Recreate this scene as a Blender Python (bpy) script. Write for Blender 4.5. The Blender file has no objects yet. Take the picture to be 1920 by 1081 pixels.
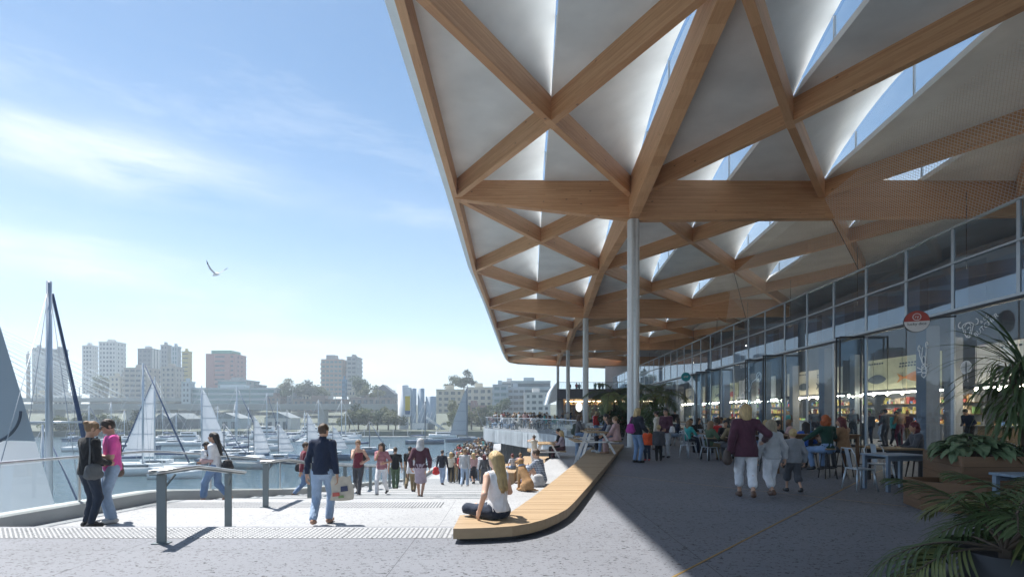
import bpy, math, random
import numpy as np
from mathutils import Vector, Matrix
random.seed(7)
R = math.radians
# ------------------------------------------------------------------ camera, sky, sun, exposure
sc = bpy.context.scene
col = sc.collection
FPX, HOR, CAMZ = 1000.0, 774.0, 1.55            # focal length in photo pixels, horizon row, eye height
cam_d = bpy.data.cameras.new('camera'); cam = bpy.data.objects.new('camera', cam_d); col.objects.link(cam)
cam.location = (0, 0, CAMZ); cam.rotation_euler = (R(90), 0, 0)
cam_d.sensor_fit = 'HORIZONTAL'; cam_d.sensor_width = 36; cam_d.lens = 36 * FPX / 1920
cam_d.shift_y = (HOR - 540.5) / 1920; cam_d.clip_start = 0.05; cam_d.clip_end = 9000
sc.camera = cam
SUNV = Vector((-0.41, 0.32, 1.0)).normalized()   # towards the sun
sun_el = math.asin(SUNV.z); sun_az = math.atan2(SUNV.x, SUNV.y)
w = bpy.data.worlds.new('World'); sc.world = w; w.use_nodes = True
nt = w.node_tree; nt.nodes.clear()
def N(tree, t, **k):
    n = tree.nodes.new(t)
    for a, b in k.items(): setattr(n, a, b)
    return n
def mth(tree, op, a, b=None, clamp=False):
    n = N(tree, 'ShaderNodeMath', operation=op, use_clamp=clamp)
    for i, v in enumerate((a, b)):
        if v is None: continue
        if isinstance(v, (int, float)): n.inputs[i].default_value = v
        else: tree.links.new(v, n.inputs[i])
    return n.outputs[0]
sky = N(nt, 'ShaderNodeTexSky', sky_type='NISHITA'); sky.sun_disc = False
sky.sun_elevation = sun_el; sky.sun_rotation = sun_az; sky.air_density = 0.8; sky.dust_density = 0.3; sky.ozone_density = 2.2; sky.altitude = 10
geo = N(nt, 'ShaderNodeNewGeometry')
neg = N(nt, 'ShaderNodeVectorMath', operation='SCALE'); neg.inputs['Scale'].default_value = -1
nt.links.new(geo.outputs['Incoming'], neg.inputs[0])
sep = N(nt, 'ShaderNodeSeparateXYZ'); nt.links.new(neg.outputs[0], sep.inputs[0])
az = mth(nt, 'ARCTAN2', sep.outputs[0], sep.outputs[1]); el = mth(nt, 'ARCSINE', sep.outputs[2])
cmb = N(nt, 'ShaderNodeCombineXYZ')
nt.links.new(mth(nt, 'MULTIPLY', az, 1.2), cmb.inputs[0]); nt.links.new(mth(nt, 'MULTIPLY', el, 5.5), cmb.inputs[1])
warp = N(nt, 'ShaderNodeTexNoise'); warp.inputs['Scale'].default_value = 2.2; warp.inputs['Detail'].default_value = 3
nt.links.new(cmb.outputs[0], warp.inputs[0])
mixv = N(nt, 'ShaderNodeMix', data_type='VECTOR'); mixv.inputs[0].default_value = 0.22
nt.links.new(cmb.outputs[0], mixv.inputs[4]); nt.links.new(warp.outputs['Color'], mixv.inputs[5])
cn = N(nt, 'ShaderNodeTexNoise'); cn.inputs['Scale'].default_value = 3.1; cn.inputs['Detail'].default_value = 9; cn.inputs['Roughness'].default_value = 0.6
nt.links.new(mixv.outputs[1], cn.inputs[0])
def bell(v, c, s):          # smooth bump of one angle
    d = mth(nt, 'DIVIDE', mth(nt, 'SUBTRACT', v, c), s)
    return mth(nt, 'DIVIDE', 1.0, mth(nt, 'ADD', 1.0, mth(nt, 'POWER', mth(nt, 'ABSOLUTE', d), 3.0)))
wig = mth(nt, 'MULTIPLY', mth(nt, 'SUBTRACT', warp.outputs['Fac'], 0.5), 0.05)
el2 = mth(nt, 'ADD', el, wig)
dens = None
for a0, e0, sa, se, g in ((-0.66, 0.362, 0.18, 0.030, 0.92), (-0.85, 0.215, 0.28, 0.035, 0.70), (-0.25, 0.10, 0.40, 0.032, 0.60),
                          (0.9, 0.30, 0.4, 0.05, 0.6), (1.9, 0.5, 0.5, 0.09, 0.7), (-1.8, 0.45, 0.5, 0.08, 0.7), (3.0, 0.35, 0.6, 0.08, 0.7)):
    b = mth(nt, 'MULTIPLY', mth(nt, 'MULTIPLY', bell(az, a0, sa), bell(el2, e0, se)), g)
    dens = b if dens is None else mth(nt, 'ADD', dens, b)
cl = mth(nt, 'MULTIPLY', dens, mth(nt, 'MULTIPLY', mth(nt, 'SUBTRACT', cn.outputs['Fac'], 0.26), 2.6), True)
thin = mth(nt, 'MULTIPLY', mth(nt, 'SUBTRACT', cn.outputs['Fac'], 0.56), 0.8, True)
cl = mth(nt, 'MINIMUM', mth(nt, 'ADD', cl, thin), 0.92)
# brighter, paler air close to the horizon all the way round
hz = mth(nt, 'POWER', mth(nt, 'SUBTRACT', 1.0, mth(nt, 'MINIMUM', mth(nt, 'MULTIPLY', mth(nt, 'ABSOLUTE', el), 1.75), 1.0)), 2.0)
mixh = N(nt, 'ShaderNodeMix', data_type='RGBA'); nt.links.new(mth(nt, 'MULTIPLY', hz, 0.62), mixh.inputs[0])
hs_ = N(nt, 'ShaderNodeHueSaturation'); hs_.inputs['Saturation'].default_value = 1.10; hs_.inputs['Hue'].default_value = 0.490; nt.links.new(sky.outputs[0], hs_.inputs['Color']); nt.links.new(hs_.outputs[0], mixh.inputs[6]); mixh.inputs[7].default_value = (5.5, 6.25, 7.1, 1)
mixc = N(nt, 'ShaderNodeMix', data_type='RGBA')
nt.links.new(cl, mixc.inputs[0]); nt.links.new(mixh.outputs[2], mixc.inputs[6]); mixc.inputs[7].default_value = (6.9, 7.2, 7.5, 1)
bg = N(nt, 'ShaderNodeBackground'); bg.inputs[1].default_value = 0.084
nt.links.new(mixc.outputs[2], bg.inputs[0])
wo = N(nt, 'ShaderNodeOutputWorld'); nt.links.new(bg.outputs[0], wo.inputs[0])
sl = bpy.data.lights.new('sun', 'SUN'); sl.energy = 4.9; sl.angle = R(0.9); sl.color = (1.0, 0.955, 0.89)
so = bpy.data.objects.new('sun', sl); col.objects.link(so); so.rotation_euler = SUNV.to_track_quat('Z', 'Y').to_euler(); so.location = (-40, 30, 90)
sc.view_settings.view_transform = 'Standard'; sc.view_settings.look = 'None'; sc.view_settings.gamma = 1
sc.view_settings.use_curve_mapping = False; sc.view_settings.exposure = 1.0
sc.render.engine = 'CYCLES'; cy = sc.cycles
cy.use_denoising = True; cy.max_bounces = 9; cy.diffuse_bounces = 4; cy.glossy_bounces = 3; cy.transmission_bounces = 4
cy.transparent_max_bounces = 24; cy.volume_bounces = 1; cy.sample_clamp_indirect = 6; cy.caustics_reflective = False; cy.caustics_refractive = False
cy.use_adaptive_sampling = False

# ------------------------------------------------------------------ helpers
def P(px, py, d):            # photo pixel at a known distance
    return Vector(((px - 960) * d / FPX, d, CAMZ + (HOR - py) * d / FPX))
def G(px, py, z=0.0):        # photo pixel on a level surface
    d = (CAMZ - z) * FPX / (py - HOR); return Vector(((px - 960) * d / FPX, d, z))
def tag(o, label=None, cat=None, group=None, kind=None):
    if label: o['label'] = label
    if cat: o['category'] = cat
    if group: o['group'] = group
    if kind: o['kind'] = kind
    return o
def empty(name, loc=(0, 0, 0), rz=0.0, label=None, cat=None, group=None, kind=None, parent=None):
    o = bpy.data.objects.new(name, None); col.objects.link(o); o.location = loc; o.rotation_euler = (0, 0, rz)
    o.empty_display_size = 0.2
    if parent: o.parent = parent
    return tag(o, label, cat, group, kind)
def copy_tree(o, parent=None):
    c = o.copy(); col.objects.link(c)
    if parent is not None: c.parent = parent
    for ch in list(o.children): copy_tree(ch, c)
    return c
def tree_set(o, loc, rz, label=None, group=None, scale=None):
    o.location = loc; o.rotation_euler = (0, 0, rz)
    if label: o['label'] = label
    if group: o['group'] = group
    if scale: o.scale = (scale,) * 3
    return o
class MB:                    # collects polygons; build() links ONE mesh object
    def __init__(s): s.v = []; s.f = []; s.m = []; s.sm = []
    def add(s, vs, fs, mi=0, smooth=False):
        b = len(s.v); s.v.extend([tuple(map(float, v)) for v in vs]); s.f.extend([tuple(i + b for i in f) for f in fs])
        s.m.extend([mi] * len(fs)); s.sm.extend([smooth] * len(fs)); return s
    def box(s, x0, x1, y0, y1, z0, z1, mi=0):
        return s.add([(x0, y0, z0), (x1, y0, z0), (x1, y1, z0), (x0, y1, z0), (x0, y0, z1), (x1, y0, z1), (x1, y1, z1), (x0, y1, z1)],
                     [(0, 3, 2, 1), (4, 5, 6, 7), (0, 1, 5, 4), (1, 2, 6, 5), (2, 3, 7, 6), (3, 0, 4, 7)], mi)
    def bar(s, a, b, w, h=None, mi=0, up=(0, 0, 1)):      # rectangular bar between two points
        a, b = Vector(a), Vector(b); h = h or w; d = (b - a).normalized(); u = Vector(up)
        if abs(d.dot(u)) > .98: u = Vector((0, 1, 0))
        r = d.cross(u).normalized() * w / 2; t = r.cross(d).normalized() * h / 2
        return s.add([a - r - t, a + r - t, a + r + t, a - r + t, b - r - t, b + r - t, b + r + t, b - r + t],
                     [(0, 1, 2, 3), (7, 6, 5, 4), (0, 4, 5, 1), (1, 5, 6, 2), (2, 6, 7, 3), (3, 7, 4, 0)], mi)
    def tube(s, pts, rad, n=8, mi=0, cap=True, smooth=True):
        pts = [Vector(p) for p in pts]; rads = rad if isinstance(rad, (list, tuple)) else [rad] * len(pts)
        vs = []; fs = []; prev = None
        for i, p in enumerate(pts):
            d = (pts[min(i + 1, len(pts) - 1)] - pts[max(i - 1, 0)]).normalized()
            if prev is None:
                u = Vector((0, 0, 1)) if abs(d.z) < .9 else Vector((1, 0, 0))
                r = d.cross(u).normalized()
            else: r = (prev - d * prev.dot(d)).normalized()
            prev = r; t = d.cross(r)
            for k in range(n):
                a = 2 * math.pi * k / n; vs.append(p + (r * math.cos(a) + t * math.sin(a)) * rads[i])
        for i in range(len(pts) - 1):
            for k in range(n):
                k2 = (k + 1) % n; fs.append((i * n + k, i * n + k2, (i + 1) * n + k2, (i + 1) * n + k))
        if cap: fs.append(tuple(range(n))[::-1]); fs.append(tuple((len(pts) - 1) * n + k for k in range(n)))
        return s.add(vs, fs, mi, smooth)
    def lathe(s, prof, n=16, mi=0, c=(0, 0, 0), smooth=True, sx=1, sy=1):
        vs = []; fs = []; L = len(prof)
        for r, z in prof:
            for k in range(n):
                a = 2 * math.pi * k / n; vs.append((c[0] + r * math.cos(a) * sx, c[1] + r * math.sin(a) * sy, c[2] + z))
        for i in range(L - 1):
            for k in range(n):
                k2 = (k + 1) % n; fs.append((i * n + k, i * n + k2, (i + 1) * n + k2, (i + 1) * n + k))
        return s.add(vs, fs, mi, smooth)
    def prism(s, poly, z0, z1, mi=0):
        n = len(poly); vs = [(x, y, z0) for x, y in poly] + [(x, y, z1) for x, y in poly]
        return s.add(vs, [tuple(range(n))[::-1], tuple(range(n, 2 * n))] + [(i, (i + 1) % n, n + (i + 1) % n, n + i) for i in range(n)], mi)
    def build(s, name, mats, parent=None, loc=None, rz=0.0):
        me = bpy.data.meshes.new(name); me.from_pydata(s.v, [], s.f)
        if not isinstance(mats, (list, tuple)): mats = [mats]
        for m in mats: me.materials.append(m)
        if s.f:
            me.polygons.foreach_set('material_index', s.m); me.polygons.foreach_set('use_smooth', s.sm)
        me.update()
        o = bpy.data.objects.new(name, me); col.objects.link(o)
        if parent is not None: o.parent = parent
        if loc is not None: o.location = loc
        if rz: o.rotation_euler = (0, 0, rz)
        return o
def link(name, me, parent=None, loc=None, rz=0.0, scale=None):
    o = bpy.data.objects.new(name, me); col.objects.link(o)
    if parent is not None: o.parent = parent
    if loc is not None: o.location = loc
    if rz: o.rotation_euler = (0, 0, rz)
    if scale: o.scale = scale
    return o
def bevel(o, wd=0.01, seg=2):
    m = o.modifiers.new('bevel', 'BEVEL'); m.width = wd; m.segments = seg; m.limit_method = 'ANGLE'; m.angle_limit = R(40)
    return o

# ------------------------------------------------------------------ materials
MATS = {}
def mat(name, c, rough=0.6, metal=0.0, var=0.12, vscale=3.0, bump=0.0, bscale=60.0, spec=0.5, obj=True, stretch=None, sheen=0.0, trans=0.0):
    if name in MATS: return MATS[name]
    m = bpy.data.materials.new(name); m.use_nodes = True; t = m.node_tree; b = t.nodes['Principled BSDF']
    b.inputs['Roughness'].default_value = rough; b.inputs['Metallic'].default_value = metal
    b.inputs['Specular IOR Level'].default_value = spec
    if sheen: b.inputs['Sheen Weight'].default_value = sheen
    tc = N(t, 'ShaderNodeTexCoord'); co = tc.outputs['Object']
    if stretch:
        mp = N(t, 'ShaderNodeMapping'); mp.inputs['Scale'].default_value = stretch; t.links.new(co, mp.inputs[0]); co = mp.outputs[0]
    n1 = N(t, 'ShaderNodeTexNoise'); n1.inputs['Scale'].default_value = vscale; n1.inputs['Detail'].default_value = 5; t.links.new(co, n1.inputs[0])
    hsv = N(t, 'ShaderNodeMapRange'); hsv.inputs[1].default_value = 0.25; hsv.inputs[2].default_value = 0.75
    hsv.inputs[3].default_value = 1 - var; hsv.inputs[4].default_value = 1 + var; t.links.new(n1.outputs['Fac'], hsv.inputs[0])
    mx = N(t, 'ShaderNodeVectorMath', operation='SCALE'); mx.inputs[0].default_value = c[:3]; t.links.new(hsv.outputs[0], mx.inputs['Scale'])
    t.links.new(mx.outputs[0], b.inputs['Base Color'])
    mr = N(t, 'ShaderNodeMapRange'); mr.inputs[3].default_value = max(0.02, rough - 0.08); mr.inputs[4].default_value = min(1, rough + 0.08)
    t.links.new(n1.outputs['Fac'], mr.inputs[0]); t.links.new(mr.outputs[0], b.inputs['Roughness'])
    if bump:
        n2 = N(t, 'ShaderNodeTexNoise'); n2.inputs['Scale'].default_value = bscale; n2.inputs['Detail'].default_value = 4; t.links.new(co, n2.inputs[0])
        bp = N(t, 'ShaderNodeBump'); bp.inputs['Strength'].default_value = bump; bp.inputs['Distance'].default_value = 0.02
        t.links.new(n2.outputs['Fac'], bp.inputs['Height']); t.links.new(bp.outputs[0], b.inputs['Normal'])
    if trans:
        tr = N(t, 'ShaderNodeBsdfTranslucent'); t.links.new(mx.outputs[0], tr.inputs[0])
        ms = N(t, 'ShaderNodeMixShader'); ms.inputs[0].default_value = trans
        out = t.nodes['Material Output']; t.links.new(b.outputs[0], ms.inputs[1]); t.links.new(tr.outputs[0], ms.inputs[2]); t.links.new(ms.outputs[0], out.inputs[0])
    MATS[name] = m; return m
def cloth(name, c, bump=0.35): return mat('cloth_' + name, c, 0.88, 0, 0.16, 9, bump, 45, spec=0.2, sheen=0.15)
def emit(name, c, s):
    if name in MATS: return MATS[name]
    m = bpy.data.materials.new(name); m.use_nodes = True; t = m.node_tree; t.nodes.clear()
    e = N(t, 'ShaderNodeEmission'); e.inputs[0].default_value = (*c, 1); e.inputs[1].default_value = s
    o = N(t, 'ShaderNodeOutputMaterial'); t.links.new(e.outputs[0], o.inputs[0]); MATS[name] = m; return m
def glassm(name, tint, ior=1.5, rough=0.0, boost=0.0, dirt=0.0):
    if name in MATS: return MATS[name]
    m = bpy.data.materials.new(name); m.use_nodes = True; t = m.node_tree; t.nodes.clear()
    tr = N(t, 'ShaderNodeBsdfTransparent'); tr.inputs[0].default_value = (*tint, 1)
    gl = N(t, 'ShaderNodeBsdfGlossy'); gl.inputs['Roughness'].default_value = rough; gl.inputs[0].default_value = (0.80, 0.90, 1, 1)
    ge = N(t, 'ShaderNodeNewGeometry'); dt = N(t, 'ShaderNodeVectorMath', operation='DOT_PRODUCT'); t.links.new(ge.outputs['Normal'], dt.inputs[0]); t.links.new(ge.outputs['Incoming'], dt.inputs[1])
    f0 = ((ior - 1) / (ior + 1)) ** 2
    fac = mth(t, 'MULTIPLY', mth(t, 'POWER', mth(t, 'SUBTRACT', 1.0, mth(t, 'ABSOLUTE', dt.outputs['Value'])), 5.0), 1 - f0)
    fac = mth(t, 'ADD', fac, f0 * 1.6 + boost, True)
    ms = N(t, 'ShaderNodeMixShader'); t.links.new(fac, ms.inputs[0]); t.links.new(tr.outputs[0], ms.inputs[1]); t.links.new(gl.outputs[0], ms.inputs[2])
    last = ms
    if dirt:
        df = N(t, 'ShaderNodeBsdfDiffuse'); df.inputs[0].default_value = (0.75, 0.8, 0.82, 1)
        m2 = N(t, 'ShaderNodeMixShader'); m2.inputs[0].default_value = dirt; t.links.new(ms.outputs[0], m2.inputs[1]); t.links.new(df.outputs[0], m2.inputs[2]); last = m2
    o = N(t, 'ShaderNodeOutputMaterial'); t.links.new(last.outputs[0], o.inputs[0]); MATS[name] = m; return m
def timber(name, c1, c2, knots=True, lam=0.045, rough=0.55):      # grain runs along local X
    if name in MATS: return MATS[name]
    m = bpy.data.materials.new(name); m.use_nodes = True; t = m.node_tree; b = t.nodes['Principled BSDF']; b.inputs['Roughness'].default_value = rough
    tc = N(t, 'ShaderNodeTexCoord'); oi = N(t, 'ShaderNodeObjectInfo')
    ad = N(t, 'ShaderNodeVectorMath', operation='ADD'); t.links.new(tc.outputs['Object'], ad.inputs[0])
    rs = N(t, 'ShaderNodeVectorMath', operation='SCALE'); rs.inputs[0].default_value = (17, 9, 23); t.links.new(oi.outputs['Random'], rs.inputs['Scale']); t.links.new(rs.outputs[0], ad.inputs[1])
    mp = N(t, 'ShaderNodeMapping'); mp.inputs['Scale'].default_value = (0.7, 14, 14); t.links.new(ad.outputs[0], mp.inputs[0])
    n1 = N(t, 'ShaderNodeTexNoise'); n1.inputs['Scale'].default_value = 1.6; n1.inputs['Detail'].default_value = 7; n1.inputs['Distortion'].default_value = 0.6; t.links.new(mp.outputs[0], n1.inputs[0])
    sx = N(t, 'ShaderNodeSeparateXYZ'); t.links.new(ad.outputs[0], sx.inputs[0])
    lamn = mth(t, 'FLOOR', mth(t, 'DIVIDE', sx.outputs[2], lam))
    xs = mth(t, 'FLOOR', mth(t, 'ADD', mth(t, 'DIVIDE', sx.outputs[0], 3.1), mth(t, 'MULTIPLY', lamn, 0.37)))
    wn = N(t, 'ShaderNodeTexWhiteNoise', noise_dimensions='2D'); cb = N(t, 'ShaderNodeCombineXYZ'); t.links.new(lamn, cb.inputs[0]); t.links.new(xs, cb.inputs[1]); t.links.new(cb.outputs[0], wn.inputs[0])
    f = mth(t, 'ADD', mth(t, 'MULTIPLY', n1.outputs['Fac'], 0.75), mth(t, 'MULTIPLY', mth(t, 'SUBTRACT', wn.outputs[0], 0.5), 0.34))
    f = mth(t, 'ADD', f, mth(t, 'MULTIPLY', mth(t, 'SUBTRACT', oi.outputs['Random'], 0.5), 0.25), True)
    cr = N(t, 'ShaderNodeMix', data_type='RGBA'); cr.inputs[6].default_value = (*c1, 1); cr.inputs[7].default_value = (*c2, 1); t.links.new(f, cr.inputs[0])
    outc = cr.outputs[2]
    if knots:
        vo = N(t, 'ShaderNodeTexVoronoi'); vo.inputs['Scale'].default_value = 1.0
        mk = N(t, 'ShaderNodeMapping'); mk.inputs['Scale'].default_value = (1.3, 1.6, 2.6); t.links.new(ad.outputs[0], mk.inputs[0]); t.links.new(mk.outputs[0], vo.inputs[0])
        kn = mth(t, 'SUBTRACT', 1.0, mth(t, 'MULTIPLY', mth(t, 'SUBTRACT', vo.outputs['Distance'], 0.05), 28.0, True))
        ck = N(t, 'ShaderNodeMix', data_type='RGBA'); t.links.new(mth(t, 'MULTIPLY', kn, 0.7, True), ck.inputs[0]); t.links.new(outc, ck.inputs[6])
        ck.inputs[7].default_value = (c1[0] * .25, c1[1] * .2, c1[2] * .2, 1); outc = ck.outputs[2]
    t.links.new(outc, b.inputs['Base Color'])
    bp = N(t, 'ShaderNodeBump'); bp.inputs['Strength'].default_value = 0.12; bp.inputs['Distance'].default_value = 0.01; t.links.new(n1.outputs['Fac'], bp.inputs['Height']); t.links.new(bp.outputs[0], b.inputs['Normal'])
    MATS[name] = m; return m
def paving(name, base, dark, amt=0.5, scale=1.0):
    m = bpy.data.materials.new(name); m.use_nodes = True; t = m.node_tree; b = t.nodes['Principled BSDF']; b.inputs['Roughness'].default_value = 0.62
    tc = N(t, 'ShaderNodeNewGeometry'); co = tc.outputs['Position']
    mp = N(t, 'ShaderNodeMapping'); mp.inputs['Scale'].default_value = (13 * scale, 22 * scale, 20); t.links.new(co, mp.inputs[0])
    wv = N(t, 'ShaderNodeTexNoise'); wv.inputs['Scale'].default_value = 1.3; wv.inputs['Detail'].default_value = 4; wv.inputs['Distortion'].default_value = 1.2; t.links.new(mp.outputs[0], wv.inputs[0])
    spk = mth(t, 'MULTIPLY', mth(t, 'SUBTRACT', wv.outputs['Fac'], 0.595), 30.0, True)
    mp2 = N(t, 'ShaderNodeMapping'); mp2.inputs['Scale'].default_value = (60, 80, 50); t.links.new(co, mp2.inputs[0])
    w2 = N(t, 'ShaderNodeTexNoise'); w2.inputs['Scale'].default_value = 1.0; w2.inputs['Detail'].default_value = 2; t.links.new(mp2.outputs[0], w2.inputs[0])
    fin = mth(t, 'MULTIPLY', mth(t, 'SUBTRACT', w2.outputs['Fac'], 0.56), 5.0, True)
    big = N(t, 'ShaderNodeTexNoise'); big.inputs['Scale'].default_value = 0.35; big.inputs['Detail'].default_value = 5; t.links.new(co, big.inputs[0])
    bigr = N(t, 'ShaderNodeMapRange'); bigr.inputs[1].default_value = .3; bigr.inputs[2].default_value = .7; bigr.inputs[3].default_value = 0.86; bigr.inputs[4].default_value = 1.1; t.links.new(big.outputs['Fac'], bigr.inputs[0])
    fac = mth(t, 'ADD', mth(t, 'MULTIPLY', spk, amt), mth(t, 'MULTIPLY', fin, amt * .3), True)
    px_ = N(t, 'ShaderNodeSeparateXYZ'); t.links.new(co, px_.inputs[0])      # saw-cut joints of the slabs
    for o_, per, ph_ in ((0, 3.2, .4), (1, 2.4, 1.95)):
        fr_ = mth(t, 'FRACT', mth(t, 'DIVIDE', mth(t, 'ADD', px_.outputs[o_], 100 + ph_), per))
        fac = mth(t, 'MAXIMUM', fac, mth(t, 'MULTIPLY', mth(t, 'LESS_THAN', fr_, .008 / per), .8))
    st_n = N(t, 'ShaderNodeTexNoise'); st_n.inputs['Scale'].default_value = 1.7; st_n.inputs['Detail'].default_value = 6; st_n.inputs['Roughness'].default_value = .7; t.links.new(co, st_n.inputs[0])
    fac = mth(t, 'MAXIMUM', fac, mth(t, 'MULTIPLY', mth(t, 'SUBTRACT', st_n.outputs['Fac'], .60), 1.3, True))
    cm = N(t, 'ShaderNodeMix', data_type='RGBA'); cm.inputs[6].default_value = (*base, 1); cm.inputs[7].default_value = (*dark, 1); t.links.new(fac, cm.inputs[0])
    sc2 = N(t, 'ShaderNodeVectorMath', operation='SCALE'); t.links.new(cm.outputs[2], sc2.inputs[0]); t.links.new(bigr.outputs[0], sc2.inputs['Scale']); t.links.new(sc2.outputs[0], b.inputs['Base Color'])
    bp = N(t, 'ShaderNodeBump'); bp.inputs['Strength'].default_value = 0.25; bp.inputs['Distance'].default_value = 0.004; t.links.new(fac, bp.inputs['Height']); t.links.new(bp.outputs[0], b.inputs['Normal'])
    MATS[name] = m; return m
M_glulam = timber('glulam', (0.52, 0.26, 0.12), (0.84, 0.51, 0.28))
M_deck = timber('deck_timber', (0.27, 0.185, 0.105), (0.42, 0.305, 0.185), knots=False, lam=3.0)
M_box = timber('planter_timber', (0.12, 0.065, 0.032), (0.24, 0.13, 0.065), knots=False, lam=3.0)
M_table = timber('table_timber', (0.20, 0.13, 0.06), (0.36, 0.25, 0.13), knots=False, lam=3.0)
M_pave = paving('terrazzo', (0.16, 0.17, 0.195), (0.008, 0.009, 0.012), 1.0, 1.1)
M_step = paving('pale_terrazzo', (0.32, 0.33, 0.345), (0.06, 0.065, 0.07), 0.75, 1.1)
M_conc = mat('concrete', (0.40, 0.42, 0.42), 0.75, 0, 0.14, 1.2, 0.15, 30)
M_panel = mat('roof_panel', (0.82, 0.83, 0.82), 0.6, 0, 0.13, 0.6, 0.06, 4)
M_white = mat('white_paint', (0.74, 0.75, 0.75), 0.45, 0, 0.05, 2)
M_colm = mat('column_paint', (0.60, 0.60, 0.59), 0.5, 0, 0.06, 2)
M_steel = mat('brushed_steel', (0.55, 0.57, 0.58), 0.32, 0.9, 0.1, 8)
M_post = mat('grey_post', (0.16, 0.19, 0.20), 0.45, 0.3, 0.1, 5)
M_mull = mat('mullion', (0.42, 0.46, 0.50), 0.4, 0.6, 0.08, 5)
M_dark = mat('dark_frame', (0.03, 0.032, 0.038), 0.45, 0.2, 0.1, 5)
M_brass = mat('brass_inlay', (0.42, 0.27, 0.07), 0.45, 0.5, 0.1, 5)
M_wire = mat('net_wire', (0.75, 0.72, 0.68), 0.5, 0.1, 0.05, 5)
M_glass = glassm('balustrade_glass', (0.90, 0.95, 0.96), 1.45, 0.0, 0.0, 0.035)
M_fglass = glassm('facade_glass', (0.76, 0.84, 0.90), 1.5, 0.0, 0.0)
M_uglass = glassm('clerestory_glass', (0.62, 0.75, 0.88), 1.5, 0.01, 0.09, 0.035)
M_sky = glassm('skylight_glass', (0.86, 0.92, 0.96), 1.4)
# ------------------------------------------------------------------ market roof: glulam lattice, folded panels, skylights
def lerp_tab(tab, d):
    if d <= tab[0][0]:
        (a, xa), (b, xb) = tab[0], tab[1]
    elif d >= tab[-1][0]:
        (a, xa), (b, xb) = tab[-2], tab[-1]
    else:
        for (a, xa), (b, xb) in zip(tab, tab[1:]):
            if a <= d <= b: break
    return xa + (xb - xa) * (d - a) / (b - a)
tE = [(-20, -2.75), (11.8, -2.68), (24.4, -2.58), (37, -2.58), (49.6, -2.15), (62.2, -1.85), (74.8, -1.55), (87.4, -1.25), (100, -0.8), (106, -0.3)]
tS = [(-20, 3.2), (11.8, 5.0), (24.4, 5.55), (37, 6.2), (49.6, 6.85), (74.8, 7.85), (100, 8.6), (106, 8.8)]
tR = [(-20, 11.0), (11.8, 13.0), (24.4, 14.2), (37, 15.4), (49.6, 16.7), (62.2, 18.0), (74.8, 19.2), (100, 21.0), (106, 21.3)]
tT = [(-20, 20), (11.8, 22.0), (24.4, 23.2), (37, 24.4), (49.6, 25.7), (62.2, 27.0), (74.8, 28.2), (100, 30.0), (106, 30.3)]
Ds = [-13.4, -0.8, 11.8, 24.4, 37.0, 49.6, 62.2, 74.8, 87.4, 100.0]
ZB, ZT = 11.35, 12.15                      # underside and top of the lattice beams
roof = empty('timber_roof', (5.5, 24.4, 0), 0, 'large wavy market roof with timber lattice beams and folded grey panels', 'roof')
RO = roof.location.copy()
def beam(name, a, b, wd, dep_a, dep_b, zt=ZT, m=None):
    a, b = Vector((a[0], a[1])), Vector((b[0], b[1])); L = (b - a).length; ang = math.atan2(b.y - a.y, b.x - a.x); h = wd / 2
    mb = MB(); n = 1
    mb.add([(0, -h, -dep_a), (L, -h, -dep_b), (L, h, -dep_b), (0, h, -dep_a), (0, -h, 0), (L, -h, 0), (L, h, 0), (0, h, 0)],
           [(0, 3, 2, 1), (4, 5, 6, 7), (0, 1, 5, 4), (1, 2, 6, 5), (2, 3, 7, 6), (3, 0, 4, 7)])
    o = mb.build(name, m or M_glulam, roof, (a.x - RO.x, a.y - RO.y, zt), ang)
    return bevel(o, 0.008, 1)
def pt(tab, d): return (lerp_tab(tab, d), d)
def mid(a, b, c, d_): return tuple((a[i] + b[i] + c[i] + d_[i]) / 4 for i in (0, 1))
HR = 1.4                                    # rise of the bright side of each fold
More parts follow.
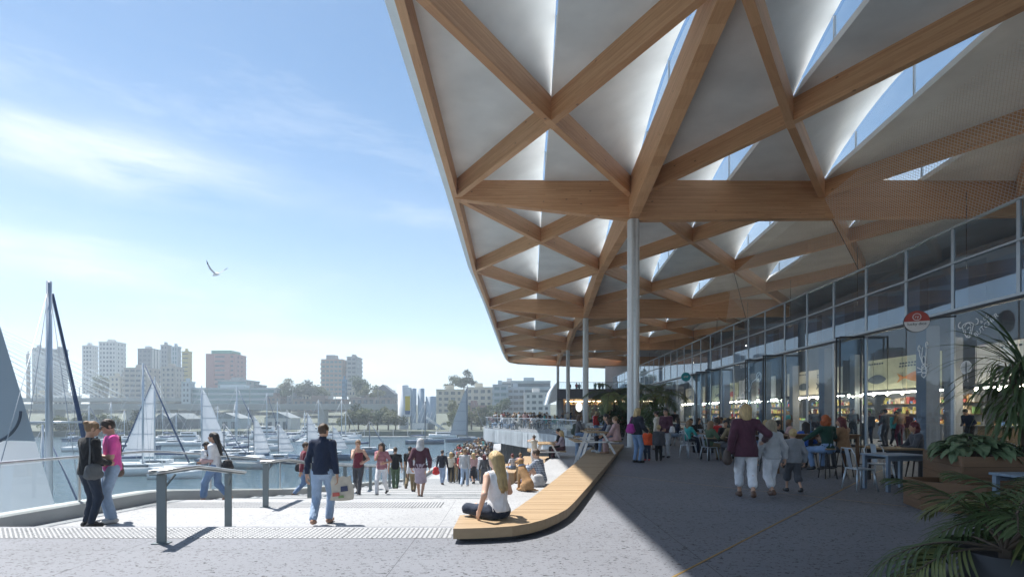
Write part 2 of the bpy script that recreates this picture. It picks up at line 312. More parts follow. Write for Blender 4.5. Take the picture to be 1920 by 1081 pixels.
def cell(F, B, L, Rv, hmax=HR, glass=True, name='ceiling_panel'):
    n = 14; z0 = ZT - 0.06; vs = []; fs = []
    F3, B3 = Vector((*F, z0)), Vector((*B, z0)); L3, R3 = Vector((*L, z0)), Vector((*Rv, z0))
    arc = []
    for i in range(n + 1):
        t = i / n; p = F3.lerp(B3, t); p.z = z0 + hmax * (math.sin(math.pi * t) ** 0.9 if 0 < t < 1 else 0); arc.append(p)
    m2 = 4
    for j in range(m2 + 1):                 # ruled surface from the low corner to the raised line
        for p in arc:
            q = L3.lerp(p, j / m2 if j else 0.0); vs.append(q - RO)
    for j in range(m2):
        for i in range(n): fs.append((j * (n + 1) + i, j * (n + 1) + i + 1, (j + 1) * (n + 1) + i + 1, (j + 1) * (n + 1) + i))
    mb = MB(); mb.add(vs, fs, 0, True); mb.build(name, M_panel, roof)
    up = 0.22                               # low side with its pale upstand
    e = []
    for i in range(n + 1):
        t = i / n; p = F3.lerp(B3, t); e.append((p, min(up, hmax * math.sin(math.pi * t) if 0 < t < 1 else 0)))
    low = MB(); tri = [R3 - RO] + [p - RO for p, _ in e]
    low.add(tri, [(0, i + 1, i + 2) for i in range(n)])
    low.build(name, M_panel, roof)
    cb = MB(); sd = (R3 - (F3 + B3) / 2); sd.z = 0; sd = sd.normalized() * 0.09
    for i in range(n):
        (p, u), (q, u2) = e[i], e[i + 1]
        a, b = p - RO, q - RO; cb.add([a, b, b + Vector((0, 0, u2)), a + Vector((0, 0, u)), a + sd, b + sd, b + sd + Vector((0, 0, u2)), a + sd + Vector((0, 0, u))],
                                     [(0, 1, 2, 3), (5, 4, 7, 6), (3, 2, 6, 7)])
    cb.build('upstand', M_white, roof)
    if glass and hmax > 0.5:
        gb = MB(); off = sd * 0.6
        for i in range(n):
            (p, u), (q, u2) = e[i], e[i + 1]
            gb.add([p - RO + off + Vector((0, 0, u)), q - RO + off + Vector((0, 0, u2)), arc[i + 1] - RO + off, arc[i] - RO + off], [(0, 1, 2, 3)])
        gb.build('skylight', M_sky, roof)
        for i in range(3, n - 1, 4):
            p, u = e[i]; fm = MB(); fm.bar(p - RO + off + Vector((0, 0, u)), arc[i] - RO + off, 0.06, 0.06); fm.build('glazing_bar', M_mull, roof)
def flat(a, b, c, dz=-0.05):
    mb = MB(); mb.add([Vector((*p, ZT + dz)) - RO for p in (a, b, c)], [(0, 1, 2)]); mb.build('ceiling_panel', M_panel, roof)
E = [pt(tE, d) for d in Ds]; S = [pt(tS, d) for d in Ds]; Q = [pt(tR, d) for d in Ds]; T = [pt(tT, d) for d in Ds]
cols_k = [k for k, d in enumerate(Ds) if d in (-0.8, 24.4, 49.6, 74.8, 100.0)]
bays = [(E, S), (S, Q), (Q, T)]; C = []
for bi, (A, Bv) in enumerate(bays):
    cc = []
    for k in range(len(Ds) - 1):
        cpt = mid(A[k], A[k + 1], Bv[k], Bv[k + 1]); cc.append(cpt)
        if bi == 2 and Ds[k] > 70: continue
        for p in (A[k], Bv[k], A[k + 1], Bv[k + 1]): beam('diagonal_beam', p, cpt, 0.26, 0.82, 0.82)
        an = math.atan2(Bv[k + 1][1] - A[k][1], Bv[k + 1][0] - A[k][0]); q = MB(); q.box(-.30, .30, -.133, .133, -.824, -.01); q.build('beam_node', M_glulam, roof, (cpt[0] - RO.x, cpt[1] - RO.y, ZT), an)
    C.append(cc)
for k in range(len(Ds) - 1):
    flat(E[k], E[k + 1], C[0][k])
    cell(S[k], S[k + 1], C[0][k], C[1][k])
    cell(Q[k], Q[k + 1], C[1][k], C[2][k])
    flat(T[k], T[k + 1], C[2][k])
    # spine over the columns, deeper at the column heads
    da, db = (1.78 if k in cols_k else 0.92), (1.78 if k + 1 in cols_k else 0.92)
    beam('spine_beam', S[k], S[k + 1], 0.46, da, db, ZT + 0.02)
    beam('edge_beam', E[k], E[k + 1], 0.24, 0.84, 0.84, ZT + 0.015)
for bi in range(3):
    A, Bv = bays[bi]
    for k in range(1, len(Ds) - 1): cell(C[bi][k - 1], C[bi][k], A[k], Bv[k])
for k in cols_k:
    beam('main_beam', E[k], S[k], 0.36, 0.84, 1.80, ZT - 0.03)
    beam('main_beam', S[k], Q[k], 0.36, 1.80, 1.72, ZT - 0.03)
    beam('main_beam', Q[k], T[k], 0.36, 1.72, 1.60, ZT - 0.03)
# far end: the roof rounds off and closes
endpts = [(-0.8, 100), (-0.35, 103.5), (1.2, 106.5), (5, 109), (12, 112.5), (21, 117), (30, 119)]
for a, b in zip(endpts, endpts[1:]): beam('end_beam', a, b, 0.24, 0.84, 0.84, ZT + 0.01)
fan = MB(); fan.add([Vector((*p, ZT - 0.08)) - RO for p in ([E[-1], S[-1], Q[-1], T[-1]] + endpts[::-1])], [tuple(range(4 + len(endpts)))]); fan.build('ceiling_panel', M_panel, roof)
for p, q in (((4, 100), (1.2, 106.5)), ((8.6, 100), (5, 109)), ((8.6, 100), (12, 112.5)), ((21, 100), (12, 112.5)), ((21, 100), (21, 117))): beam('diagonal_beam', p, q, 0.26, 0.8, 0.8)
# white fascia lip outside the edge beam
path = [(x - 0.13, d) for x, d in E] + [(-0.55, 103.7), (1.0, 106.8), (4.9, 109.3), (11.9, 112.8), (20.9, 117.3), (30, 119.4)]
fb = MB()
def offs(path, w_):
    out = []
    for i, p in enumerate(path):
        a = Vector(path[max(0, i - 1)]); b = Vector(path[min(len(path) - 1, i + 1)]); t = (b - a).normalized(); out.append((p[0] - t.y * w_, p[1] + t.x * w_))
    return out
o1 = path; o2 = offs(path, 0.34)
prof = [(0.0, ZB + 0.12), (0.34, ZB + 0.34), (0.36, ZT + 0.45), (0.0, ZT + 0.45)]
rings = []
for off_, z in prof:
    rings.append([Vector((x, y, z)) - RO for x, y in offs(path, off_)])
n = len(path); vs = [v for r in rings for v in r]; fs = []
for j in range(len(prof)):
    j2 = (j + 1) % len(prof)
    for i in range(n - 1): fs.append((j * n + i, j * n + i + 1, j2 * n + i + 1, j2 * n + i))
fb.add(vs, fs, 0, False); fb.build('fascia', M_white, roof)
# columns: each stands on the terrace and can be told apart
CL = {1: None, 2: 'nearest white roof column beside the long timber bench', 4: 'second white roof column from the camera beside the picnic tables',
      6: 'third white roof column from the camera in front of the dark upper floor', 8: 'slim far column in the row of white roof columns'}
M_baseplate = M_steel
for k in cols_k:
    if Ds[k] < 0: lab = 'white roof column standing behind the viewer'
    else: lab = {24.4: 'nearest white roof column, beside the long timber bench', 49.6: 'second white roof column counted from the near end of the roof',
                 74.8: 'third white roof column counted from the near end of the roof', 100.0: 'farthest slim white roof column at the far end of the roof'}[Ds[k]]
    if Ds[k] < 0: continue
    x, y = S[k]
    c = empty('roof_column', (x, y, 0), 0, lab, 'column', 'white columns under the roof')
    mb = MB(); r = 0.25
    prof8 = [(r, -r * .55), (r, r * .55), (r * .55, r), (-r * .55, r), (-r, r * .55), (-r, -r * .55), (-r * .55, -r), (r * .55, -r)]
    mb.prism(prof8, 0.02, 10.36); mb.build('shaft', M_colm, c)
    mb = MB()
    for s_ in (-1, 1): mb.box(-0.05, 0.05, s_ * r, s_ * (r + 0.012), 0.05, 10.3); 
    mb.build('joint_cover', M_steel, c)
    mb = MB(); mb.box(-0.32, 0.32, -0.32, 0.32, 0.0, 0.02); mb.build('base_plate', M_baseplate, c)
# ------------------------------------------------------------------ ground, stairs, water, balustrade, bench
deck_edge = [(3.75, 24), (3.9, 30), (3.0, 39), (0.2, 46.5), (-2.5, 54), (-3.1, 62), (-2.4, 72), (0, 84), (6, 96), (14, 110)]
inner = [(2.8, 19.3), (2.0, 15.6), (1.0, 11.3), (0.4, 8.78), (0.1, 7.35), (-0.3, 7.3)]
mb = MB(); mb.prism([(-8.4, -14), (60, -14), (60, 125)] + deck_edge[::-1] + inner + [(-8.2, 7.3)], -0.29, 0.0)
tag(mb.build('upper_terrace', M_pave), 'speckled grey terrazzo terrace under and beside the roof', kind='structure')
mb = MB(); mb.prism([(-8.2, 7.302), (-0.3, 7.302), (0.098, 7.352), (0.398, 8.78), (0.998, 11.3), (1.998, 15.6), (2.798, 19.3), (3.748, 24), (3.9, 30), (2.6, 30), (1.6, 22), (0.3, 15), (-0.6, 11.4), (-7.5, 11.4)][::1], -4.5, -0.3)
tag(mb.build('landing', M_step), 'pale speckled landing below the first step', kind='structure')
treads = []; d = 11.402; z = -0.45
while z > -3.4:
    L = 1.2 if z > -1.0 else 1.45
    treads.append((d, d + L, z)); d += L; z -= 0.15
PROM_D, PROM_Z = d, -3.45
LEFT = [(-14, -8.45), (0, -8.35), (8.3, -8.15), (10.8, -7.65), (13.2, -6.95), (16, -6.7), (20, -6.65), (30, -6.7), (40, -7.0), (55, -6.6), (70, -5.2), (84, -3.6)]
RIGHT = [(11.4, -0.6), (15, 0.3), (22, 1.6), (30, 2.6), (30.1, 6), (60, 6)]
def gz(d):
    if d < 7.3: return 0.0
    if d < 11.4: return -0.3
    for a, b, z in treads:
        if a <= d < b: return z
    return PROM_Z
st = empty('stairs', (-3, 11.4, -3.5)); tag(st, 'broad pale steps running down to the waterside promenade', kind='structure')
for a, b, z in treads:
    mb = MB(); mb.prism([(lerp_tab(LEFT, a) - .1, a), (lerp_tab(RIGHT, a) + .1, a), (lerp_tab(RIGHT, b) + .1, b + .003), (lerp_tab(LEFT, b) - .1, b + .003)], z - 0.42, z)
    mb.v = [(x + 3, y - 11.4, zz + 3.5) for x, y, zz in mb.v]
    mb.build('step', M_step, st)
    nb = MB(); nb.prism([(lerp_tab(LEFT, b) + .3, b - .075), (lerp_tab(RIGHT, b) - .05, b - .075), (lerp_tab(RIGHT, b) - .05, b - .02), (lerp_tab(LEFT, b) + .3, b - .02)], z + .001, z + .005)
    nb.v = [(x + 3, y - 11.4, zz + 3.5) for x, y, zz in nb.v]
    nb.build('nosing_strip', M_post, st)
mb = MB(); mb.prism([(-7.1, PROM_D + .003), (8, PROM_D + .003), (8, 100), (-3.6, 86), (-5.2, 70), (-6.6, 55)], -7.5, PROM_Z)
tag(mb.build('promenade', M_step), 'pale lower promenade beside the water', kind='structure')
# quay wall under the terrace and stairs
mb = MB()
for (d0, x0), (d1, x1) in zip(LEFT, LEFT[1:]):
    mb.add([(x0 - .02, d0, -8), (x1 - .02, d1, -8), (x1 - .02, d1, min(gz(d1), gz(d0)) - .02), (x0 - .02, d0, min(gz(d1), gz(d0)) - .02)], [(0, 1, 2, 3)])
tag(mb.build('quay_wall', M_conc), 'concrete quay wall dropping to the harbour water', kind='structure')
# water
WZ = -6.5
wm = bpy.data.materials.new('harbour_water'); wm.use_nodes = True; t = wm.node_tree; b = t.nodes['Principled BSDF']
b.inputs['Base Color'].default_value = (0.055, 0.095, 0.12, 1); b.inputs['Roughness'].default_value = 0.09; b.inputs['IOR'].default_value = 1.33
g_ = N(t, 'ShaderNodeNewGeometry'); mp = N(t, 'ShaderNodeMapping'); mp.inputs['Scale'].default_value = (0.55, 1.5, 1); t.links.new(g_.outputs['Position'], mp.inputs[0])
n1 = N(t, 'ShaderNodeTexNoise'); n1.inputs['Scale'].default_value = 0.9; n1.inputs['Detail'].default_value = 6; n1.inputs['Roughness'].default_value = 0.62; n1.inputs['Distortion'].default_value = 0.5; t.links.new(mp.outputs[0], n1.inputs[0])
n2 = N(t, 'ShaderNodeTexNoise'); n2.inputs['Scale'].default_value = 0.05; n2.inputs['Detail'].default_value = 3; t.links.new(mp.outputs[0], n2.inputs[0])
bp = N(t, 'ShaderNodeBump'); bp.inputs['Distance'].default_value = 0.35
t.links.new(mth(t, 'ADD', 0.25, mth(t, 'MULTIPLY', n2.outputs['Fac'], 0.7)), bp.inputs['Strength']); t.links.new(n1.outputs['Fac'], bp.inputs['Height']); t.links.new(bp.outputs[0], b.inputs['Normal'])
mb = MB(); mb.add([(-900, -60, WZ), (500, -60, WZ), (500, 900, WZ), (-900, 900, WZ)], [(0, 1, 2, 3)])
tag(mb.build('water', wm), 'rippled blue harbour water', kind='structure')
# brass joint lines in the terrace floor
def inlay(a, b, wd=0.022):
    a, b = Vector(a), Vector(b); t = (b - a).normalized(); n_ = Vector((-t.y, t.x, 0)) * wd / 2
    mb = MB(); mb.add([a - n_ + Vector((0, 0, .004)), b - n_ + Vector((0, 0, .004)), b + n_ + Vector((0, 0, .004)), a + n_ + Vector((0, 0, .004))], [(0, 1, 2, 3)])
    tag(mb.build('floor_joint', M_brass), 'thin brass joint line set in the terrace paving', kind='structure')
inlay(G(1640, 886), G(1262, 1081)); inlay(G(1262, 1081), G(1000, 1240)); inlay(G(1130, 888), G(1700, 949)); inlay(G(1200, 832), G(1420, 840)); inlay(G(1640, 886), G(1750, 850))
# warning tactile strips: rows of small studs
def tactile(y0, y1, x0f, x1, z, label):
    r = empty('tactile_strip', ((x0f + x1) / 2, y0, z), 0, label, 'tactile paving', 'tactile strips above the steps')
    ox, oy = (x0f + x1) / 2, y0
    n = 6; mb = MB(); vs = []; fs = []
    nx = int((x1 - x0f) / 0.062); ny = int((y1 - y0) / 0.062)
    for j in range(ny):
        for i in range(nx):
            x = x0f + (i + .5) * .062 - ox; y = (j + .5) * .062; b = len(vs)
            for rr, zz in ((.0155, .001), (.011, .007)):
                for k in range(n): vs.append((x + rr * math.cos(k * math.pi / 3), y + rr * math.sin(k * math.pi / 3), zz))
            for k in range(n): fs.append((b + k, b + (k + 1) % n, b + n + (k + 1) % n, b + n + k))
            fs.append(tuple(b + n + k for k in range(n)))
    mb.add(vs, fs); o = mb.build('stud_field', mat('stud_steel', (.15, .16, .17), .5, .2), r); o['kind'] = 'stuff'
    mb = MB()
    for k in range(int((x1 - x0f) / 1.2) + 1):
        a = x0f + k * 1.2; b = min(a + 1.194, x1)
        if b - a < .1: continue
        q = MB(); q.box(a - ox, b - ox, -.01, y1 - y0 + .01, .0002, .0012); q.build('strip_tile', M_step, r)
tactile(6.62, 7.22, -8.1, -0.76, 0.003, 'near tactile stud strip at the edge of the upper terrace')
tactile(10.45, 11.1, -7.4, -1.35, -0.297, 'far tactile stud strip at the top of the broad steps')
# ------------------------------------------------------------------ glass balustrade along the water
def zk(d):
    tab = [(-14, 0.0), (6.6, 0.0), (8.0, -0.3), (11.2, -0.3), (16.2, -0.98), (PROM_D, PROM_Z), (90, PROM_Z)]
    return lerp_tab(tab, d)
bal = empty('glass_balustrade', (-8.2, 7, 0), 0, 'curving glass balustrade with steel handrail and concrete kerb along the water', 'balustrade')
BO = bal.location.copy()
ds = [1.0 + i * 1.45 for i in range(58)]
def kp(d, z=0.0, off=0.0): return Vector((lerp_tab(LEFT, d) + off, d, zk(d) + z)) - BO
mbk = MB(); vs = []; fs = []
fine = [1 + i * .5 for i in range(167)]
for d in fine:
    for off, z in ((-.14, -.6), (.16, -.6), (.16, .22), (.12, .25), (-.14, .25)): vs.append(kp(d, z, off))
for i in range(len(fine) - 1):
    for j in range(5): fs.append((i * 5 + j, (i + 1) * 5 + j, (i + 1) * 5 + (j + 1) % 5, i * 5 + (j + 1) % 5))
mbk.add(vs, fs); mbk.build('kerb', M_conc, bal)
mbr = MB(); mbr.tube([kp(d, 1.06) for d in fine], 0.026, 8); mbr.build('handrail', M_steel, bal)
for a, b in zip(ds, ds[1:]):
    q = MB(); p0, p1 = kp(a + .01, .25), kp(b - .01, .25); up = Vector((0, 0, .76)); th = Vector((.012, 0, 0))
    q.add([p0, p1, p1 + up, p0 + up], [(0, 1, 2, 3)]); q.build('glass_panel', M_glass, bal)
for d in ds[::2]:
    q = MB(); q.bar(kp(d, .2), kp(d, 1.045), .018, .05, up=(0, 1, 0)); q.build('baluster', M_steel, bal)
# ------------------------------------------------------------------ stair handrails
def railing(pts, posts, label, brace=True):
    o0 = Vector(posts[0]); r = empty('stair_handrail', o0, 0, label, 'handrail', 'steel handrails on the steps')
    mb = MB()
    for off in (-.055, .055):
        mb.tube([Vector(p) - o0 + Vector((off, 0, .0)) for p in pts], .021, 8)
    mb.build('rail', M_steel, r)
    mb = MB()
    for a, b in zip(pts, pts[1:]): mb.bar(Vector(a) - o0 - Vector((0, 0, .03)), Vector(b) - o0 - Vector((0, 0, .03)), .09, .018)
    mb.build('rail_bed', M_post, r)
    for k, p in enumerate(posts):
        p = Vector(p); top = None
        for a, b in zip(pts, pts[1:]):
            if min(a[1], b[1]) - .2 <= p.y <= max(a[1], b[1]) + .2: 
                tt = max(0, min(1, (p.y - a[1]) / (b[1] - a[1]))); top = a[2] + (b[2] - a[2]) * tt; break
        h = top - p.z - .035
        q = MB(); q.box(-.055, .055, -.012, .012, 0, h); o = q.build('post', M_post, r, p - o0)
        q = MB(); q.box(-.09, .09, -.06, .06, 0, .012); q.build('foot_plate', M_post, r, p - o0)
        if brace:
            s_ = 1 if k == 0 else -1
            q = MB(); q.bar((.0, 0, h - .2), (.09, .12 * s_, h - .01), .02, .02); q.build('brace', M_post, r, p - o0)
pa, pb = G(303, 1018, 0), G(428, 988, -.3)
railing([(pa.x - .02, pa.y - .12, .86), (-4.38, 7.35, .82), (pb.x + .05, pb.y + .35, .56)], [pa, pb], 'nearest steel handrail with two posts at the first step')
x2 = -4.85
railing([(x2 + .02, 10.35, .6), (x2, 11.5, .56), (x2 - .1, 13.4, .28)], [(x2, 10.5, -.3), (x2 - .08, 13.0, gz(13.0))], 'second steel handrail starting at the top of the broad steps')
pts3 = [(-4.6, 14.3, gz(14.4) + .92)]; posts3 = []
for dd in (14.6, 17.4, 20.2, 23.0, 25.8): posts3.append((-5.55 + (dd - 14) * .03, dd, gz(dd)))
pts3 = [(p[0], p[1], p[2] + .9) for p in posts3]
railing(pts3, posts3, 'long steel handrail running down the middle of the steps', False)
# ------------------------------------------------------------------ long timber bench with a rounded corner
tBL = [(7.1, -0.1), (8.78, 0.35), (11.3, 0.95), (15.6, 1.95), (19.3, 2.7), (23.6, 3.75)]
tBR = [(6.34, -0.65), (6.39, -0.3), (6.48, 0.0), (6.66, 0.24), (6.92, 0.44), (7.25, 0.62), (7.65, 0.79), (8.15, 0.94), (8.75, 1.1), (12.9, 2.19), (21.5, 4.4), (23.6, 4.96)]
bench = empty('timber_bench', (-0.6, 6.9, 0), 0, 'long low timber bench with a rounded corner along the terrace edge', 'bench'); bo = bench.location.copy()
BT = 0.18
d = 6.345; wdt = 0.138
def bl(d): return -0.70 if d < 7.1 else lerp_tab(tBL, d)
while d < 23.5:
    e = d + wdt; q = MB(); n_ = 4
    xs_l = [bl(d + .0001), bl(e - .0001)] if not (d < 7.1 < e) else [-0.70, -0.70]
    right = [(lerp_tab(tBR, d + (e - d) * i / n_), d + (e - d) * i / n_) for i in range(n_ + 1)]
    poly = [(xs_l[0], d)] + right + [(xs_l[1], e)]
    q.prism([(x - bo.x, y - bo.y) for x, y in poly], .055, BT + random.uniform(-.0015, .0015)); o = q.build('plank', M_deck, bench)
    d = e + .005
q = MB(); poly = [(-.64, 6.5)] + [(lerp_tab(tBR, y) - .1, y) for y in (6.6, 6.95, 7.55, 8.75, 12.9, 21.5, 23.4)] + [(lerp_tab(tBL, y) + .08, y) for y in (23.4, 19.3, 15.6, 11.3, 8.78)] + [(0.0, 7.0), (-.64, 7.0)]
q.prism([(x - bo.x, y - bo.y) for x, y in poly], 0.001, .053); q.build('plinth', M_dark, bench)
# raised timber seating blocks on the steps
def block(poly, z0, z1, label):
    cx = sum(p[0] for p in poly) / len(poly); cyy = sum(p[1] for p in poly) / len(poly)
    r = empty('timber_platform', (cx, cyy, z0), 0, label, 'platform', 'timber seating platforms on the steps')
    q = MB(); q.prism([((x - cx) * .985, (y - cyy) * .985) for x, y in poly], 0, z1 - z0 - .05); q.build('carcass', M_deck, r)
    y0, y1 = min(p[1] for p in poly), max(p[1] for p in poly); y = y0
    def span(yy):
        xs = []
        for (xa, ya), (xb, yb) in zip(poly, poly[1:] + poly[:1]):
            if (ya - yy) * (yb - yy) <= 0 and ya != yb: xs.append(xa + (xb - xa) * (yy - ya) / (yb - ya))
        return (min(xs), max(xs)) if xs else None
    while y < y1 - .02:
        e = min(y + .2, y1); a, b = span(y + .002), span(e - .002)
        if a and b:
            q = MB(); q.prism([(a[0] - cx, y - cyy), (a[1] - cx, y - cyy), (b[1] - cx, e - cyy), (b[0] - cx, e - cyy)], z1 - z0 - .048, z1 - z0); q.build('plank', M_deck, r)
        y = e + .008
block([(0.15, 19.9), (1.74, 19.8), (2.85, 24.5), (0.55, 24.9)], -1.65, -0.45, 'larger timber platform with picnic tables beside the bench')
block([(-0.9, 20.9), (0.1, 20.9), (0.4, 24.6), (-0.5, 24.6)], -1.8, -0.78, 'smaller lower timber platform where two children sit')
# ------------------------------------------------------------------ outdoor deck: white ribbed edge, glass parapet, glazed wall below
M_rib = mat('ribbed_cladding', (0.36, 0.41, 0.45), 0.5, 0, .08, 2)
dk = empty('deck_parapet', (-2, 54, 0), 0, 'curved white ribbed deck edge with glass parapet above the promenade', 'parapet'); DO = dk.location.copy()
de = []
for (a, b) in zip(deck_edge[1:], deck_edge[2:]):
    k = max(2, int((Vector(b) - Vector(a)).length / .5))
    for i in range(k): de.append(Vector((a[0] + (b[0] - a[0]) * i / k, a[1] + (b[1] - a[1]) * i / k)))
for _ in range(6):
    de = [de[0]] + [(de[i - 1] + de[i] * 2 + de[i + 1]) / 4 for i in range(1, len(de) - 1)] + [de[-1]]
def norm2(i):
    a = de[max(0, i - 1)]; b = de[min(len(de) - 1, i + 1)]; t = (b - a).normalized(); return Vector((-t.y, t.x))
nn = [norm2(i) for i in range(len(de))]
vs = []; fs = []
for i, p in enumerate(de):
    for off, z in ((.0, -.28), (.22, .04), (.22, -1.25), (-.6, -1.25)):
        q = p + nn[i] * off; vs.append(Vector((q.x, q.y, z)) - DO)
for i in range(len(de) - 1):
    for j in range(3): fs.append((i * 4 + j, (i + 1) * 4 + j, (i + 1) * 4 + j + 1, i * 4 + j + 1))
mb = MB(); mb.add(vs, fs); mb.build('edge_band', M_rib, dk)
rb = MB()
for i in range(0, len(de) - 1):
    for k in range(2):
        p = de[i].lerp(de[i + 1], k / 2) + nn[i] * .245; t = Vector((nn[i].y, -nn[i].x)) * (.05 + .07 * random.random())
        q0, q1 = p - t, p + t; o_ = nn[i] * .03 * random.random()
        rb.add([Vector((q0.x + o_.x, q0.y + o_.y, -1.22)) - DO, Vector((q1.x + o_.x, q1.y + o_.y, -1.22)) - DO, Vector((q1.x + o_.x, q1.y + o_.y, .0)) - DO, Vector((q0.x + o_.x, q0.y + o_.y, .0)) - DO], [(0, 1, 2, 3)])
o = rb.build('cladding_ribs', mat('rib_pale', (.50, .55, .59), .5, 0, .08, 2), dk); o['kind'] = 'stuff'
for i in range(0, len(de) - 3, 3):
    a, b = de[i], de[min(i + 3, len(de) - 1)]
    q = MB(); q.add([Vector((a.x, a.y, .04)) - DO, Vector((b.x, b.y, .04)) - DO, Vector((b.x, b.y, 1.1)) - DO, Vector((a.x, a.y, 1.1)) - DO], [(0, 1, 2, 3)]); q.build('glass_panel', M_glass, dk)
mb = MB(); mb.tube([Vector((p.x, p.y, 1.12)) - DO for p in de], .03, 6); mb.build('handrail', M_steel, dk)
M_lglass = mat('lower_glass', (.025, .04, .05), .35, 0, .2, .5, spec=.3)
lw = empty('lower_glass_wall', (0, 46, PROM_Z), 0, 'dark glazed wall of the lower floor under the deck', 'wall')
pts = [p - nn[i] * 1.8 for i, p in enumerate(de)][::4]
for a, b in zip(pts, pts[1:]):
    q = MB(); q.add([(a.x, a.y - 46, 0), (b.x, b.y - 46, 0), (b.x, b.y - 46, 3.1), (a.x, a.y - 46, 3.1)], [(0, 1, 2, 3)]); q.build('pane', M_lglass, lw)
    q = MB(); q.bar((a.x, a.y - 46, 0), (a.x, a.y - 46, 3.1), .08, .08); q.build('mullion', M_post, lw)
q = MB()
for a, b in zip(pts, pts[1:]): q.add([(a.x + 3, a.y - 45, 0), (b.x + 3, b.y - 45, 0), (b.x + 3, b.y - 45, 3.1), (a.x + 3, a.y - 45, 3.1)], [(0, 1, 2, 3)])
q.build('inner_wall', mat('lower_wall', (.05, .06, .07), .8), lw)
# ------------------------------------------------------------------ glass facade, hall, stalls, net, signs
tF = [(-20, 14.0), (0, 14.9), (16.2, 15.4), (18.65, 15.5), (21.3, 15.75), (31, 16.1), (40, 16.3), (58, 17.0), (72, 17.4), (100, 18.6)]
ZH, ZM, ZTOP = 5.15, 6.80, 8.05
fac = empty('glass_facade', (15.4, 16.2, 0), 0, 'long glazed market hall front with steel mullions and two clerestory rows', 'facade'); FO = fac.location.copy()
def fp(d, z, off=0.0): return Vector((lerp_tab(tF, d) + off, d, z)) - FO
fds = [3.45 + 2.55 * i for i in range(38)]
open_bays = {8, 11, 12, 15, 16}
M_fin = mat('fin_panel', (0.06, 0.075, 0.10), 0.5, 0, .1, 3)
M_door = mat('door_frame', (0.035, 0.038, 0.045), 0.4, 0.4, .1, 4)
for i, (a, b) in enumerate(zip(fds, fds[1:])):
    for z0, z1, m in ((ZH + .05, ZM - .04, M_uglass), (ZM + .04, ZTOP - .03, M_uglass)):
        q = MB(); q.add([fp(a + .03, z0), fp(b - .03, z0), fp(b - .03, z1), fp(a + .03, z1)], [(0, 1, 2, 3)]); q.build('clerestory_pane', m, fac)
    q = MB(); q.add([fp(a + .03, ZH + .1, .9), fp(b - .03, ZH + .1, .9), fp(b - .03, ZM - .02, .9), fp(a + .03, ZM - .02, .9)], [(0, 1, 2, 3)]); q.build('spandrel', mat('spandrel', (.15, .21, .27), .5, 0, .2, 1.2), fac)
    q = MB(); k = .5 + .25 * ((i * 7) % 3) / 2
    q.add([fp(b - .05 - k, ZH + .1, .5), fp(b - .05, ZH + .1, .5), fp(b - .05, ZM, .5), fp(b - .05 - k, ZM, .5)], [(0, 1, 2, 3)]); q.build('fin', M_fin, fac)
    q = MB(); q.bar(fp(a, ZH), fp(a, ZTOP), .055, .12, up=(0, 1, 0)); q.build('mullion', M_mull, fac)
    if i % 2 == 0 or i in open_bays or i - 1 in open_bays:
        q = MB(); q.bar(fp(a, 0), fp(a, ZH - .02), .06, .14, up=(0, 1, 0)); q.build('door_post', M_mull, fac)
    if i not in open_bays:
        q = MB(); q.add([fp(a + .03, .06), fp(b - .03, .06), fp(b - .03, ZH - .12), fp(a + .03, ZH - .12)], [(0, 1, 2, 3)]); q.build('shop_pane', M_fglass, fac)
        q = MB(); q.bar(fp(a, .03), fp(b, .03), .1, .06); q.build('sill', M_dark, fac)
    else:
        # tall folded door leaf standing open at right angles to the front
        for s_, dd in ((-1, a + .12), (-1, a + .40)):
            c0 = fp(dd, .02); L = Vector((-1.05, .1, 0))
            q = MB(); h = ZH - .16
            q.bar(c0, c0 + Vector((0, 0, h)), .05, .06, up=(0, 1, 0)); q.bar(c0 + L, c0 + L + Vector((0, 0, h)), .05, .06, up=(0, 1, 0))
            q.bar(c0 + Vector((0, 0, .05)), c0 + L + Vector((0, 0, .05)), .06, .1); q.bar(c0 + Vector((0, 0, h - .04)), c0 + L + Vector((0, 0, h - .04)), .06, .08)
            leaf = q.build('door_leaf', M_door, fac)
            q = MB(); q.add([c0 + Vector((0, 0, .1)), c0 + L + Vector((0, 0, .1)), c0 + L + Vector((0, 0, h - .08)), c0 + Vector((0, 0, h - .08))], [(0, 1, 2, 3)]); q.build('door_glass', M_fglass, leaf)
for z, wd, h, m, off in ((ZTOP, .14, .06, M_mull, 0), (ZM, .1, .07, M_mull, -.01), (ZH, .12, .09, M_mull, -.02), (ZH - .09, .2, .10, M_dark, .03)):
    q = MB()
    for a, b in zip(fds, fds[1:]): q.bar(fp(a, z, off), fp(b, z, off), wd, h)
    q.build('transom', m, fac)
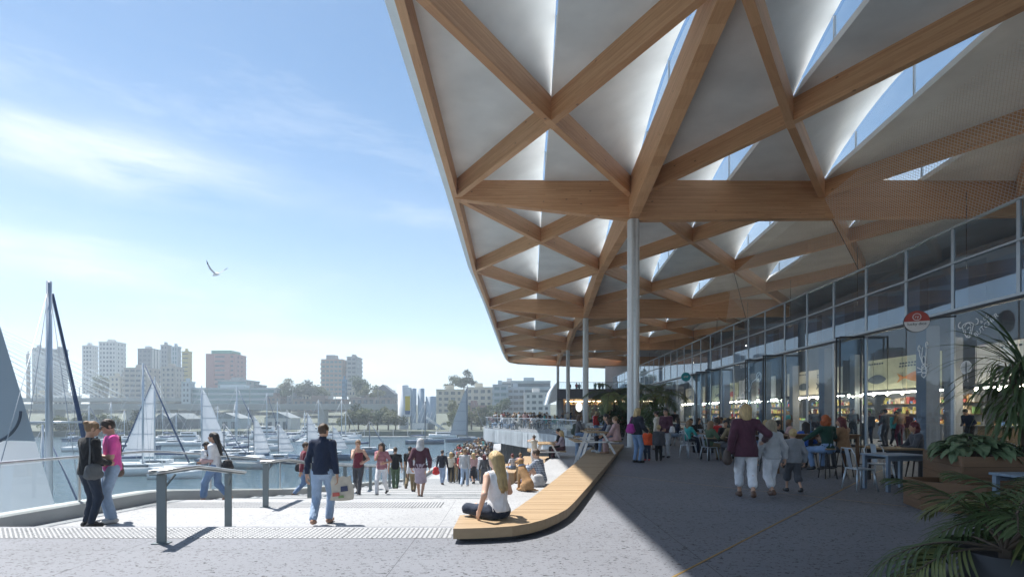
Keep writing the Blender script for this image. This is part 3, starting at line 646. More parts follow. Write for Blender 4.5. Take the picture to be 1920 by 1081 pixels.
# hall shell
M_hall = mat('hall_wall', (0.24, 0.25, 0.27), 0.7, 0, .1, 1)
hall = empty('hall_interior', (27, 40, 0)); tag(hall, 'plain inner walls and ceiling of the market hall behind the glass', kind='structure')
q = MB(); q.add([(28.5 - 27, -8 - 40, 0), (31 - 27, 100 - 40, 0), (31 - 27, 100 - 40, 12), (28.5 - 27, -8 - 40, 12)], [(0, 1, 2, 3)]); q.build('back_wall', M_hall, hall)
q = MB(); q.box(21 - 27, 60 - 27, -14 - 40, 104 - 40, ZT + .3, ZT + .6); q.build('roof_slab', M_panel, hall)
q = MB(); q.box(17.5 - 27, 60 - 27, 100 - 40, 100.3 - 40, 0, ZT + .3); q.build('end_wall', M_white, hall)
q = MB(); q.box(60 - 27, 60.3 - 27, -14 - 40, 100 - 40, 0, ZT + .3); q.build('side_wall', M_panel, hall)
for d in np.arange(7, 96, 7.65):
    q = MB(); x = lerp_tab(tF, d) + 1.6; q.box(-.28, .28, -.28, .28, 0, ZH); q.build('pillar', mat('hall_pillar', (0.20, 0.23, 0.28), .6, 0, .08, 2), hall, (x - 27, d - 40, 0))
    q = MB(); x = lerp_tab(tF, d) + 5.4; q.box(-.25, .25, -.25, .25, 0, ZH); q.build('pillar', M_hall, hall, (x - 27, d + 3.3 - 40, 0))
# stalls inside
M_sign = mat('stall_board', (0.72, 0.68, 0.56), .6, 0, .06, 1)
M_lampw = emit('stall_light', (1.0, 0.90, 0.74), 20); M_bulb = emit('bulb', (1.0, 0.82, 0.55), 45)
M_fishr = mat('fish_red', (0.42, 0.10, 0.07), .6); M_fishg = mat('fish_grey', (0.12, 0.15, 0.18), .6); M_fisho = mat('fish_orange', (0.62, 0.25, 0.06), .6)
GOODS = [mat('goods_%d' % i, c, .6) for i, c in enumerate([(.6, .3, .08), (.65, .55, .15), (.5, .08, .06), (.75, .72, .65), (.2, .35, .1), (.1, .2, .42), (.3, .16, .08), (.8, .6, .4)])]
def fish_poly(L, H, n=14):
    top = []; bot = []
    for i in range(n + 1):
        t = i / n; h = H * (math.sin(math.pi * min(1, t * 1.02)) ** .8) * (1 - .25 * t); top.append((t * L * .78, h)); bot.append((t * L * .78, -h * .85))
    top[-1] = (L * .78, H * .10); bot[-1] = (L * .78, -H * .10)
    return top + [(L, H * .75), (L * .92, 0), (L, -H * .75)] + bot[::-1][:-1]
random.seed(11)
stall_labels = [('red snapper', M_fishr, 'cream'), ('grey tuna', M_fishg, 'white'), ('orange crab', M_fisho, 'cream'), ('dark blue', M_fishg, 'grey'), ('red prawn', M_fishr, 'white')]
snames = ['market stall behind the glass nearest the planter, red fish on its board', 'market stall behind the open doors with a grey tuna on its board',
          'market stall behind the glass with an orange fish board, third from the planter', 'market stall seen through the middle of the glass front, fourth from the planter',
          'market stall with red fish board behind the palms at the far end', 'far market stall behind the round teal sign', 'last market stall deep inside the hall']
sd = 9.0
for si in range(7):
    L = 7.2; x = lerp_tab(tF, sd + 3.5) + 6.0 + .4 * (si % 2)
    r = empty('market_stall', (x, sd, 0), 0, snames[si], 'market stall', 'stalls inside the hall')
    bmat = [M_sign, M_white, mat('board_green', (.52, .55, .40), .6)][si % 3]
    q = MB(); q.box(0, .8, 0, L, .02, .95); bevel(q.build('counter', [M_white, M_table, M_hall][si % 3], r), .02)
    q = MB(); q.box(-.06, .9, -.05, L + .05, .95, 1.0); q.build('counter_top', M_conc, r)
    q = MB(); q.box(-.1, .0, 0, L, 2.95, 4.75); hd = q.build('header_board', bmat, r)
    q = MB(); q.box(-.04, 2.2, 0, L, 2.80, 2.93); q.build('canopy', M_dark, r)
    q = MB(); q.box(.1, .22, .2, L - .2, 2.72, 2.78); q.build('light_strip', M_lampw, r)
    q = MB(); q.box(2.2, 2.3, 0, L, 0, 2.8); q.build('back_panel', M_hall, r)
    for k in range(3):
        q = MB(); q.box(1.75, 2.2, .1, L - .1, .9 + .6 * k, .94 + .6 * k); sh = q.build('shelf', M_table, r)
        g = MB(); y = .15
        while y < L - .3:
            w_ = random.uniform(.08, .24); h = random.uniform(.12, .42); g.box(1.8, 2.1, y, y + w_, .942 + .6 * k, .942 + .6 * k + h, random.randrange(8)); y += w_ + random.uniform(.01, .08)
        o = g.build('goods', GOODS, sh); o['kind'] = 'stuff'
    g = MB(); y = .2
    while y < L - .3:
        w_ = random.uniform(.15, .4); g.lathe([(0.001, .18), (w_ * .3, .14), (w_ * .5, 0)], 8, random.randrange(8), (.4, y, 1.0)); y += w_ + .05
    o = g.build('displayed_food', GOODS, r); o['kind'] = 'stuff'
    _, fm, _ = stall_labels[si % 5]
    for fy, fl in ((.6, 2.4), (3.9, 2.2)):
        pl = fish_poly(fl, .34); q = MB(); q.prism([(a, b) for a, b in pl], 0, .02); q.v = [(-.13 - zz, fy + xx, 3.55 + yy) for xx, yy, zz in q.v]; q.build('painted_fish', fm if fy < 1 else M_fishg, hd)
    q = MB()
    for row, (y0, n_) in enumerate(((1.0, 9), (1.4, 7), (4.2, 8))):
        for k in range(n_): q.box(-.115, -.102, y0 + k * .22, y0 + k * .22 + .13, 4.15 + .16 * row, 4.24 + .16 * row)
    q.build('menu_writing', M_fishg, hd)
    for k in range(6):
        q = MB(); yy = .7 + k * 1.15; q.tube([(-.7, yy, ZH), (-.7, yy, 2.75)], .008, 5, 0); q.lathe([(.001, 2.55), (.055, 2.60), (.07, 2.66), (.05, 2.73), (.01, 2.76)], 10, 1, (-.7, yy, 0))
        q.build('pendant_lamp', [M_dark, M_bulb], r)
    sd += 9.2
# high-bay lamps added in the hall to brighten the roof above it
M_filllamp = emit('fill_lamp_glow', (1.0, 0.86, 0.66), 60)
for k in range(11):
    d = 8 + 8.0 * k; x = lerp_tab(tF, d) + 4.6
    r = empty('hall_fill_lamp', (x, d, 7.6), 0, 'added high lamp brightening the roof over the hall, %s from the near end' % ['first', 'second', 'third', 'fourth', 'fifth', 'sixth', 'seventh', 'eighth', 'ninth', 'tenth', 'eleventh'][k], 'lamp', 'fill lamps added in the hall')
    q = MB(); q.lathe([(.03, .42), (.12, .40), (.36, .05), (.38, 0)], 16); q.build('shade', M_dark, r)
    q = MB(); q.lathe([(.001, .06), (.30, .06), (.30, .03), (.001, .03)], 16); q.build('fill_lamp_disc', M_filllamp, r)
    q = MB(); q.tube([(0, 0, .4), (0, 0, 3.9)], .015, 5); q.build('cord', M_dark, r)
# bird net hung between the roof and the facade head
net = empty('bird_net', (14.2, 24.4, 8.05), 0, 'fine diamond wire net hanging between the timber roof and the glass front', 'net'); NO = net.location.copy()
def npnt(d, v):
    x = lerp_tab(tR, d) * (1 - v) + lerp_tab(tF, d) * v; return Vector((x, d, 11.30 * (1 - v) + (ZTOP + .04) * v)) - NO
q = MB(); sp = .14; d = 4.0
while d < 40:
    for s_ in (-1, 1):
        a = [(d, 0), (d + s_ * 1.7, .5), (d + s_ * 3.4, 1)]
        if a[-1][0] < 4 or a[-1][0] > 41: continue
        q.tube([npnt(*p) for p in a], .0062, 3, 0, False, False)
    d += sp
o = q.build('wire_mesh', M_wire, net); o['kind'] = 'stuff'
for d in (11.8, 24.4, 37.0):
    q = MB(); q.tube([npnt(d, 0), npnt(d, 1)], .014, 6); q.build('cable', M_dark, net)
q = MB(); q.tube([npnt(d_, 1) for d_ in np.arange(4, 41, 1.0)], .016, 6); q.build('bottom_cable', M_wire, net)
# round blade signs
def text_mesh(s, size, name='lettering', extr=.002):
    c = bpy.data.curves.new(name, 'FONT'); c.body = s; c.size = size; c.align_x = 'CENTER'; c.align_y = 'CENTER'; c.extrude = extr
    o = bpy.data.objects.new(name, c); col.objects.link(o); dg = bpy.context.evaluated_depsgraph_get(); me = bpy.data.meshes.new_from_object(o.evaluated_get(dg))
    bpy.data.objects.remove(o); return me
def disc(r, n=40, y=0.0, a0=0.0, a1=2 * math.pi): return [(r * math.cos(a0 + (a1 - a0) * i / n), r * math.sin(a0 + (a1 - a0) * i / n)) for i in range(n + (0 if abs(a1 - a0 - 2 * math.pi) < 1e-6 else 1))]
def plate(poly, y0, y1):      # polygon standing in local XZ, facing -Y
    n = len(poly); q = MB(); q.add([(x, y0, z) for x, z in poly] + [(x, y1, z) for x, z in poly], [tuple(range(n)), tuple(range(n, 2 * n))[::-1]] + [(i, n + i, n + (i + 1) % n, (i + 1) % n) for i in range(n)]); return q
def ring(r, w_, y, n=28):
    q = MB(); vs = []; 
    for i in range(n):
        a = 2 * math.pi * i / n; vs += [((r - w_) * math.cos(a), y, (r - w_) * math.sin(a)), (r * math.cos(a), y, r * math.sin(a))]
    q.add(vs, [(2 * i, 2 * i + 1, (2 * i + 3) % (2 * n), (2 * i + 2) % (2 * n)) for i in range(n)]); return q
M_red = mat('sign_red', (0.40, 0.045, 0.03), .5, 0, .05); M_swhite = mat('sign_white', (0.70, 0.66, 0.64), .5, 0, .04); M_teal = mat('sign_teal', (0.0, 0.28, 0.33), .5, 0, .04)
p = P(1719, 602, 18.4)
sg = empty('round_shop_sign', p, R(-26), 'round red and white shop sign reading lucky dice on the glass front', 'sign', 'round blade signs on the glass front')
rs = .37
plate(disc(rs), 0, .11).build('sign_body', M_dark, sg)
plate(disc(rs * .97, 24, 0, R(0), R(180)), -.012, -.001).build('red_half', M_red, sg)
plate(disc(rs * .97, 24, 0, R(180), R(360)), -.010, -.001).build('white_half', M_swhite, sg)
o = ring(.125, .022, -.016).build('ring_emblem', M_swhite, sg); o.location = (0, 0, .15)
me = text_mesh('ry', .15); me.materials.append(M_swhite); link('emblem_letters', me, sg, (0, -.016, .155)).rotation_euler = (R(90), 0, 0)
me = text_mesh('lucky dice', .135); me.materials.append(M_dark); link('lettering', me, sg, (0, -.014, -.09)).rotation_euler = (R(90), 0, 0)
q = MB(); q.bar((rs * .9, .06, .1), (1.1, .1, .1), .05, .05); q.build('bracket', M_dark, sg)
p = P(1286, 706, 49.5)
sg = empty('round_shop_sign', p, R(-14), 'round teal shop sign with white script on the far glass front', 'sign', 'round blade signs on the glass front')
plate(disc(.42), 0, .12).build('sign_body', M_teal, sg)
q = MB(); zz = [(-.24, -.08), (-.14, .1), (-.12, -.08), (.0, .12), (.02, -.07), (.14, .11), (.13, -.05), (.25, .09)]
for a, b in zip(zz, zz[1:]): q.bar((a[0], -.008, a[1]), (b[0], -.008, b[1]), .035, .012)
q.build('script', M_swhite, sg)
q = MB(); q.bar((.38, .06, 0), (.9, .1, 0), .05, .05); q.build('bracket', M_dark, sg)
# white line drawings on the shop glass
M_line = mat('white_line', (0.82, 0.83, 0.84), .7, 0, .02)
def drawing(strokes, d, z, size, name, wd=.018, texts=()):
    tx = (lerp_tab(tF, d + .5) - lerp_tab(tF, d)) / .5; t = Vector((-tx, -1, 0)).normalized()      # reading direction seen from outside
    o3 = fp(d, z, -.03); q = MB()
    for s_ in strokes:
        pts = [o3 + t * (x * size) + Vector((0, 0, y * size)) for x, y in s_]
        for a, b in zip(pts, pts[1:]): q.bar(a, b, wd, .008, up=(1, 0, 0))
    g = q.build(name, M_line, fac)
    for s, sz, x, y, rot in texts:
        me = text_mesh(s, sz, 'drawn_letters', .001); me.materials.append(M_line); o = link('drawn_letters', me, g, o3 + t * (x * size) + Vector((0, 0, y * size)))
        o.matrix_local = Matrix.Translation(o3 + t * (x * size) + Vector((0, 0, y * size))) @ Matrix((( t.x, 0, -t.y, 0), (t.y, 0, t.x, 0), (0, 1, 0, 0), (0, 0, 0, 1))) @ Matrix.Rotation(rot, 4, 'Z')
def arc(cx, cy, rx, ry, a0, a1, n=16): return [(cx + rx * math.cos(R(a0 + (a1 - a0) * i / n)), cy + ry * math.sin(R(a0 + (a1 - a0) * i / n))) for i in range(n + 1)]
bull = [arc(-.15, .25, .5, .28, 20, 160), [(-.62, .34), (-.5, -.05), (-.25, -.45), (0, -.5), (.12, -.35), (.22, .0), (.32, .34)], arc(-.75, .45, .2, .2, 90, 300), arc(.5, .48, .2, .2, -120, 90), arc(-.1, -.4, .12, .07, 0, 360), [(-.2, .1), (-.05, .2)], [(.12, .12), (.02, .2)], [(-.4, .1), (-.3, -.2)], [(.1, .05), (.0, -.25)], arc(-.15, .05, .3, .45, 30, 150)]
drawing(bull, 18.0, 4.35, .5, 'bull_drawing', .03, [('BUTCHER', .24, 1.3, .1, R(32)), ('& CO', .16, 1.2, .55, R(32))])
lob = [[(0, .9), (-.1, .3), (0, -.1), (.25, -.3), (.35, -.75), (.1, -1.0)], [(.35, .9), (.3, .3), (.25, -.3)], [(-.3, .8), (-.25, .4), (0, -.1)], arc(.15, -.5, .26, .2, 0, 360), arc(.12, -.8, .2, .14, 0, 360), arc(-.32, .86, .1, .18, 0, 320), arc(.38, .98, .1, .2, 0, 320), [(0, -.5), (-.5, -.3)], [(0, -.6), (-.5, -.6)], [(.35, -.4), (.75, -.2)], arc(.2, -.3, .3, .14, 0, 360), arc(.1, .1, .15, .25, 0, 360)]
drawing(lob, 20.3, 3.5, .62, 'lobster_drawing', .03, [])
drawing([arc(.1, .0, .42, .42, 0, 360, 22)] + [arc(.1, .0, .1 + .08 * k, .42, 0, 360, 18) for k in range(4)] + [[(.0, -.42), (-.1, -.9)], [(.2, -.42), (.25, -.9)]], 18.2, 3.1, .55, 'sea_urchin_drawing', .018)
octo = [[(-1.6, -1.1), (-1.5, -.3), (-1.1, -.1), (-.9, -.6), (-.6, -1.0)], [(-.6, -.9), (-.4, .2), (-.1, .4), (.4, .1), (.8, .7), (1.5, .9), (2.0, 1.2), (2.1, .8), (1.7, .6)], arc(1.8, 1.0, .35, .25, -60, 200), arc(-.1, .5, .5, .5, 0, 180), [(-.6, .5), (-.5, 0)], [(.4, .5), (.4, .1)], arc(-.7, -.4, .3, .5, 0, 360), [(-1.6, -.2), (-.3, -.2)]]
drawing(octo, 36.8, 2.9, 1.05, 'octopus_drawing', .06, [('the angler', .55, 0, 1.9, 0)])
drawing([arc(0, .3, .35, .5, 0, 360), [(-.9, -.2), (0, 0), (.9, .15)], [(0, -.2), (0, -.9)], arc(0, -.5, .3, .4, 0, 360)], 53, 2.7, 1.0, 'shell_drawing', .07, [('fresh', .6, 0, .75, 0)])
# ------------------------------------------------------------------ two-storey cafe pavilion at the far end of the deck
pv = empty('cafe_pavilion', (11.5, 92, 0), 0, 'dark two storey cafe pavilion with roof terrace at the far end', 'building')
M_pdark = mat('pavilion_cladding', (0.10, 0.10, 0.12), .6, 0, .1, 2); M_wall_lit = mat('cafe_wall', (0.45, 0.28, 0.14), .6, 0, .2, 3)
q = MB(); q.box(-4.0, 10, -4, 14, 4.0, 4.9); q.build('floor_slab', M_pdark, pv)
q = MB(); q.box(-4.0, 10, -4.05, -3.95, 4.9, 5.55); q.box(-4.05, -3.95, -4, 14, 4.9, 5.55); q.build('parapet', M_pdark, pv)
for k in range(7):
    q = MB(); q.add([(-4 + 2 * k + .03, -3.9, 5.55), (-4 + 2 * k + 1.97, -3.9, 5.55), (-4 + 2 * k + 1.97, -3.9, 6.6), (-4 + 2 * k + .03, -3.9, 6.6)], [(0, 1, 2, 3)]); q.build('terrace_glass', M_glass, pv)
    q = MB(); q.bar((-4 + 2 * k, -3.9, 5.5), (-4 + 2 * k, -3.9, 6.65), .05); q.build('rail_post', M_post, pv)
q = MB(); q.bar((-4, -3.9, 6.65), (10, -3.9, 6.65), .06); q.build('top_rail', M_post, pv)
q = MB(); q.box(-3, 10, 3, 3.2, 0, 4); q.build('back_wall', M_wall_lit, pv)
for k in range(4):
    q = MB(); q.box(-2, 9, 2.5, 3, .9 + .7 * k, .95 + .7 * k); sh = q.build('bar_shelf', M_table, pv)
    g = MB(); x = -1.9
    while x < 8.8:
        h = random.uniform(.2, .45); g.lathe([(.05, 0), (.05, h * .6), (.02, h * .8), (.02, h)], 6, random.randrange(8), (x, 2.75, .95 + .7 * k)); x += random.uniform(.12, .3)
    o = g.build('bottles', GOODS, sh); o['kind'] = 'stuff'
q = MB(); q.box(-2, 9, 2.2, 2.3, 3.6, 3.7); q.build('bar_light', emit('bar_light', (1, .7, .38), 14), pv)
q = MB(); q.box(-2, 9, -.5, .2, 0, 1.1); q.build('bar_counter', M_box, pv)
for k in range(8):
    q = MB(); q.box(-3.1 + k * 1.85, -2.95 + k * 1.85, -3.1, -2.95, 0, 4); q.build('window_post', M_pdark, pv)
q = MB(); q.add([(-3, -3, 0), (10, -3, 0), (10, -3, 4), (-3, -3, 4)], [(0, 1, 2, 3)]); q.build('front_glass', M_fglass, pv)
for k in range(6):
    q = MB(); q.box(-3.1, -3.0, -3 + k * 2.2, -2.0 + k * 2.2, 0, 4); q.build('side_panel', M_pdark, pv)
q = MB(); q.add([(-5.6, -4, 3.0), (-4.05, -4, 3.6), (-4.05, -4, 6.6), (-5.0, -4, 5.2), (-5.6, 10, 3.0), (-4.05, 10, 3.6), (-4.05, 10, 6.6), (-5.0, 10, 5.2)], [(0, 1, 2, 3), (7, 6, 5, 4), (0, 4, 5, 1), (3, 2, 6, 7), (0, 3, 7, 4)]); q.build('white_fin', M_white, pv)
# round white face logo plate on the cafe front
q = plate(disc(.8, 20), 0, .05); o = q.build('logo_plate', emit('logo_glow', (1, .95, .85), 1.0), pv); o.location = (-.3, -2.9, 2.6); o.scale = (.7, 1, 1)
# ------------------------------------------------------------------ far shore: land, roads, buildings, trees
def ngrid(pts2, z): return None
SH = 183.0
M_land = mat('shore_ground', (0.085, 0.10, 0.075), .9, 0, .3, .08)
q = MB(); q.add([(-900, SH, -4.6), (320, SH, -4.6), (320, 260, -4.2), (-900, 260, -4.2), (-900, 420, 6), (320, 420, 9), (-900, 900, 14), (320, 900, 16), (-900, SH, -8), (320, SH, -8)], [(0, 1, 2, 3), (3, 2, 5, 4), (4, 5, 7, 6), (8, 9, 1, 0)])
tag(q.build('far_shore', M_land), 'low wooded land across the harbour', kind='structure')
M_bglass = mat('far_glass', (0.075, 0.10, 0.12), .2, 0, .25, .3); M_bglass2 = mat('far_glass_teal', (0.10, 0.20, 0.22), .2, 0, .2, .3)
def wallm(n, c): return mat('far_' + n, tuple(x_ * .74 for x_ in c), .75, 0, .08, .2)
def tower(label, px0, px1, ytop, ybot, d, c, dep=14, fl=3.2, bay=3.4, style='grid', glass=None, name='apartment_tower', roof=True, band=.5, side=None):
    if px1 < 930:      # keep the visible flank inside the width seen in the photograph
        k_ = (960 - px1) / FPX; dep = min(dep, .38 * (px1 - px0) * d / FPX / k_); px1 = px1 - k_ * FPX * dep / (d + dep) * 1.0
    x0, x1 = (px0 - 960) * d / FPX, (px1 - 960) * d / FPX; zt = CAMZ + (HOR - ytop) * d / FPX; zb = CAMZ + (HOR - ybot) * d / FPX
    r = empty(name, ((x0 + x1) / 2, d, zb), 0, label, 'building'); W, H = x1 - x0, zt - zb; h = W / 2
    wm_ = wallm(c[0], c[1]); sm = wallm(*side) if side else wm_
    q = MB(); q.box(-h + .25, h - .25, .25, dep, 0, H - .3); q.build('glazing', glass or M_bglass, r)
    nf = max(2, round(H / fl)); fh = H / nf; nb = max(2, round(W / bay)); bw = W / nb
    for k in range(nf + 1):
        z = k * fh; hh = fh * band / 2
        q = MB(); pr = .9 if style == 'balcony' and 0 < k < nf else 0
        q.box(-h - pr * .3, h + pr * .3, -pr, dep + .2, max(0, z - hh), min(H, z + hh)); q.build('floor_band', wm_, r)
    if style in ('grid', 'balcony', 'piers'):
        pw = bw * (.38 if style != 'balcony' else .2)
        for k in range(nb + 1):
            x = min(max(-h + k * bw, -h + pw / 2), h - pw / 2)
            q = MB(); q.box(x - pw / 2, x + pw / 2, .04, .6, 0.02, H - .02); q.build('pier', wm_, r)
    for s_ in (-1, 1):
        for k in range(3):
            q = MB(); y0 = .1 + k * dep / 3; a, b = sorted((s_ * (h - .3), s_ * (h + .03))); q.box(a, b, y0, y0 + dep / 3 * .62, .03, H - .03); q.build('side_pier', sm, r)
    if roof:
        q = MB(); q.box(-h - .15, h + .15, -.15, dep + .35, H, H + .5); q.build('roof_edge', wm_, r)
        q = MB(); q.box(-h * .35, h * .2, dep * .3, dep * .7, H + .5, H + 2.6); q.build('plant_room', sm, r)
    return r, W, H
cream = ('cream', (.62, .58, .48)); whit = ('white', (.72, .72, .70)); grey = ('grey', (.34, .36, .37)); dgrey = ('dgrey', (.19, .21, .23)); pink = ('pink', (.44, .23, .21)); beige = ('beige', (.46, .43, .38)); yel = ('yellow', (.62, .52, .18)); brown = ('brown', (.26, .21, .18)); bluew = ('bluewhite', (.46, .54, .58)); green = ('green', (.16, .40, .30))
tower('narrow brick red tower at the far left of the skyline', 49, 57, 664, 748, 420, brown, 8, style='piers')
tower('grey glass tower just left of the tall near mast', 60, 88, 652, 748, 415, grey, 14, style='grid', glass=M_bglass2)
tower('dark grey tower just right of the tall near mast', 97, 128, 655, 748, 430, dgrey, 14)
tower('plain white slab tower with fine vertical lines', 154, 184, 648, 738, 410, whit, 12, style='piers', bay=2.2)
tower('white checkered tower, taller of the white pair', 185, 236, 641, 738, 400, whit, 14, bay=2.6)
tower('dark stepped tower with white flank in the left skyline', 258, 301, 654, 720, 395, dgrey, 14, side=whit)
tower('tallest grey tower of the left cluster', 301, 322, 647, 740, 390, grey, 12)
tower('teal glass tower beside the yellow one', 321, 340, 650, 740, 385, bluew, 12, glass=M_bglass2, band=.3)
tower('yellow tower with balconies in the left skyline', 341, 360, 659, 740, 392, yel, 12, style='bands', band=.8)
tower('wide beige apartment block with balconies below the left towers', 232, 300, 690, 764, 340, beige, 14, style='balcony')
tower('beige apartment block with small windows left of the glass office', 301, 345, 688, 764, 335, beige, 14)
tower('low white house block on the hill at the left', 205, 236, 706, 764, 350, cream, 12)
r, W, H = tower('pinkish brown slab building with a green roof storey', 386, 461, 664, 732, 380, pink, 16, style='bands', band=.62)
for a, b in ((-.5, -.2), (.14, .34), (.44, .5)):
    q = MB(); q.box(a * W, b * W, -.12, .5, .05, H - .05); q.build('blank_panel', wallm(*pink), r)
q = MB(); q.box(-.34 * W, .35 * W, 1, 14, H + .5, H + 3.0); q.build('green_storey', wallm(*green), r)
tower('long low glass office building with flat roof', 350, 537, 728, 768, 320, bluew, 18, style='bands', glass=M_bglass2, band=.42, name='office_building')
tower('upper glass office block set back above the long office', 408, 486, 713, 730, 345, grey, 18, style='bands', glass=M_bglass2, band=.4, name='office_building')
tower('white stair block at the left end of the glass office', 340, 366, 716, 765, 318, bluew, 12, name='office_building')
r, W, H = tower('broad residential tower with curved balconies in the middle skyline', 602, 652, 674, 742, 400, ('tan', (.46, .34, .27)), 14, style='balcony', glass=M_bglass2)
q = MB(); q.box(-W * .30, W * .12, 2, 10, H + .5, H + 3.8); q.build('lift_tower', wallm(*grey), r)
tower('grey flank tower joined to the residential tower', 650, 679, 669, 742, 402, grey, 16, style='balcony')
tower('narrow blue chequered stair tower below the residential tower', 641, 651, 712, 748, 330, ('blue', (.14, .30, .46)), 5, bay=2, name='stair_tower')
tower('grey low block left of the residential tower base', 588, 625, 734, 752, 350, grey, 12)
tower('cream house right of the residential tower base', 653, 675, 732, 752, 345, cream, 10, name='house')
tower('long low brick warehouse, left half', 548, 655, 749, 772, 300, brown, 14, style='grid', name='warehouse')
tower('long low brick warehouse, right half', 657, 745, 746, 772, 298, ('brick', (.30, .25, .23)), 14, style='grid', name='warehouse')
# gabled dark house
d = 330; r = empty('gabled_house', P(718, 752, d), 0, 'dark gabled house with pointed roof left of the silos', 'house')
q = MB(); q.box(-7, 7, 0, 10, 0, 4.5); q.build('wall', wallm('slate', (.20, .22, .25)), r)
q = MB(); q.add([(-7.6, -.5, 4.5), (7.6, -.5, 4.5), (0, -.5, 10.5), (-7.6, 10.5, 4.5), (7.6, 10.5, 4.5), (0, 10.5, 10.5)], [(0, 1, 2), (5, 4, 3), (0, 2, 5, 3), (1, 4, 5, 2)]); q.build('roof', wallm('slate_roof', (.14, .16, .19)), r)
for k in range(4): q = MB(); q.box(-5.5 + 3 * k, -4 + 3 * k, -.06, .1, 1.2, 3.2); q.build('window', M_bglass, r)
tower('cream apartment block right of the silos', 818, 872, 731, 775, 262, cream, 12, fl=3.1, bay=3.6)
tower('white apartment block with rows of square windows', 873, 926, 727, 776, 256, ('ivory', (.70, .66, .55)), 12, fl=3.0, bay=3.3)
tower('pale blue balcony block at the corner of the white apartments', 924, 952, 722, 780, 252, bluew, 12, fl=3.0, bay=3.2, style='balcony', glass=M_bglass2)
tower('blue grey apartment block behind the deck', 951, 984, 728, 782, 258, ('bluegrey', (.45, .52, .58)), 12, fl=3.0, bay=3.0, style='balcony')
tower('white gridded apartment block next to the cafe pavilion', 983, 1032, 737, 782, 246, whit, 12, fl=3.0, bay=3.0)
tower('pale building with curved roof above the apartments', 958, 1032, 715, 740, 300, bluew, 14, fl=3.4, style='bands')
tower('small white upper block above the apartments', 938, 975, 716, 730, 320, whit, 10, style='bands')
tower('low brown brick warehouse with arched gables in front of the apartments', 868, 912, 761, 784, 236, ('brick2', (.34, .24, .22)), 10, bay=3, name='warehouse')
# lower infill blocks along the waterfront
fill = [(62, 98, 738, 'low cream block below the grey glass tower', cream, 350), (100, 152, 742, 'low white terrace houses below the dark grey tower', whit, 345), (168, 204, 722, 'stepped beige block below the white towers', beige, 365), (236, 262, 700, 'slim cream block left of the beige apartments', cream, 360),
        (462, 500, 722, 'grey block right of the pinkish slab', grey, 360), (500, 538, 744, 'small brown block under the end of the glass office', brown, 312), (538, 566, 744, 'slate roofed house by the dark trees', dgrey, 310), (566, 590, 740, 'cream cottage left of the residential tower', cream, 330), (676, 700, 740, 'grey terrace right of the residential tower', grey, 345), (730, 748, 738, 'white stucco house left of the silos', whit, 340)]
for a, b, yt, lb, c, d_ in fill: tower(lb, a, b, yt, 770, d_, c, 10, fl=3.0, bay=2.8, name='low_building')
# silos
d = 200; s0 = P(757, 818, d)
sl_ = empty('concrete_silo', s0, 0, 'tall white concrete silo with yellow sign beside the water', 'silo', 'silos on the far shore')
M_silo = mat('silo_concrete', (.66, .68, .70), .7, 0, .1, .4)
q = MB(); q.lathe([(2.0, 0), (2.0, 19.4), (.01, 19.6)], 20, 0, (-.6, 2, 0)); q.build('drum', M_silo, sl_)
q = MB(); q.box(.4, 2.6, -.3, 2, 7.5, 18.4); q.build('sign_tower', M_silo, sl_)
q = MB(); q.box(.6, 2.4, -.42, -.32, 9.8, 15.2); q.build('yellow_panel', wallm('sun_yellow', (.75, .55, .02)), sl_)
q = MB(); q.box(.6, 2.4, -.42, -.32, 8.4, 9.75); q.build('blue_panel', wallm('deep_blue', (.06, .14, .30)), sl_)
q = MB(); q.lathe([(.45, 0), (.45, .1)], 12); q.v = [(x + 1.5, -.44 - z, y + 16.4) for x, y, z in q.v]; q.build('round_mark', M_dark, sl_)
for px0, px1, yt, lb in ((768, 781, 727, 'pale blue silo, middle of the tall row'), (783, 796, 727, 'pale blue silo, right of the tall row'), (798, 818, 742, 'shorter wide blue silo at the right end of the row')):
    ra = (px1 - px0) * d / FPX / 2; zz = (818 - yt) * d / FPX
    r = empty('concrete_silo', P((px0 + px1) / 2, 818, d + 2), 0, lb, 'silo', 'silos on the far shore')
    q = MB(); q.lathe([(ra, zz * .32), (ra, zz), (.01, zz + .3)], 20); q.build('drum', wallm('silo_blue', (.50, .58, .66)), r)
    q = MB(); q.lathe([(.4, zz * .12), (ra, zz * .32)], 16); q.build('hopper', wallm('silo_blue', (.50, .58, .66)), r)
    for a in range(4):
        q = MB(); q.bar((ra * .8 * math.cos(a * 1.57 + .78), ra * .8 * math.sin(a * 1.57 + .78), 0), (ra * .8 * math.cos(a * 1.57 + .78), ra * .8 * math.sin(a * 1.57 + .78), zz * .34), .3); q.build('leg', M_silo, r)
r = empty('batching_plant', P(790, 818, d - 3), 0, 'steel batching plant with conveyors and a white shed under the silos', 'industrial plant')
q = MB(); q.box(-3.5, 2, 0, 4, 0, 5); q.build('shed', M_white, r)
q = MB(); q.box(-1.5, 1, -.1, 0, 0, 3); q.build('shed_door', wallm('steelblue', (.2, .34, .42)), r)
for k in range(6): q = MB(); q.bar((-3 + k * 1.4, -.5, 5), (-2 + k * 1.5, -.5, 9), .22); q.build('truss_bar', M_silo, r)
q = MB(); q.bar((2, 0, 7), (11, 2, .5), 1.1, .9); q.build('conveyor', M_silo, r)
q = MB(); q.bar((4, 0, .5), (8, 0, 5), .3); q.build('conveyor_strut', M_silo, r)
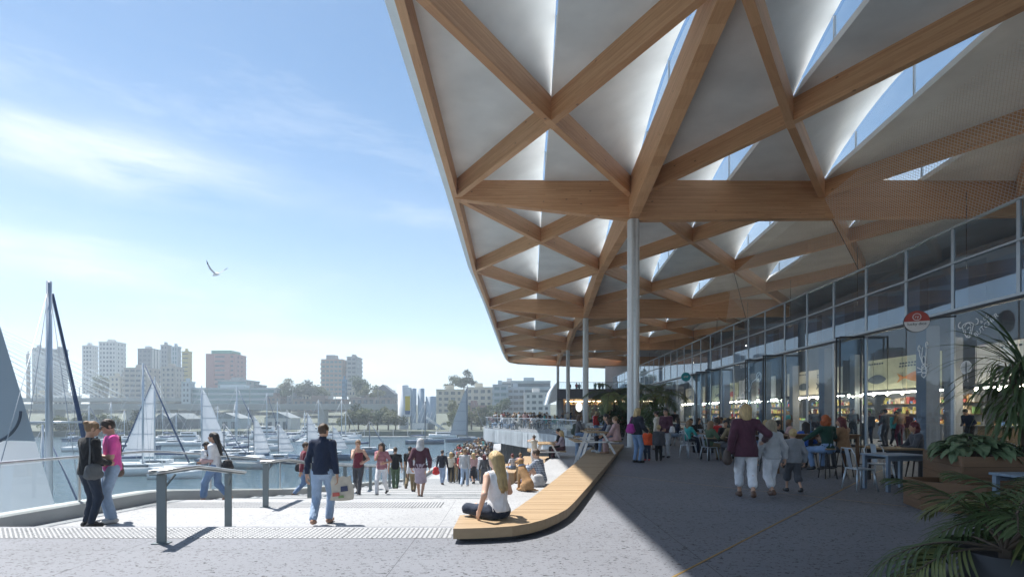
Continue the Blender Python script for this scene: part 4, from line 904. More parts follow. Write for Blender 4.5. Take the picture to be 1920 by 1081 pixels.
# elevated road
hw = empty('elevated_road', (-140, 262, -4.4), 0, 'long grey elevated road on piers crossing behind the boats', 'bridge')
M_hw = mat('viaduct_concrete', (.26, .28, .28), .8, 0, .12, .1)
zd = CAMZ + (HOR - 767) * .262 + 4.4
q = MB(); q.box(-190, 90, 0, 10, zd, zd + 1.6); q.build('deck', M_hw, hw)
q = MB(); q.box(-190, 90, -.3, -.02, zd + 1.2, zd + 2.7); q.build('parapet', M_hw, hw)
for k in range(15): q = MB(); q.box(-184 + k * 19, -181 + k * 19, 2, 8, 0, zd - .01); q.build('pier', M_hw, hw)
for k in range(13): q = MB(); q.tube([(-178 + k * 21, .5, zd + 1.5), (-178 + k * 21, .5, zd + 11), (-176.6 + k * 21, .3, zd + 11.4)], .16, 5); q.build('lamp_post', M_hw, hw)
# cable-stayed bridge at the left
br = empty('cable_bridge', (-345, 330, -4), 0, 'pale cable stayed bridge with fanned cables at the left edge', 'bridge')
M_cab = mat('bridge_cable', (.20, .28, .34), .5, .2, .05)
q = MB(); q.bar((-34, 6, 0), (-34, 6, 80), 5, 5); q.bar((-34, 26, 0), (-34, 26, 80), 5, 5); q.build('pylon', M_hw, br)
q = MB(); q.box(-120, 150, 2, 30, 13, 15); q.build('deck', M_hw, br)
for k in range(15):
    t = k / 14
    for y in (4, 28):
        q = MB(); q.tube([(-34, 8 if y < 10 else 26, 79 - 26 * (1 - t)), (2 + t * 103, y, 15)], .17, 4, 0, False); q.build('stay_cable', M_cab, br)
# boat sheds
for px0, px1, yt, dd, lb, c in ((496, 545, 775, 196, 'large pale boat shed with low gable behind the ferry', whit), (288, 350, 777, 200, 'wide dark boat shed with twin white gables', dgrey), (395, 450, 776, 205, 'low pale workshop behind the marina', bluew)):
    x0, x1 = (px0 - 960) * dd / 1000, (px1 - 960) * dd / 1000; r = empty('boat_shed', ((x0 + x1) / 2, dd, -4.5), 0, lb, 'shed', 'boat sheds on the far shore'); h = (x1 - x0) / 2; zt = CAMZ + (HOR - yt) * dd / 1000 + 4.5
    q = MB(); q.box(-h, h, 0, 9, 0, zt - 1.6); q.build('wall', wallm(*c), r)
    ng = 2 if 'twin' in lb else 1
    for k in range(ng):
        a, b = -h + 2 * h * k / ng - .2, -h + 2 * h * (k + 1) / ng + .2
        q = MB(); q.add([(a, -.4, zt - 1.6), (b, -.4, zt - 1.6), ((a + b) / 2, -.4, zt + .6), (a, 9.4, zt - 1.6), (b, 9.4, zt - 1.6), ((a + b) / 2, 9.4, zt + .6)], [(0, 1, 2), (5, 4, 3), (0, 2, 5, 3), (1, 4, 5, 2)]); q.build('roof', wallm('shed_roof', (.24, .28, .30)), r)
    for k in range(3): q = MB(); q.box(-h * .8 + k * h * .6, -h * .8 + k * h * .6 + h * .35, -.08, .05, .1, zt * .5); q.build('door', M_bglass, r)
# trees: trunk and a crown of many leaf-sized faces
def leaf_cloud(rng, n, clumps, size):
    cl = np.array(clumps); idx = rng.integers(0, len(cl), n); c = cl[idx]
    dirs = rng.normal(size=(n, 3)); dirs /= np.linalg.norm(dirs, axis=1)[:, None]; rad = rng.random(n) ** .45
    pos = c[:, :3] + dirs * rad[:, None] * c[:, 3:6]
    nrm = dirs * .6 + rng.normal(size=(n, 3)) * .7; nrm /= np.linalg.norm(nrm, axis=1)[:, None]
    u = np.cross(nrm, rng.normal(size=(n, 3))); u /= np.linalg.norm(u, axis=1)[:, None]; v = np.cross(nrm, u)
    s = size * (.6 + .8 * rng.random(n))[:, None]
    V4 = np.stack([pos - u * s, pos - v * s * .55, pos + u * s, pos + v * s * .55], 1).reshape(-1, 3)
    return V4
def quads_mesh(name, V4, m):
    me = bpy.data.meshes.new(name); nq = len(V4) // 4
    me.vertices.add(len(V4)); me.vertices.foreach_set('co', V4.astype(np.float32).ravel()); me.loops.add(len(V4)); me.loops.foreach_set('vertex_index', np.arange(len(V4), dtype=np.int32))
    me.polygons.add(nq); me.polygons.foreach_set('loop_start', np.arange(0, len(V4), 4, dtype=np.int32)); me.update(calc_edges=True); me.materials.append(m); return me
M_leafs = [mat('foliage_%d' % i, c, .7, 0, .4, .9, spec=.25, trans=.25) for i, c in enumerate([(.11, .13, .065), (.07, .10, .055), (.15, .16, .09), (.07, .09, .065)])]
M_bark = mat('bark', (.10, .075, .055), .9, 0, .25, 8, .4, 20)
rng = np.random.default_rng(5)
crowns = []
for k in range(4):
    cl = [(rng.normal() * 2.2, rng.normal() * 1.6, 4.2 + rng.normal() * 1.1, 1.5 + rng.random(), 1.4 + rng.random(), 1.1 + .6 * rng.random()) for _ in range(9)]
    crowns.append(quads_mesh('crown', leaf_cloud(rng, 1500, cl, .34), M_leafs[k]))
def trunk_mesh():
    q = MB(); q.tube([(0, 0, 0), (.05, 0, 1.5), (-.05, .1, 3.0), (0, 0, 4.2)], [.28, .22, .17, .08], 7)
    for a in range(5):
        q.tube([(0, 0, 2.2 + a * .3), (math.cos(a * 1.3) * 1.0, math.sin(a * 1.3) * .9, 3.5 + a * .2), (math.cos(a * 1.3) * 1.9, math.sin(a * 1.3) * 1.6, 4.5)], [.13, .08, .03], 5)
    o = q.build('trunk', M_bark); me = o.data; bpy.data.objects.remove(o); return me
TRK = trunk_mesh()
def tree(px, py, d, s, k, label, grp='trees on the far shore'):
    p = P(px, py, d); r = empty('shore_tree', p, random.uniform(0, 6), label, 'tree', grp); r.scale = (s, s, s)
    link('trunk', TRK, r); link('crown', crowns[k % 4], r)
random.seed(3)
for k, (px, sc_) in enumerate([(112, 1.5), (134, 1.2), (152, 1.6), (172, 1.3), (192, 1.7), (214, 1.4), (236, 1.2), (252, 1.5)]):
    tree(px, 817, 186 + (k % 3) * 4, sc_ * .72, k, 'bushy shore tree in the clump behind the couple, number %s from the left' % ['first', 'second', 'third', 'fourth', 'fifth', 'sixth', 'seventh', 'eighth'][k])
for k, (px, sc_) in enumerate([(655, 1.0), (672, 1.15), (690, 1.2), (708, 1.1), (728, 1.15), (742, .9)]):
    tree(px, 806, 192 + (k % 2) * 4, sc_ * 1.0, k + 2, 'pale round shore tree left of the silos, %s of six from the left' % ['first', 'second', 'third', 'fourth', 'fifth', 'sixth'][k])
for k, (px, sc_) in enumerate([(848, 1.1), (864, .9), (884, 1.2), (902, 1.0), (918, 1.1)]):
    tree(px, 807, 196, sc_, k, 'shore tree below the white apartments, %s of five from the left' % ['first', 'second', 'third', 'fourth', 'fifth'][k])
for k, (px, py, d, sc_) in enumerate([(186, 738, 360, 1.9), (545, 756, 330, 1.8), (560, 754, 335, 2.0), (574, 755, 332, 1.7), (590, 752, 340, 1.6), (684, 752, 330, 2.3), (700, 756, 300, 1.3), (870, 735, 300, 1.5), (848, 735, 330, 1.6), (935, 782, 240, 1.3), (860, 790, 215, 1.2)]):
    tree(px, py, d, sc_, k, 'distant tree on the rise behind the waterfront, %s of eleven from the left list' % k if False else ['lone dark tree on the slope below the white towers', 'first dark tree right of the long glass office', 'second dark tree right of the long glass office', 'third dark tree right of the long glass office', 'tree at the left foot of the residential tower', 'large tree right of the residential tower', 'small tree before the gabled house', 'tree on the ridge above the cream apartments', 'ridge tree behind the silos', 'street tree before the blue balcony block', 'street tree before the low brick warehouse'][k], 'trees behind the waterfront')
# ------------------------------------------------------------------ boats
M_hull = mat('hull_white', (.70, .72, .73), .3, 0, .05, 1); M_mast = mat('mast_alloy', (.50, .56, .62), .35, .6, .06, 2); M_bluec = mat('blue_canvas', (.030, .065, .15), .7, 0, .15, 4, .2, 12)
M_maste = mat('mast_dark', (.06, .08, .11), .5, .3, .06, 2); M_cabin = mat('boat_glass', (.03, .05, .07), .15, 0, .1, 2); M_rope = mat('rigging', (.45, .50, .55), .5, .5, .05)
M_sailg = mat('sail_grey', (.20, .25, .30), .8, 0, .06, .5, trans=.3); M_sailw = mat('sail_white', (.74, .75, .77), .8, 0, .05, .5, trans=.35); M_hullb = mat('hull_blue', (.05, .10, .17), .3, 0, .05, 1)
def hull_mb(L, B, H, n=14, fine=1.0):
    q = MB(); vs = []; fs = []; m = 7
    for i in range(n + 1):
        t = i / n; wv = B / 2 * (1 - max(0, (t - .45) / .55) ** 2.2) * (.86 + .14 * min(1, t / .25)); sheer = H * (1 + .25 * t * t); keel = -.35 * (1 - .6 * t * t)
        for j in range(m):
            a = (j / (m - 1) - .5) * math.pi; vs.append((t * L - L / 2, wv * math.sin(a) * (1 if abs(math.sin(a)) > .9 else .93), keel + (sheer - keel) * (1 - math.cos(a)) ** 1.3))
    for i in range(n):
        for j in range(m - 1): fs.append((i * m + j, i * m + j + 1, (i + 1) * m + j + 1, (i + 1) * m + j))
    for i in range(n): fs.append((i * m, (i + 1) * m, (i + 1) * m + m - 1, i * m + m - 1))
    fs.append(tuple(range(m)))
    q.add(vs, fs, 0, True); return q
def sailboat(px, d, ytop, label, L=9.0, heading=0.3, blue_jib=None, main=None, dark=False, spreader=True, mast_r=.09, boom_cover=True, grp='moored sailing boats'):
    x = (px - 960) * d / FPX; zt = CAMZ + (HOR - ytop) * d / FPX - WZ
    r = empty('sailing_boat', (x, d, WZ), heading, label, 'sailing boat', grp)
    hull_mb(L, L * .3, .95).build('hull', M_hullb if dark else M_hull, r)
    q = MB(); q.prism([(-L * .22, -.8), (L * .12, -.6), (L * .2, 0), (L * .12, .6), (-L * .22, .8)], .9, 1.45); cb = q.build('cabin', M_hull, r); bevel(cb, .06)
    q = MB(); q.box(-L * .18, L * .08, -.82, .82, 1.1, 1.3); q.build('window_strip', M_cabin, cb)
    mm = M_maste if dark else M_mast
    q = MB(); q.tube([(0, 0, .9), (0, 0, zt * .6), (0, 0, zt)], [mast_r, mast_r, mast_r * .75], 8); q.build('mast', mm, r)
    if spreader:
        for f in (.62,):
            q = MB(); q.tube([(0, -zt * .075, zt * f), (0, zt * .075, zt * f)], mast_r * .35, 6); q.build('spreader', mm, r)
    for a in ((L * .48, 0, 1.2), (-L * .48, 0, 1.1), (0, L * .14, 1.0), (0, -L * .14, 1.0)):
        q = MB(); q.tube([(0, 0, zt * .985), a], .012 + d * .00012, 4); q.build('stay', M_rope, r)
    q = MB(); q.tube([(0, 0, 2.1), (-L * .4, 0, 2.0)], .06, 6); bm_ = q.build('boom', mm, r)
    if boom_cover: q = MB(); q.tube([(-.1, 0, 2.3), (-L * .2, 0, 2.25), (-L * .38, 0, 2.15)], [.16, .2, .08], 8); q.build('sail_cover', M_bluec, bm_)
    if blue_jib:
        fx, ft = blue_jib; q = MB(); q.tube([(fx * L * .02, 0, zt * ft), (fx * L * .29, 0, zt * .45), (fx * L * .47, 0, 1.5)], [mast_r * .4, mast_r * .85, mast_r * .85], 8); q.build('furled_jib', M_bluec, r)
    if main:
        dirx, mtl, bat = main; n = 10; vs = []; fs = []
        for i in range(n + 1):
            t = i / n; z = 1.9 + (zt * .96 - 1.9) * t; wv = L * .40 * (1 - t) ** .8 * dirx + .1 * dirx
            for j in range(5): vs.append((wv * j / 4, .25 * math.sin(j / 4 * math.pi) * (1 - t), z))
        for i in range(n):
            for j in range(4): fs.append((i * 5 + j, i * 5 + j + 1, (i + 1) * 5 + j + 1, (i + 1) * 5 + j))
        q = MB(); q.add(vs, fs, 0, True); sl2 = q.build('mainsail', mtl, r)
        for i in range(1, n, 2):
            q = MB(); q.tube([Vector(vs[i * 5 + j]) + Vector((0, -.02, 0)) for j in range(5)], .02 + d * .00015, 4); q.build('batten', M_maste, sl2)
    return r
# near boat with the tall mast, blue furled sail
sailboat(92, 18, 527, 'tall near sailing boat with long blue furled sail beside the couple', 10, R(105), (1, .97), None, False, True, .11, False)
# near left boat under sail: grey sail with white foot
xs0 = Vector(((-140 - 960) * .0165, 16.5, WZ)); r = empty('sailing_boat', xs0, 0, 'near sailing boat with a big grey and white sail at the left edge', 'sailing boat', 'moored sailing boats')
hull_mb(10, 3, .95).build('hull', M_hull, r)
def sp_(px, py, y=0): p = P(px, py, 16.5); return (p.x - xs0.x, y, p.z - WZ)
q = MB(); q.tube([(0, 0, .8), sp_(-140, 160)], .1, 8); q.build('mast', M_mast, r)
def sail_strip(y0, y1, m, nm):
    vs = []; fs = []; n = 8
    for i in range(n + 1):
        py = y0 + (y1 - y0) * i / n; xr = (py - 610) * .307
        for j in range(7): vs.append(sp_(-138 + (xr + 138) * j / 6, py, .35 * math.sin(j / 6 * math.pi)))
    for i in range(n):
        for j in range(6): fs.append((i * 7 + j, i * 7 + j + 1, (i + 1) * 7 + j + 1, (i + 1) * 7 + j))
    q = MB(); q.add(vs, fs, 0, True); return q.build(nm, m, r)
sg_ = sail_strip(190, 826, M_sailg, 'mainsail'); sail_strip(827, 990, M_sailw, 'sail_foot')
q = MB(); q.tube([Vector(sp_(-30 + 70 * math.cos(a / 10), 770 + 62 * math.sin(a / 10), -.02)) for a in range(0, 15)], .05, 4); q.build('sail_mark', M_maste, sg_)
q = MB(); q.tube([(0, 0, .0 + sp_(0, 995)[2]), sp_(118, 995)], .08, 8); q.build('boom', M_mast, r)
sailboat(80, 24, 795, 'smaller boat mast with blue furled sail in front of the grey sail', 6, R(6), (1, .96), None, False, True, .05, False)
sailboat(268, 70, 680, 'sailing boat with crossed dark blue furled sails left of the walking mother', 12, R(8), (1, .98), None, False, True, .14)
sailboat(290, 76, 706, 'sailing boat with white sail half hidden behind crossed blue sails', 10, R(188), (1, .97), (1, M_sailw, 1), False, False, .11)
sailboat(378, 96, 722, 'sailing boat with tall white battened sail behind the walking mother', 11, R(182), None, (-1, M_sailw, 1), False, True, .13)
sailboat(444, 98, 724, 'sailing boat with white mast and narrow blue furled sail', 11, R(5), (1, .96), None, False, True, .12)
sailboat(420, 84, 792, 'low boat with short dark mast and blue boom cover', 8, R(4), (1, .95), None, True, False, .08)
sailboat(466, 92, 796, 'small boat with dark mast left of the white sails', 7, R(4), (1, .95), None, True, False, .07)
for k, (px, yt, d) in enumerate(((476, 776, 84), (522, 792, 86), (576, 770, 90), (624, 796, 92))):
    sailboat(px, d, yt, ['skiff with curved grey white sail, leftmost of the four skiffs', 'skiff with small pale sail, second of the four skiffs', 'skiff with tall pale sail left of the woman in navy, third of four', 'skiff with pale sail right of the woman in navy'][k], 6.2, R(186), None, (-1, M_sailw, 1), True, False, .05, False, 'racing skiffs under sail')
sailboat(876, 150, 722, 'dark masted yacht with a slate sail in front of the apartments', 12, R(3), None, (-1, M_sailg, 0), True, True, .2, False)
sailboat(797, 140, 752, 'yacht with slim dark mast in front of the silos', 10, R(3), None, None, True, False, .16)
sailboat(693, 104, 788, 'small yacht with dark mast behind the women eating', 7, R(4), (1, .95), None, True, False, .08)
sailboat(520, 150, 752, 'moored yacht with bare white mast before the big shed', 9, R(4), None, None, False, True, .1)
sailboat(408, 150, 760, 'moored yacht with bare white mast before the workshop', 9, R(4), None, None, False, True, .1)
sailboat(648, 160, 770, 'moored yacht with bare mast beside the pale shore trees', 8, R(4), None, None, False, True, .1)
random.seed(17); ords = 'first second third fourth fifth sixth seventh eighth ninth tenth eleventh twelfth thirteenth fourteenth fifteenth sixteenth'.split()
for k in range(16):
    px = 140 + k * 33 + random.uniform(-8, 8); d = random.uniform(112, 166); zt = random.uniform(8, 12.5)
    sailboat(px, d, HOR - (zt + WZ - CAMZ) * FPX / d, 'bare masted marina yacht, %s from the left in the moored row' % ords[k], random.uniform(7, 10), R(random.choice((4, 184, 12, 172, 95))), random.choice((None, (1, .95))), None, k % 4 == 0, True, .09, True, 'moored yachts with bare masts')
# motor yachts
def motor(px, d, L, label, heading=0.0, tiers=2, hullm=None, grp='motor boats in the marina'):
    r = empty('motor_yacht', ((px - 960) * d / FPX, d, WZ), heading, label, 'motor boat', grp)
    h = L * .13; hull_mb(L, L * .28, h).build('hull', hullm or M_hull, r); z = h
    x0, x1 = -L * .42, L * .22
    for k in range(tiers):
        hh = L * .10; q = MB(); wv = L * .11 * (1 - .15 * k)
        q.prism([(x0, -wv), (x1 - .2, -wv * .8), (x1 + L * .04, 0), (x1 - .2, wv * .8), (x0, wv)], z, z + hh); cbn = q.build('cabin', M_hull, r); bevel(cbn, .05)
        q = MB(); q.prism([(x0 + .3, -wv - .03), (x1 - .3, -wv * .82 - .03), (x1 + L * .03, 0), (x1 - .3, wv * .82 + .03), (x0 + .3, wv + .03)], z + hh * .38, z + hh * .78); q.build('window_strip', M_cabin, cbn)
        z += hh; x0 += L * .08; x1 -= L * .12
    q = MB(); q.tube([(x0 + L * .1, 0, z), (x0 + L * .06, 0, z + L * .18)], .05, 5); q.bar((x0, -L * .05, z + L * .1), (x0, L * .05, z + L * .1), .06); q.build('radar_mast', M_hull, r)
    q = MB()
    for s_ in (-1, 1): q.tube([(L * .1, s_ * L * .12, h * 1.1 + .6), (L * .4, s_ * L * .05, h * 1.25 + .6), (L * .49, 0, h * 1.3 + .6)], .035, 5)
    q.build('bow_rail', M_rope, r)
    return r
motor(346, 150, 8.5, 'white motor cruiser left of the battened sail', R(188)); motor(412, 160, 8, 'white flybridge boat right of the battened sail', R(170))
motor(505, 165, 12, 'white passenger ferry with rows of windows near the big shed', R(4), 2); motor(545, 168, 9, 'white launch behind the ferry', R(180), 1)
motor(590, 170, 11, 'white trawler yacht with tall superstructure before the viaduct', R(5), 3); motor(445, 158, 7, 'small white cruiser between the bare masts', R(10), 1)
motor(733, 96, 6.5, 'open cruiser on the water behind the walking men', R(95), 1); motor(455, 78, 7.5, 'grey day boat with low cabin nearest the stairs', R(172), 1, M_conc)
motor(225, 105, 9, 'pale cruiser partly hidden by the couple', R(180), 1); motor(655, 172, 8, 'white work boat by the shore left of the silos', R(0), 1); motor(830, 172, 9, 'white barge boat below the silos', R(180), 1)
motor(330, 66, 6, 'low white tender behind the first handrail', R(8), 1)
# floating jetties
for k, (x0, x1, d, lb) in enumerate(((-112, -60, 172, 'long floating jetty of the marina, left part'), (-58, -20, 174, 'long floating jetty of the marina, right part'))):
    r = empty('jetty', ((x0 + x1) / 2, d, WZ), 0, lb, 'jetty', 'floating jetties'); h = (x1 - x0) / 2
    q = MB(); q.box(-h, h, -1, 1, -.2, .5); q.build('walkway', M_conc, r)
    for j in range(9): q = MB(); q.tube([(-h + j * h / 4, 1.1, -1), (-h + j * h / 4, 1.1, 3)], .15, 6); q.build('pile', M_hw, r)
# ------------------------------------------------------------------ gull in flight
gp = P(405, 514, 24); gull = empty('seagull', gp, R(-35), 'white and grey seagull flying with raised wing', 'bird')
gull.scale = (1.05,) * 3; M_gull = mat('gull_white', (.85, .85, .86), .8, trans=.3); M_gullg = mat('gull_grey', (.55, .56, .60), .8, trans=.4); M_gullk = mat('gull_black', (.03, .03, .03), .8)
q = MB(); q.tube([(-.24, 0, -.02), (-.14, 0, .0), (.0, 0, .01), (.12, 0, 0), (.2, 0, -.02), (.3, 0, -.05)], [.02, .055, .075, .065, .035, .012], 10); q.build('body', M_gull, gull)
q = MB(); q.tube([(-.3, 0, -.02), (-.25, 0, -.005)], [.006, .016], 6); q.build('beak', M_fisho, gull)
for s_, up in ((-1, .5), (1, .35)):
    pts = [(0, s_ * .05, .03), (-.05, s_ * .2, .18 * up * 2), (.0, s_ * .34, .36 * up * 2), (.1, s_ * .44, .50 * up * 2)]; ch = [.16, .17, .12, .02]; vs = []
    for (x, y, z), c in zip(pts, ch): vs += [(x - c * .45, y, z + .006), (x + c * .55, y, z - .005), (x + c * .5, y, z - .012), (x - c * .4, y, z - .008)]
    fs = []
    for i in range(3):
        for j in range(4): fs.append((i * 4 + j, i * 4 + (j + 1) % 4, (i + 1) * 4 + (j + 1) % 4, (i + 1) * 4 + j))
    q = MB(); q.add(vs, fs, 0); 
    for i in range(len(q.m)): q.m[i] = 1 if i >= 8 else 0
    q.build('wing', [M_gullg, M_gullk], gull)
q = MB(); q.add([(.24, 0, -.03), (.4, -.07, -.07), (.43, 0, -.08), (.4, .07, -.07), (.24, 0, -.05), (.4, -.07, -.08), (.43, 0, -.09), (.4, .07, -.08)], [(0, 1, 2), (0, 2, 3), (4, 6, 5), (4, 7, 6), (1, 5, 6, 2), (2, 6, 7, 3)]); q.build('tail', M_gull, gull)
# ------------------------------------------------------------------ people: one continuous body surface each, clothes and hair as children
A = np.array
class Field:
    def __init__(s, lo, hi, h):
        s.h = h; s.lo = A(lo, float) - 3 * h; n = np.ceil((A(hi) - A(lo)) / h).astype(int) + 7
        s.ax = [s.lo[i] + h * np.arange(n[i]) for i in range(3)]; s.F = np.full(n, 0.5)
    def _sl(s, lo, hi):
        out = []
        for i in range(3):
            a = max(0, int((lo[i] - s.lo[i]) / s.h)); b = min(s.F.shape[i], int((hi[i] - s.lo[i]) / s.h) + 2)
            if b <= a: return None
            out.append(slice(a, b))
        return tuple(out)
    def pts(s, sl): return np.stack(np.meshgrid(*[s.ax[i][sl[i]] for i in range(3)], indexing='ij'), -1)
    def prim(s, fn, lo, hi, k=.03, sub=False):
        m = k + 3 * s.h; sl = s._sl(lo - m, hi + m)
        if sl is None: return
        d = fn(s.pts(sl)); f = s.F[sl]
        if sub: s.F[sl] = np.maximum(f, -d); return
        h_ = np.clip(.5 + .5 * (f - d) / k, 0, 1); s.F[sl] = f * (1 - h_) + d * h_ - k * h_ * (1 - h_)
    def cone(s, a, b, ra, rb, k=.03, sub=False, sq=None):
        a, b = A(a, float), A(b, float); ba = b - a; L2 = max(ba @ ba, 1e-9); rm = max(ra, rb)
        def fn(Pq):
            pa = Pq - a; t = np.clip((pa @ ba) / L2, 0, 1); v = pa - t[..., None] * ba
            if sq is not None: w_ = v @ sq[0]; v = v + (sq[1] - 1) * w_[..., None] * sq[0]
            return np.sqrt((v * v).sum(-1)) - (ra + (rb - ra) * t)
        s.prim(fn, np.minimum(a, b) - rm, np.maximum(a, b) + rm, k, sub)
    def ell(s, c, r, Rm=None, k=.03, sub=False):
        c, r = A(c, float), A(r, float); Rm = np.eye(3) if Rm is None else Rm
        def fn(Pq):
            q = (Pq - c) @ Rm; k0 = np.sqrt(((q / r) ** 2).sum(-1)); k1 = np.sqrt(((q / r ** 2) ** 2).sum(-1)) + 1e-9; return k0 * (k0 - 1) / k1
        rm = r.max(); s.prim(fn, c - rm, c + rm, k, sub)
    def cut(s, p, n):       # keep the side the normal points away from
        g = s.pts((slice(None),) * 3); s.F = np.maximum(s.F, (g - A(p, float)) @ A(n, float))
    def ripple(s, amp, fr=42.0, ph=0.0):
        g = s.pts((slice(None),) * 3)
        s.F = s.F + amp * np.sin(g[..., 2] * fr + 9 * np.sin(g[..., 0] * 14 + ph) + ph) * np.sin(g[..., 0] * fr * .7 + g[..., 1] * fr * .8 + ph * 2)
    def mesh(s):
        F = s.F; B = F < 0; n = A(F.shape)
        c = np.zeros(n - 1, np.int8)
        offs_ = [(i, j, k) for i in (0, 1) for j in (0, 1) for k in (0, 1)]
        for i, j, k in offs_: c += B[i:n[0] - 1 + i, j:n[1] - 1 + j, k:n[2] - 1 + k]
        act = np.argwhere((c > 0) & (c < 8))
        if len(act) == 0: return np.zeros((0, 3)), np.zeros((0, 4), int)
        acc = np.zeros((len(act), 3)); cnt = np.zeros(len(act))
        vals = {o: F[act[:, 0] + o[0], act[:, 1] + o[1], act[:, 2] + o[2]] for o in offs_}
        for o in offs_:
            for ax in range(3):
                if o[ax]: continue
                o2 = list(o); o2[ax] = 1; a, b = vals[o], vals[tuple(o2)]; m = (a < 0) != (b < 0); t = np.where(m, a / np.where(m, a - b, 1), 0)
                p_ = A(o, float)[None, :].repeat(len(act), 0); p_[:, ax] = t; acc[m] += p_[m]; cnt[m] += 1
        V = s.lo + (act + acc / cnt[:, None]) * s.h
        idx = -np.ones(n - 1, int); idx[tuple(act.T)] = np.arange(len(act)); quads = []
        for ax in range(3):
            sl1 = [slice(None)] * 3; sl2 = [slice(None)] * 3; sl1[ax] = slice(0, -1); sl2[ax] = slice(1, None)
            d_ = B[tuple(sl1)] != B[tuple(sl2)]; e = np.argwhere(d_); u, v = (ax + 1) % 3, (ax + 2) % 3
            ok = (e[:, u] > 0) & (e[:, v] > 0) & (e[:, u] < n[u] - 1) & (e[:, v] < n[v] - 1); e = e[ok]
            if not len(e): continue
            def at(du, dv): q_ = e.copy(); q_[:, u] -= du; q_[:, v] -= dv; return idx[tuple(q_.T)]
            qd = np.stack([at(1, 1), at(0, 1), at(0, 0), at(1, 0)], 1); ins = B[tuple(e.T)]; qd[~ins] = qd[~ins][:, ::-1]; quads.append(qd)
        return V, np.concatenate(quads)
def np_mesh(name, V, Q, mats, mi=None):
    me = bpy.data.meshes.new(name); me.vertices.add(len(V)); me.vertices.foreach_set('co', V.astype(np.float32).ravel())
    me.loops.add(Q.size); me.loops.foreach_set('vertex_index', Q.astype(np.int32).ravel()); me.polygons.add(len(Q)); me.polygons.foreach_set('loop_start', np.arange(0, Q.size, 4, dtype=np.int32))
    if mi is not None: me.polygons.foreach_set('material_index', mi.astype(np.int32))
    me.polygons.foreach_set('use_smooth', np.ones(len(Q), bool)); me.update(calc_edges=True)
    for m in mats: me.materials.append(m)
    return me
# one relaxed hand with five separate fingers, wrist at the origin, fingers along +Y, palm facing -Z, thumb at +X
def make_hand():
    f = Field((-.06, -.03, -.09), (.085, .2, .04), .0055)
    f.ell((0, .05, 0), (.041, .055, .016), None, .01); f.cone((0, -.02, 0), (0, .02, 0), .026, .025, .012)
    for x, L, r in ((-.033, .062, .0078), (-.011, .078, .0086), (.011, .083, .0088), (.032, .074, .0086)):
        p0 = A((x * .85, .088, 0)); p1 = p0 + A((x * .12, L * .5, -.008)); p2 = p1 + A((x * .05, L * .34, -.022)); p3 = p2 + A((0, L * .12, -.022))
        f.cone(p0, p1, r, r * .95, .006); f.cone(p1, p2, r * .95, r * .88, .004); f.cone(p2, p3, r * .88, r * .75, .004)
    f.cone((.032, .025, -.006), (.058, .062, -.016), .0125, .0105, .01); f.cone((.058, .062, -.016), (.066, .098, -.026), .0105, .0085, .005)
    return f.mesh()
HAND = make_hand()
M_skin = [mat('skin_%d' % i, c, .5, 0, .08, 12, .1, 60, spec=.35) for i, c in enumerate([(.50, .30, .21), (.42, .24, .16), (.20, .11, .07), (.56, .36, .27)])]
M_eye = mat('eye_dark', (.02, .015, .012), .2); M_lip = mat('lip', (.35, .12, .10), .5); M_lens = mat('lens', (.012, .012, .015), .15)
HAIR = {k: mat('hair_' + k, c, .55, 0, .35, 40, .5, 90, stretch=(1, 1, .15)) for k, c in dict(black=(.012, .010, .010), brown=(.055, .030, .016), dark=(.028, .018, .013), blonde=(.42, .30, .14), ash=(.30, .25, .17), red=(.34, .075, .015), grey=(.34, .33, .32), light=(.20, .12, .06), maroon=(.10, .015, .02)).items()}
C = {k: cloth(k, c) for k, c in dict(black=(.012, .013, .016), navy=(.015, .025, .055), dnavy=(.02, .022, .035), pink=(.75, .10, .38), denim=(.17, .26, .42), ldenim=(.30, .40, .55), ddenim=(.022, .032, .055), white=(.72, .73, .76), maroon=(.16, .025, .045), plum=(.075, .028, .045), dusty=(.45, .22, .24), green=(.08, .13, .08), khaki=(.22, .17, .10), grey=(.24, .25, .27), lgrey=(.42, .43, .45), dgrey=(.075, .078, .09), brown=(.10, .055, .035), tan=(.32, .21, .12), red=(.50, .03, .03), orange=(.72, .10, .03), teal=(.05, .35, .34), blue=(.03, .10, .40), dgreen=(.015, .05, .035), cream=(.62, .56, .46), mauve=(.36, .30, .36), rose=(.50, .33, .33), purple=(.30, .03, .22), camel=(.30, .17, .09)).items()}
def pattern_mat(name, base, cols, sc_, kind='plaid'):
    m = bpy.data.materials.new(name); m.use_nodes = True; t = m.node_tree; b = t.nodes['Principled BSDF']; b.inputs['Roughness'].default_value = .9
    tc = N(t, 'ShaderNodeTexCoord'); s_ = N(t, 'ShaderNodeSeparateXYZ'); t.links.new(tc.outputs['Object'], s_.inputs[0])
    def band(o, f, th): return mth(t, 'GREATER_THAN', mth(t, 'SINE', mth(t, 'MULTIPLY', o, f)), th)
    hz_ = band(s_.outputs[2], sc_, .35)
    if kind == 'plaid': f = mth(t, 'MULTIPLY', mth(t, 'ADD', hz_, band(mth(t, 'ADD', s_.outputs[0], s_.outputs[1]), sc_, .35)), .5)
    else: f = hz_
    mx = N(t, 'ShaderNodeMix', data_type='RGBA'); mx.inputs[6].default_value = (*base, 1); mx.inputs[7].default_value = (*cols, 1); t.links.new(f, mx.inputs[0]); t.links.new(mx.outputs[2], b.inputs['Base Color'])
    return m
C['plaid'] = pattern_mat('plaid_shirt', (.34, .38, .44), (.045, .06, .11), 105); C['stripe'] = pattern_mat('striped_top', (.42, .20, .23), (.20, .07, .09), 150, 'stripe'); C['check'] = pattern_mat('checked_shirt', (.62, .64, .70), (.20, .24, .34), 90)
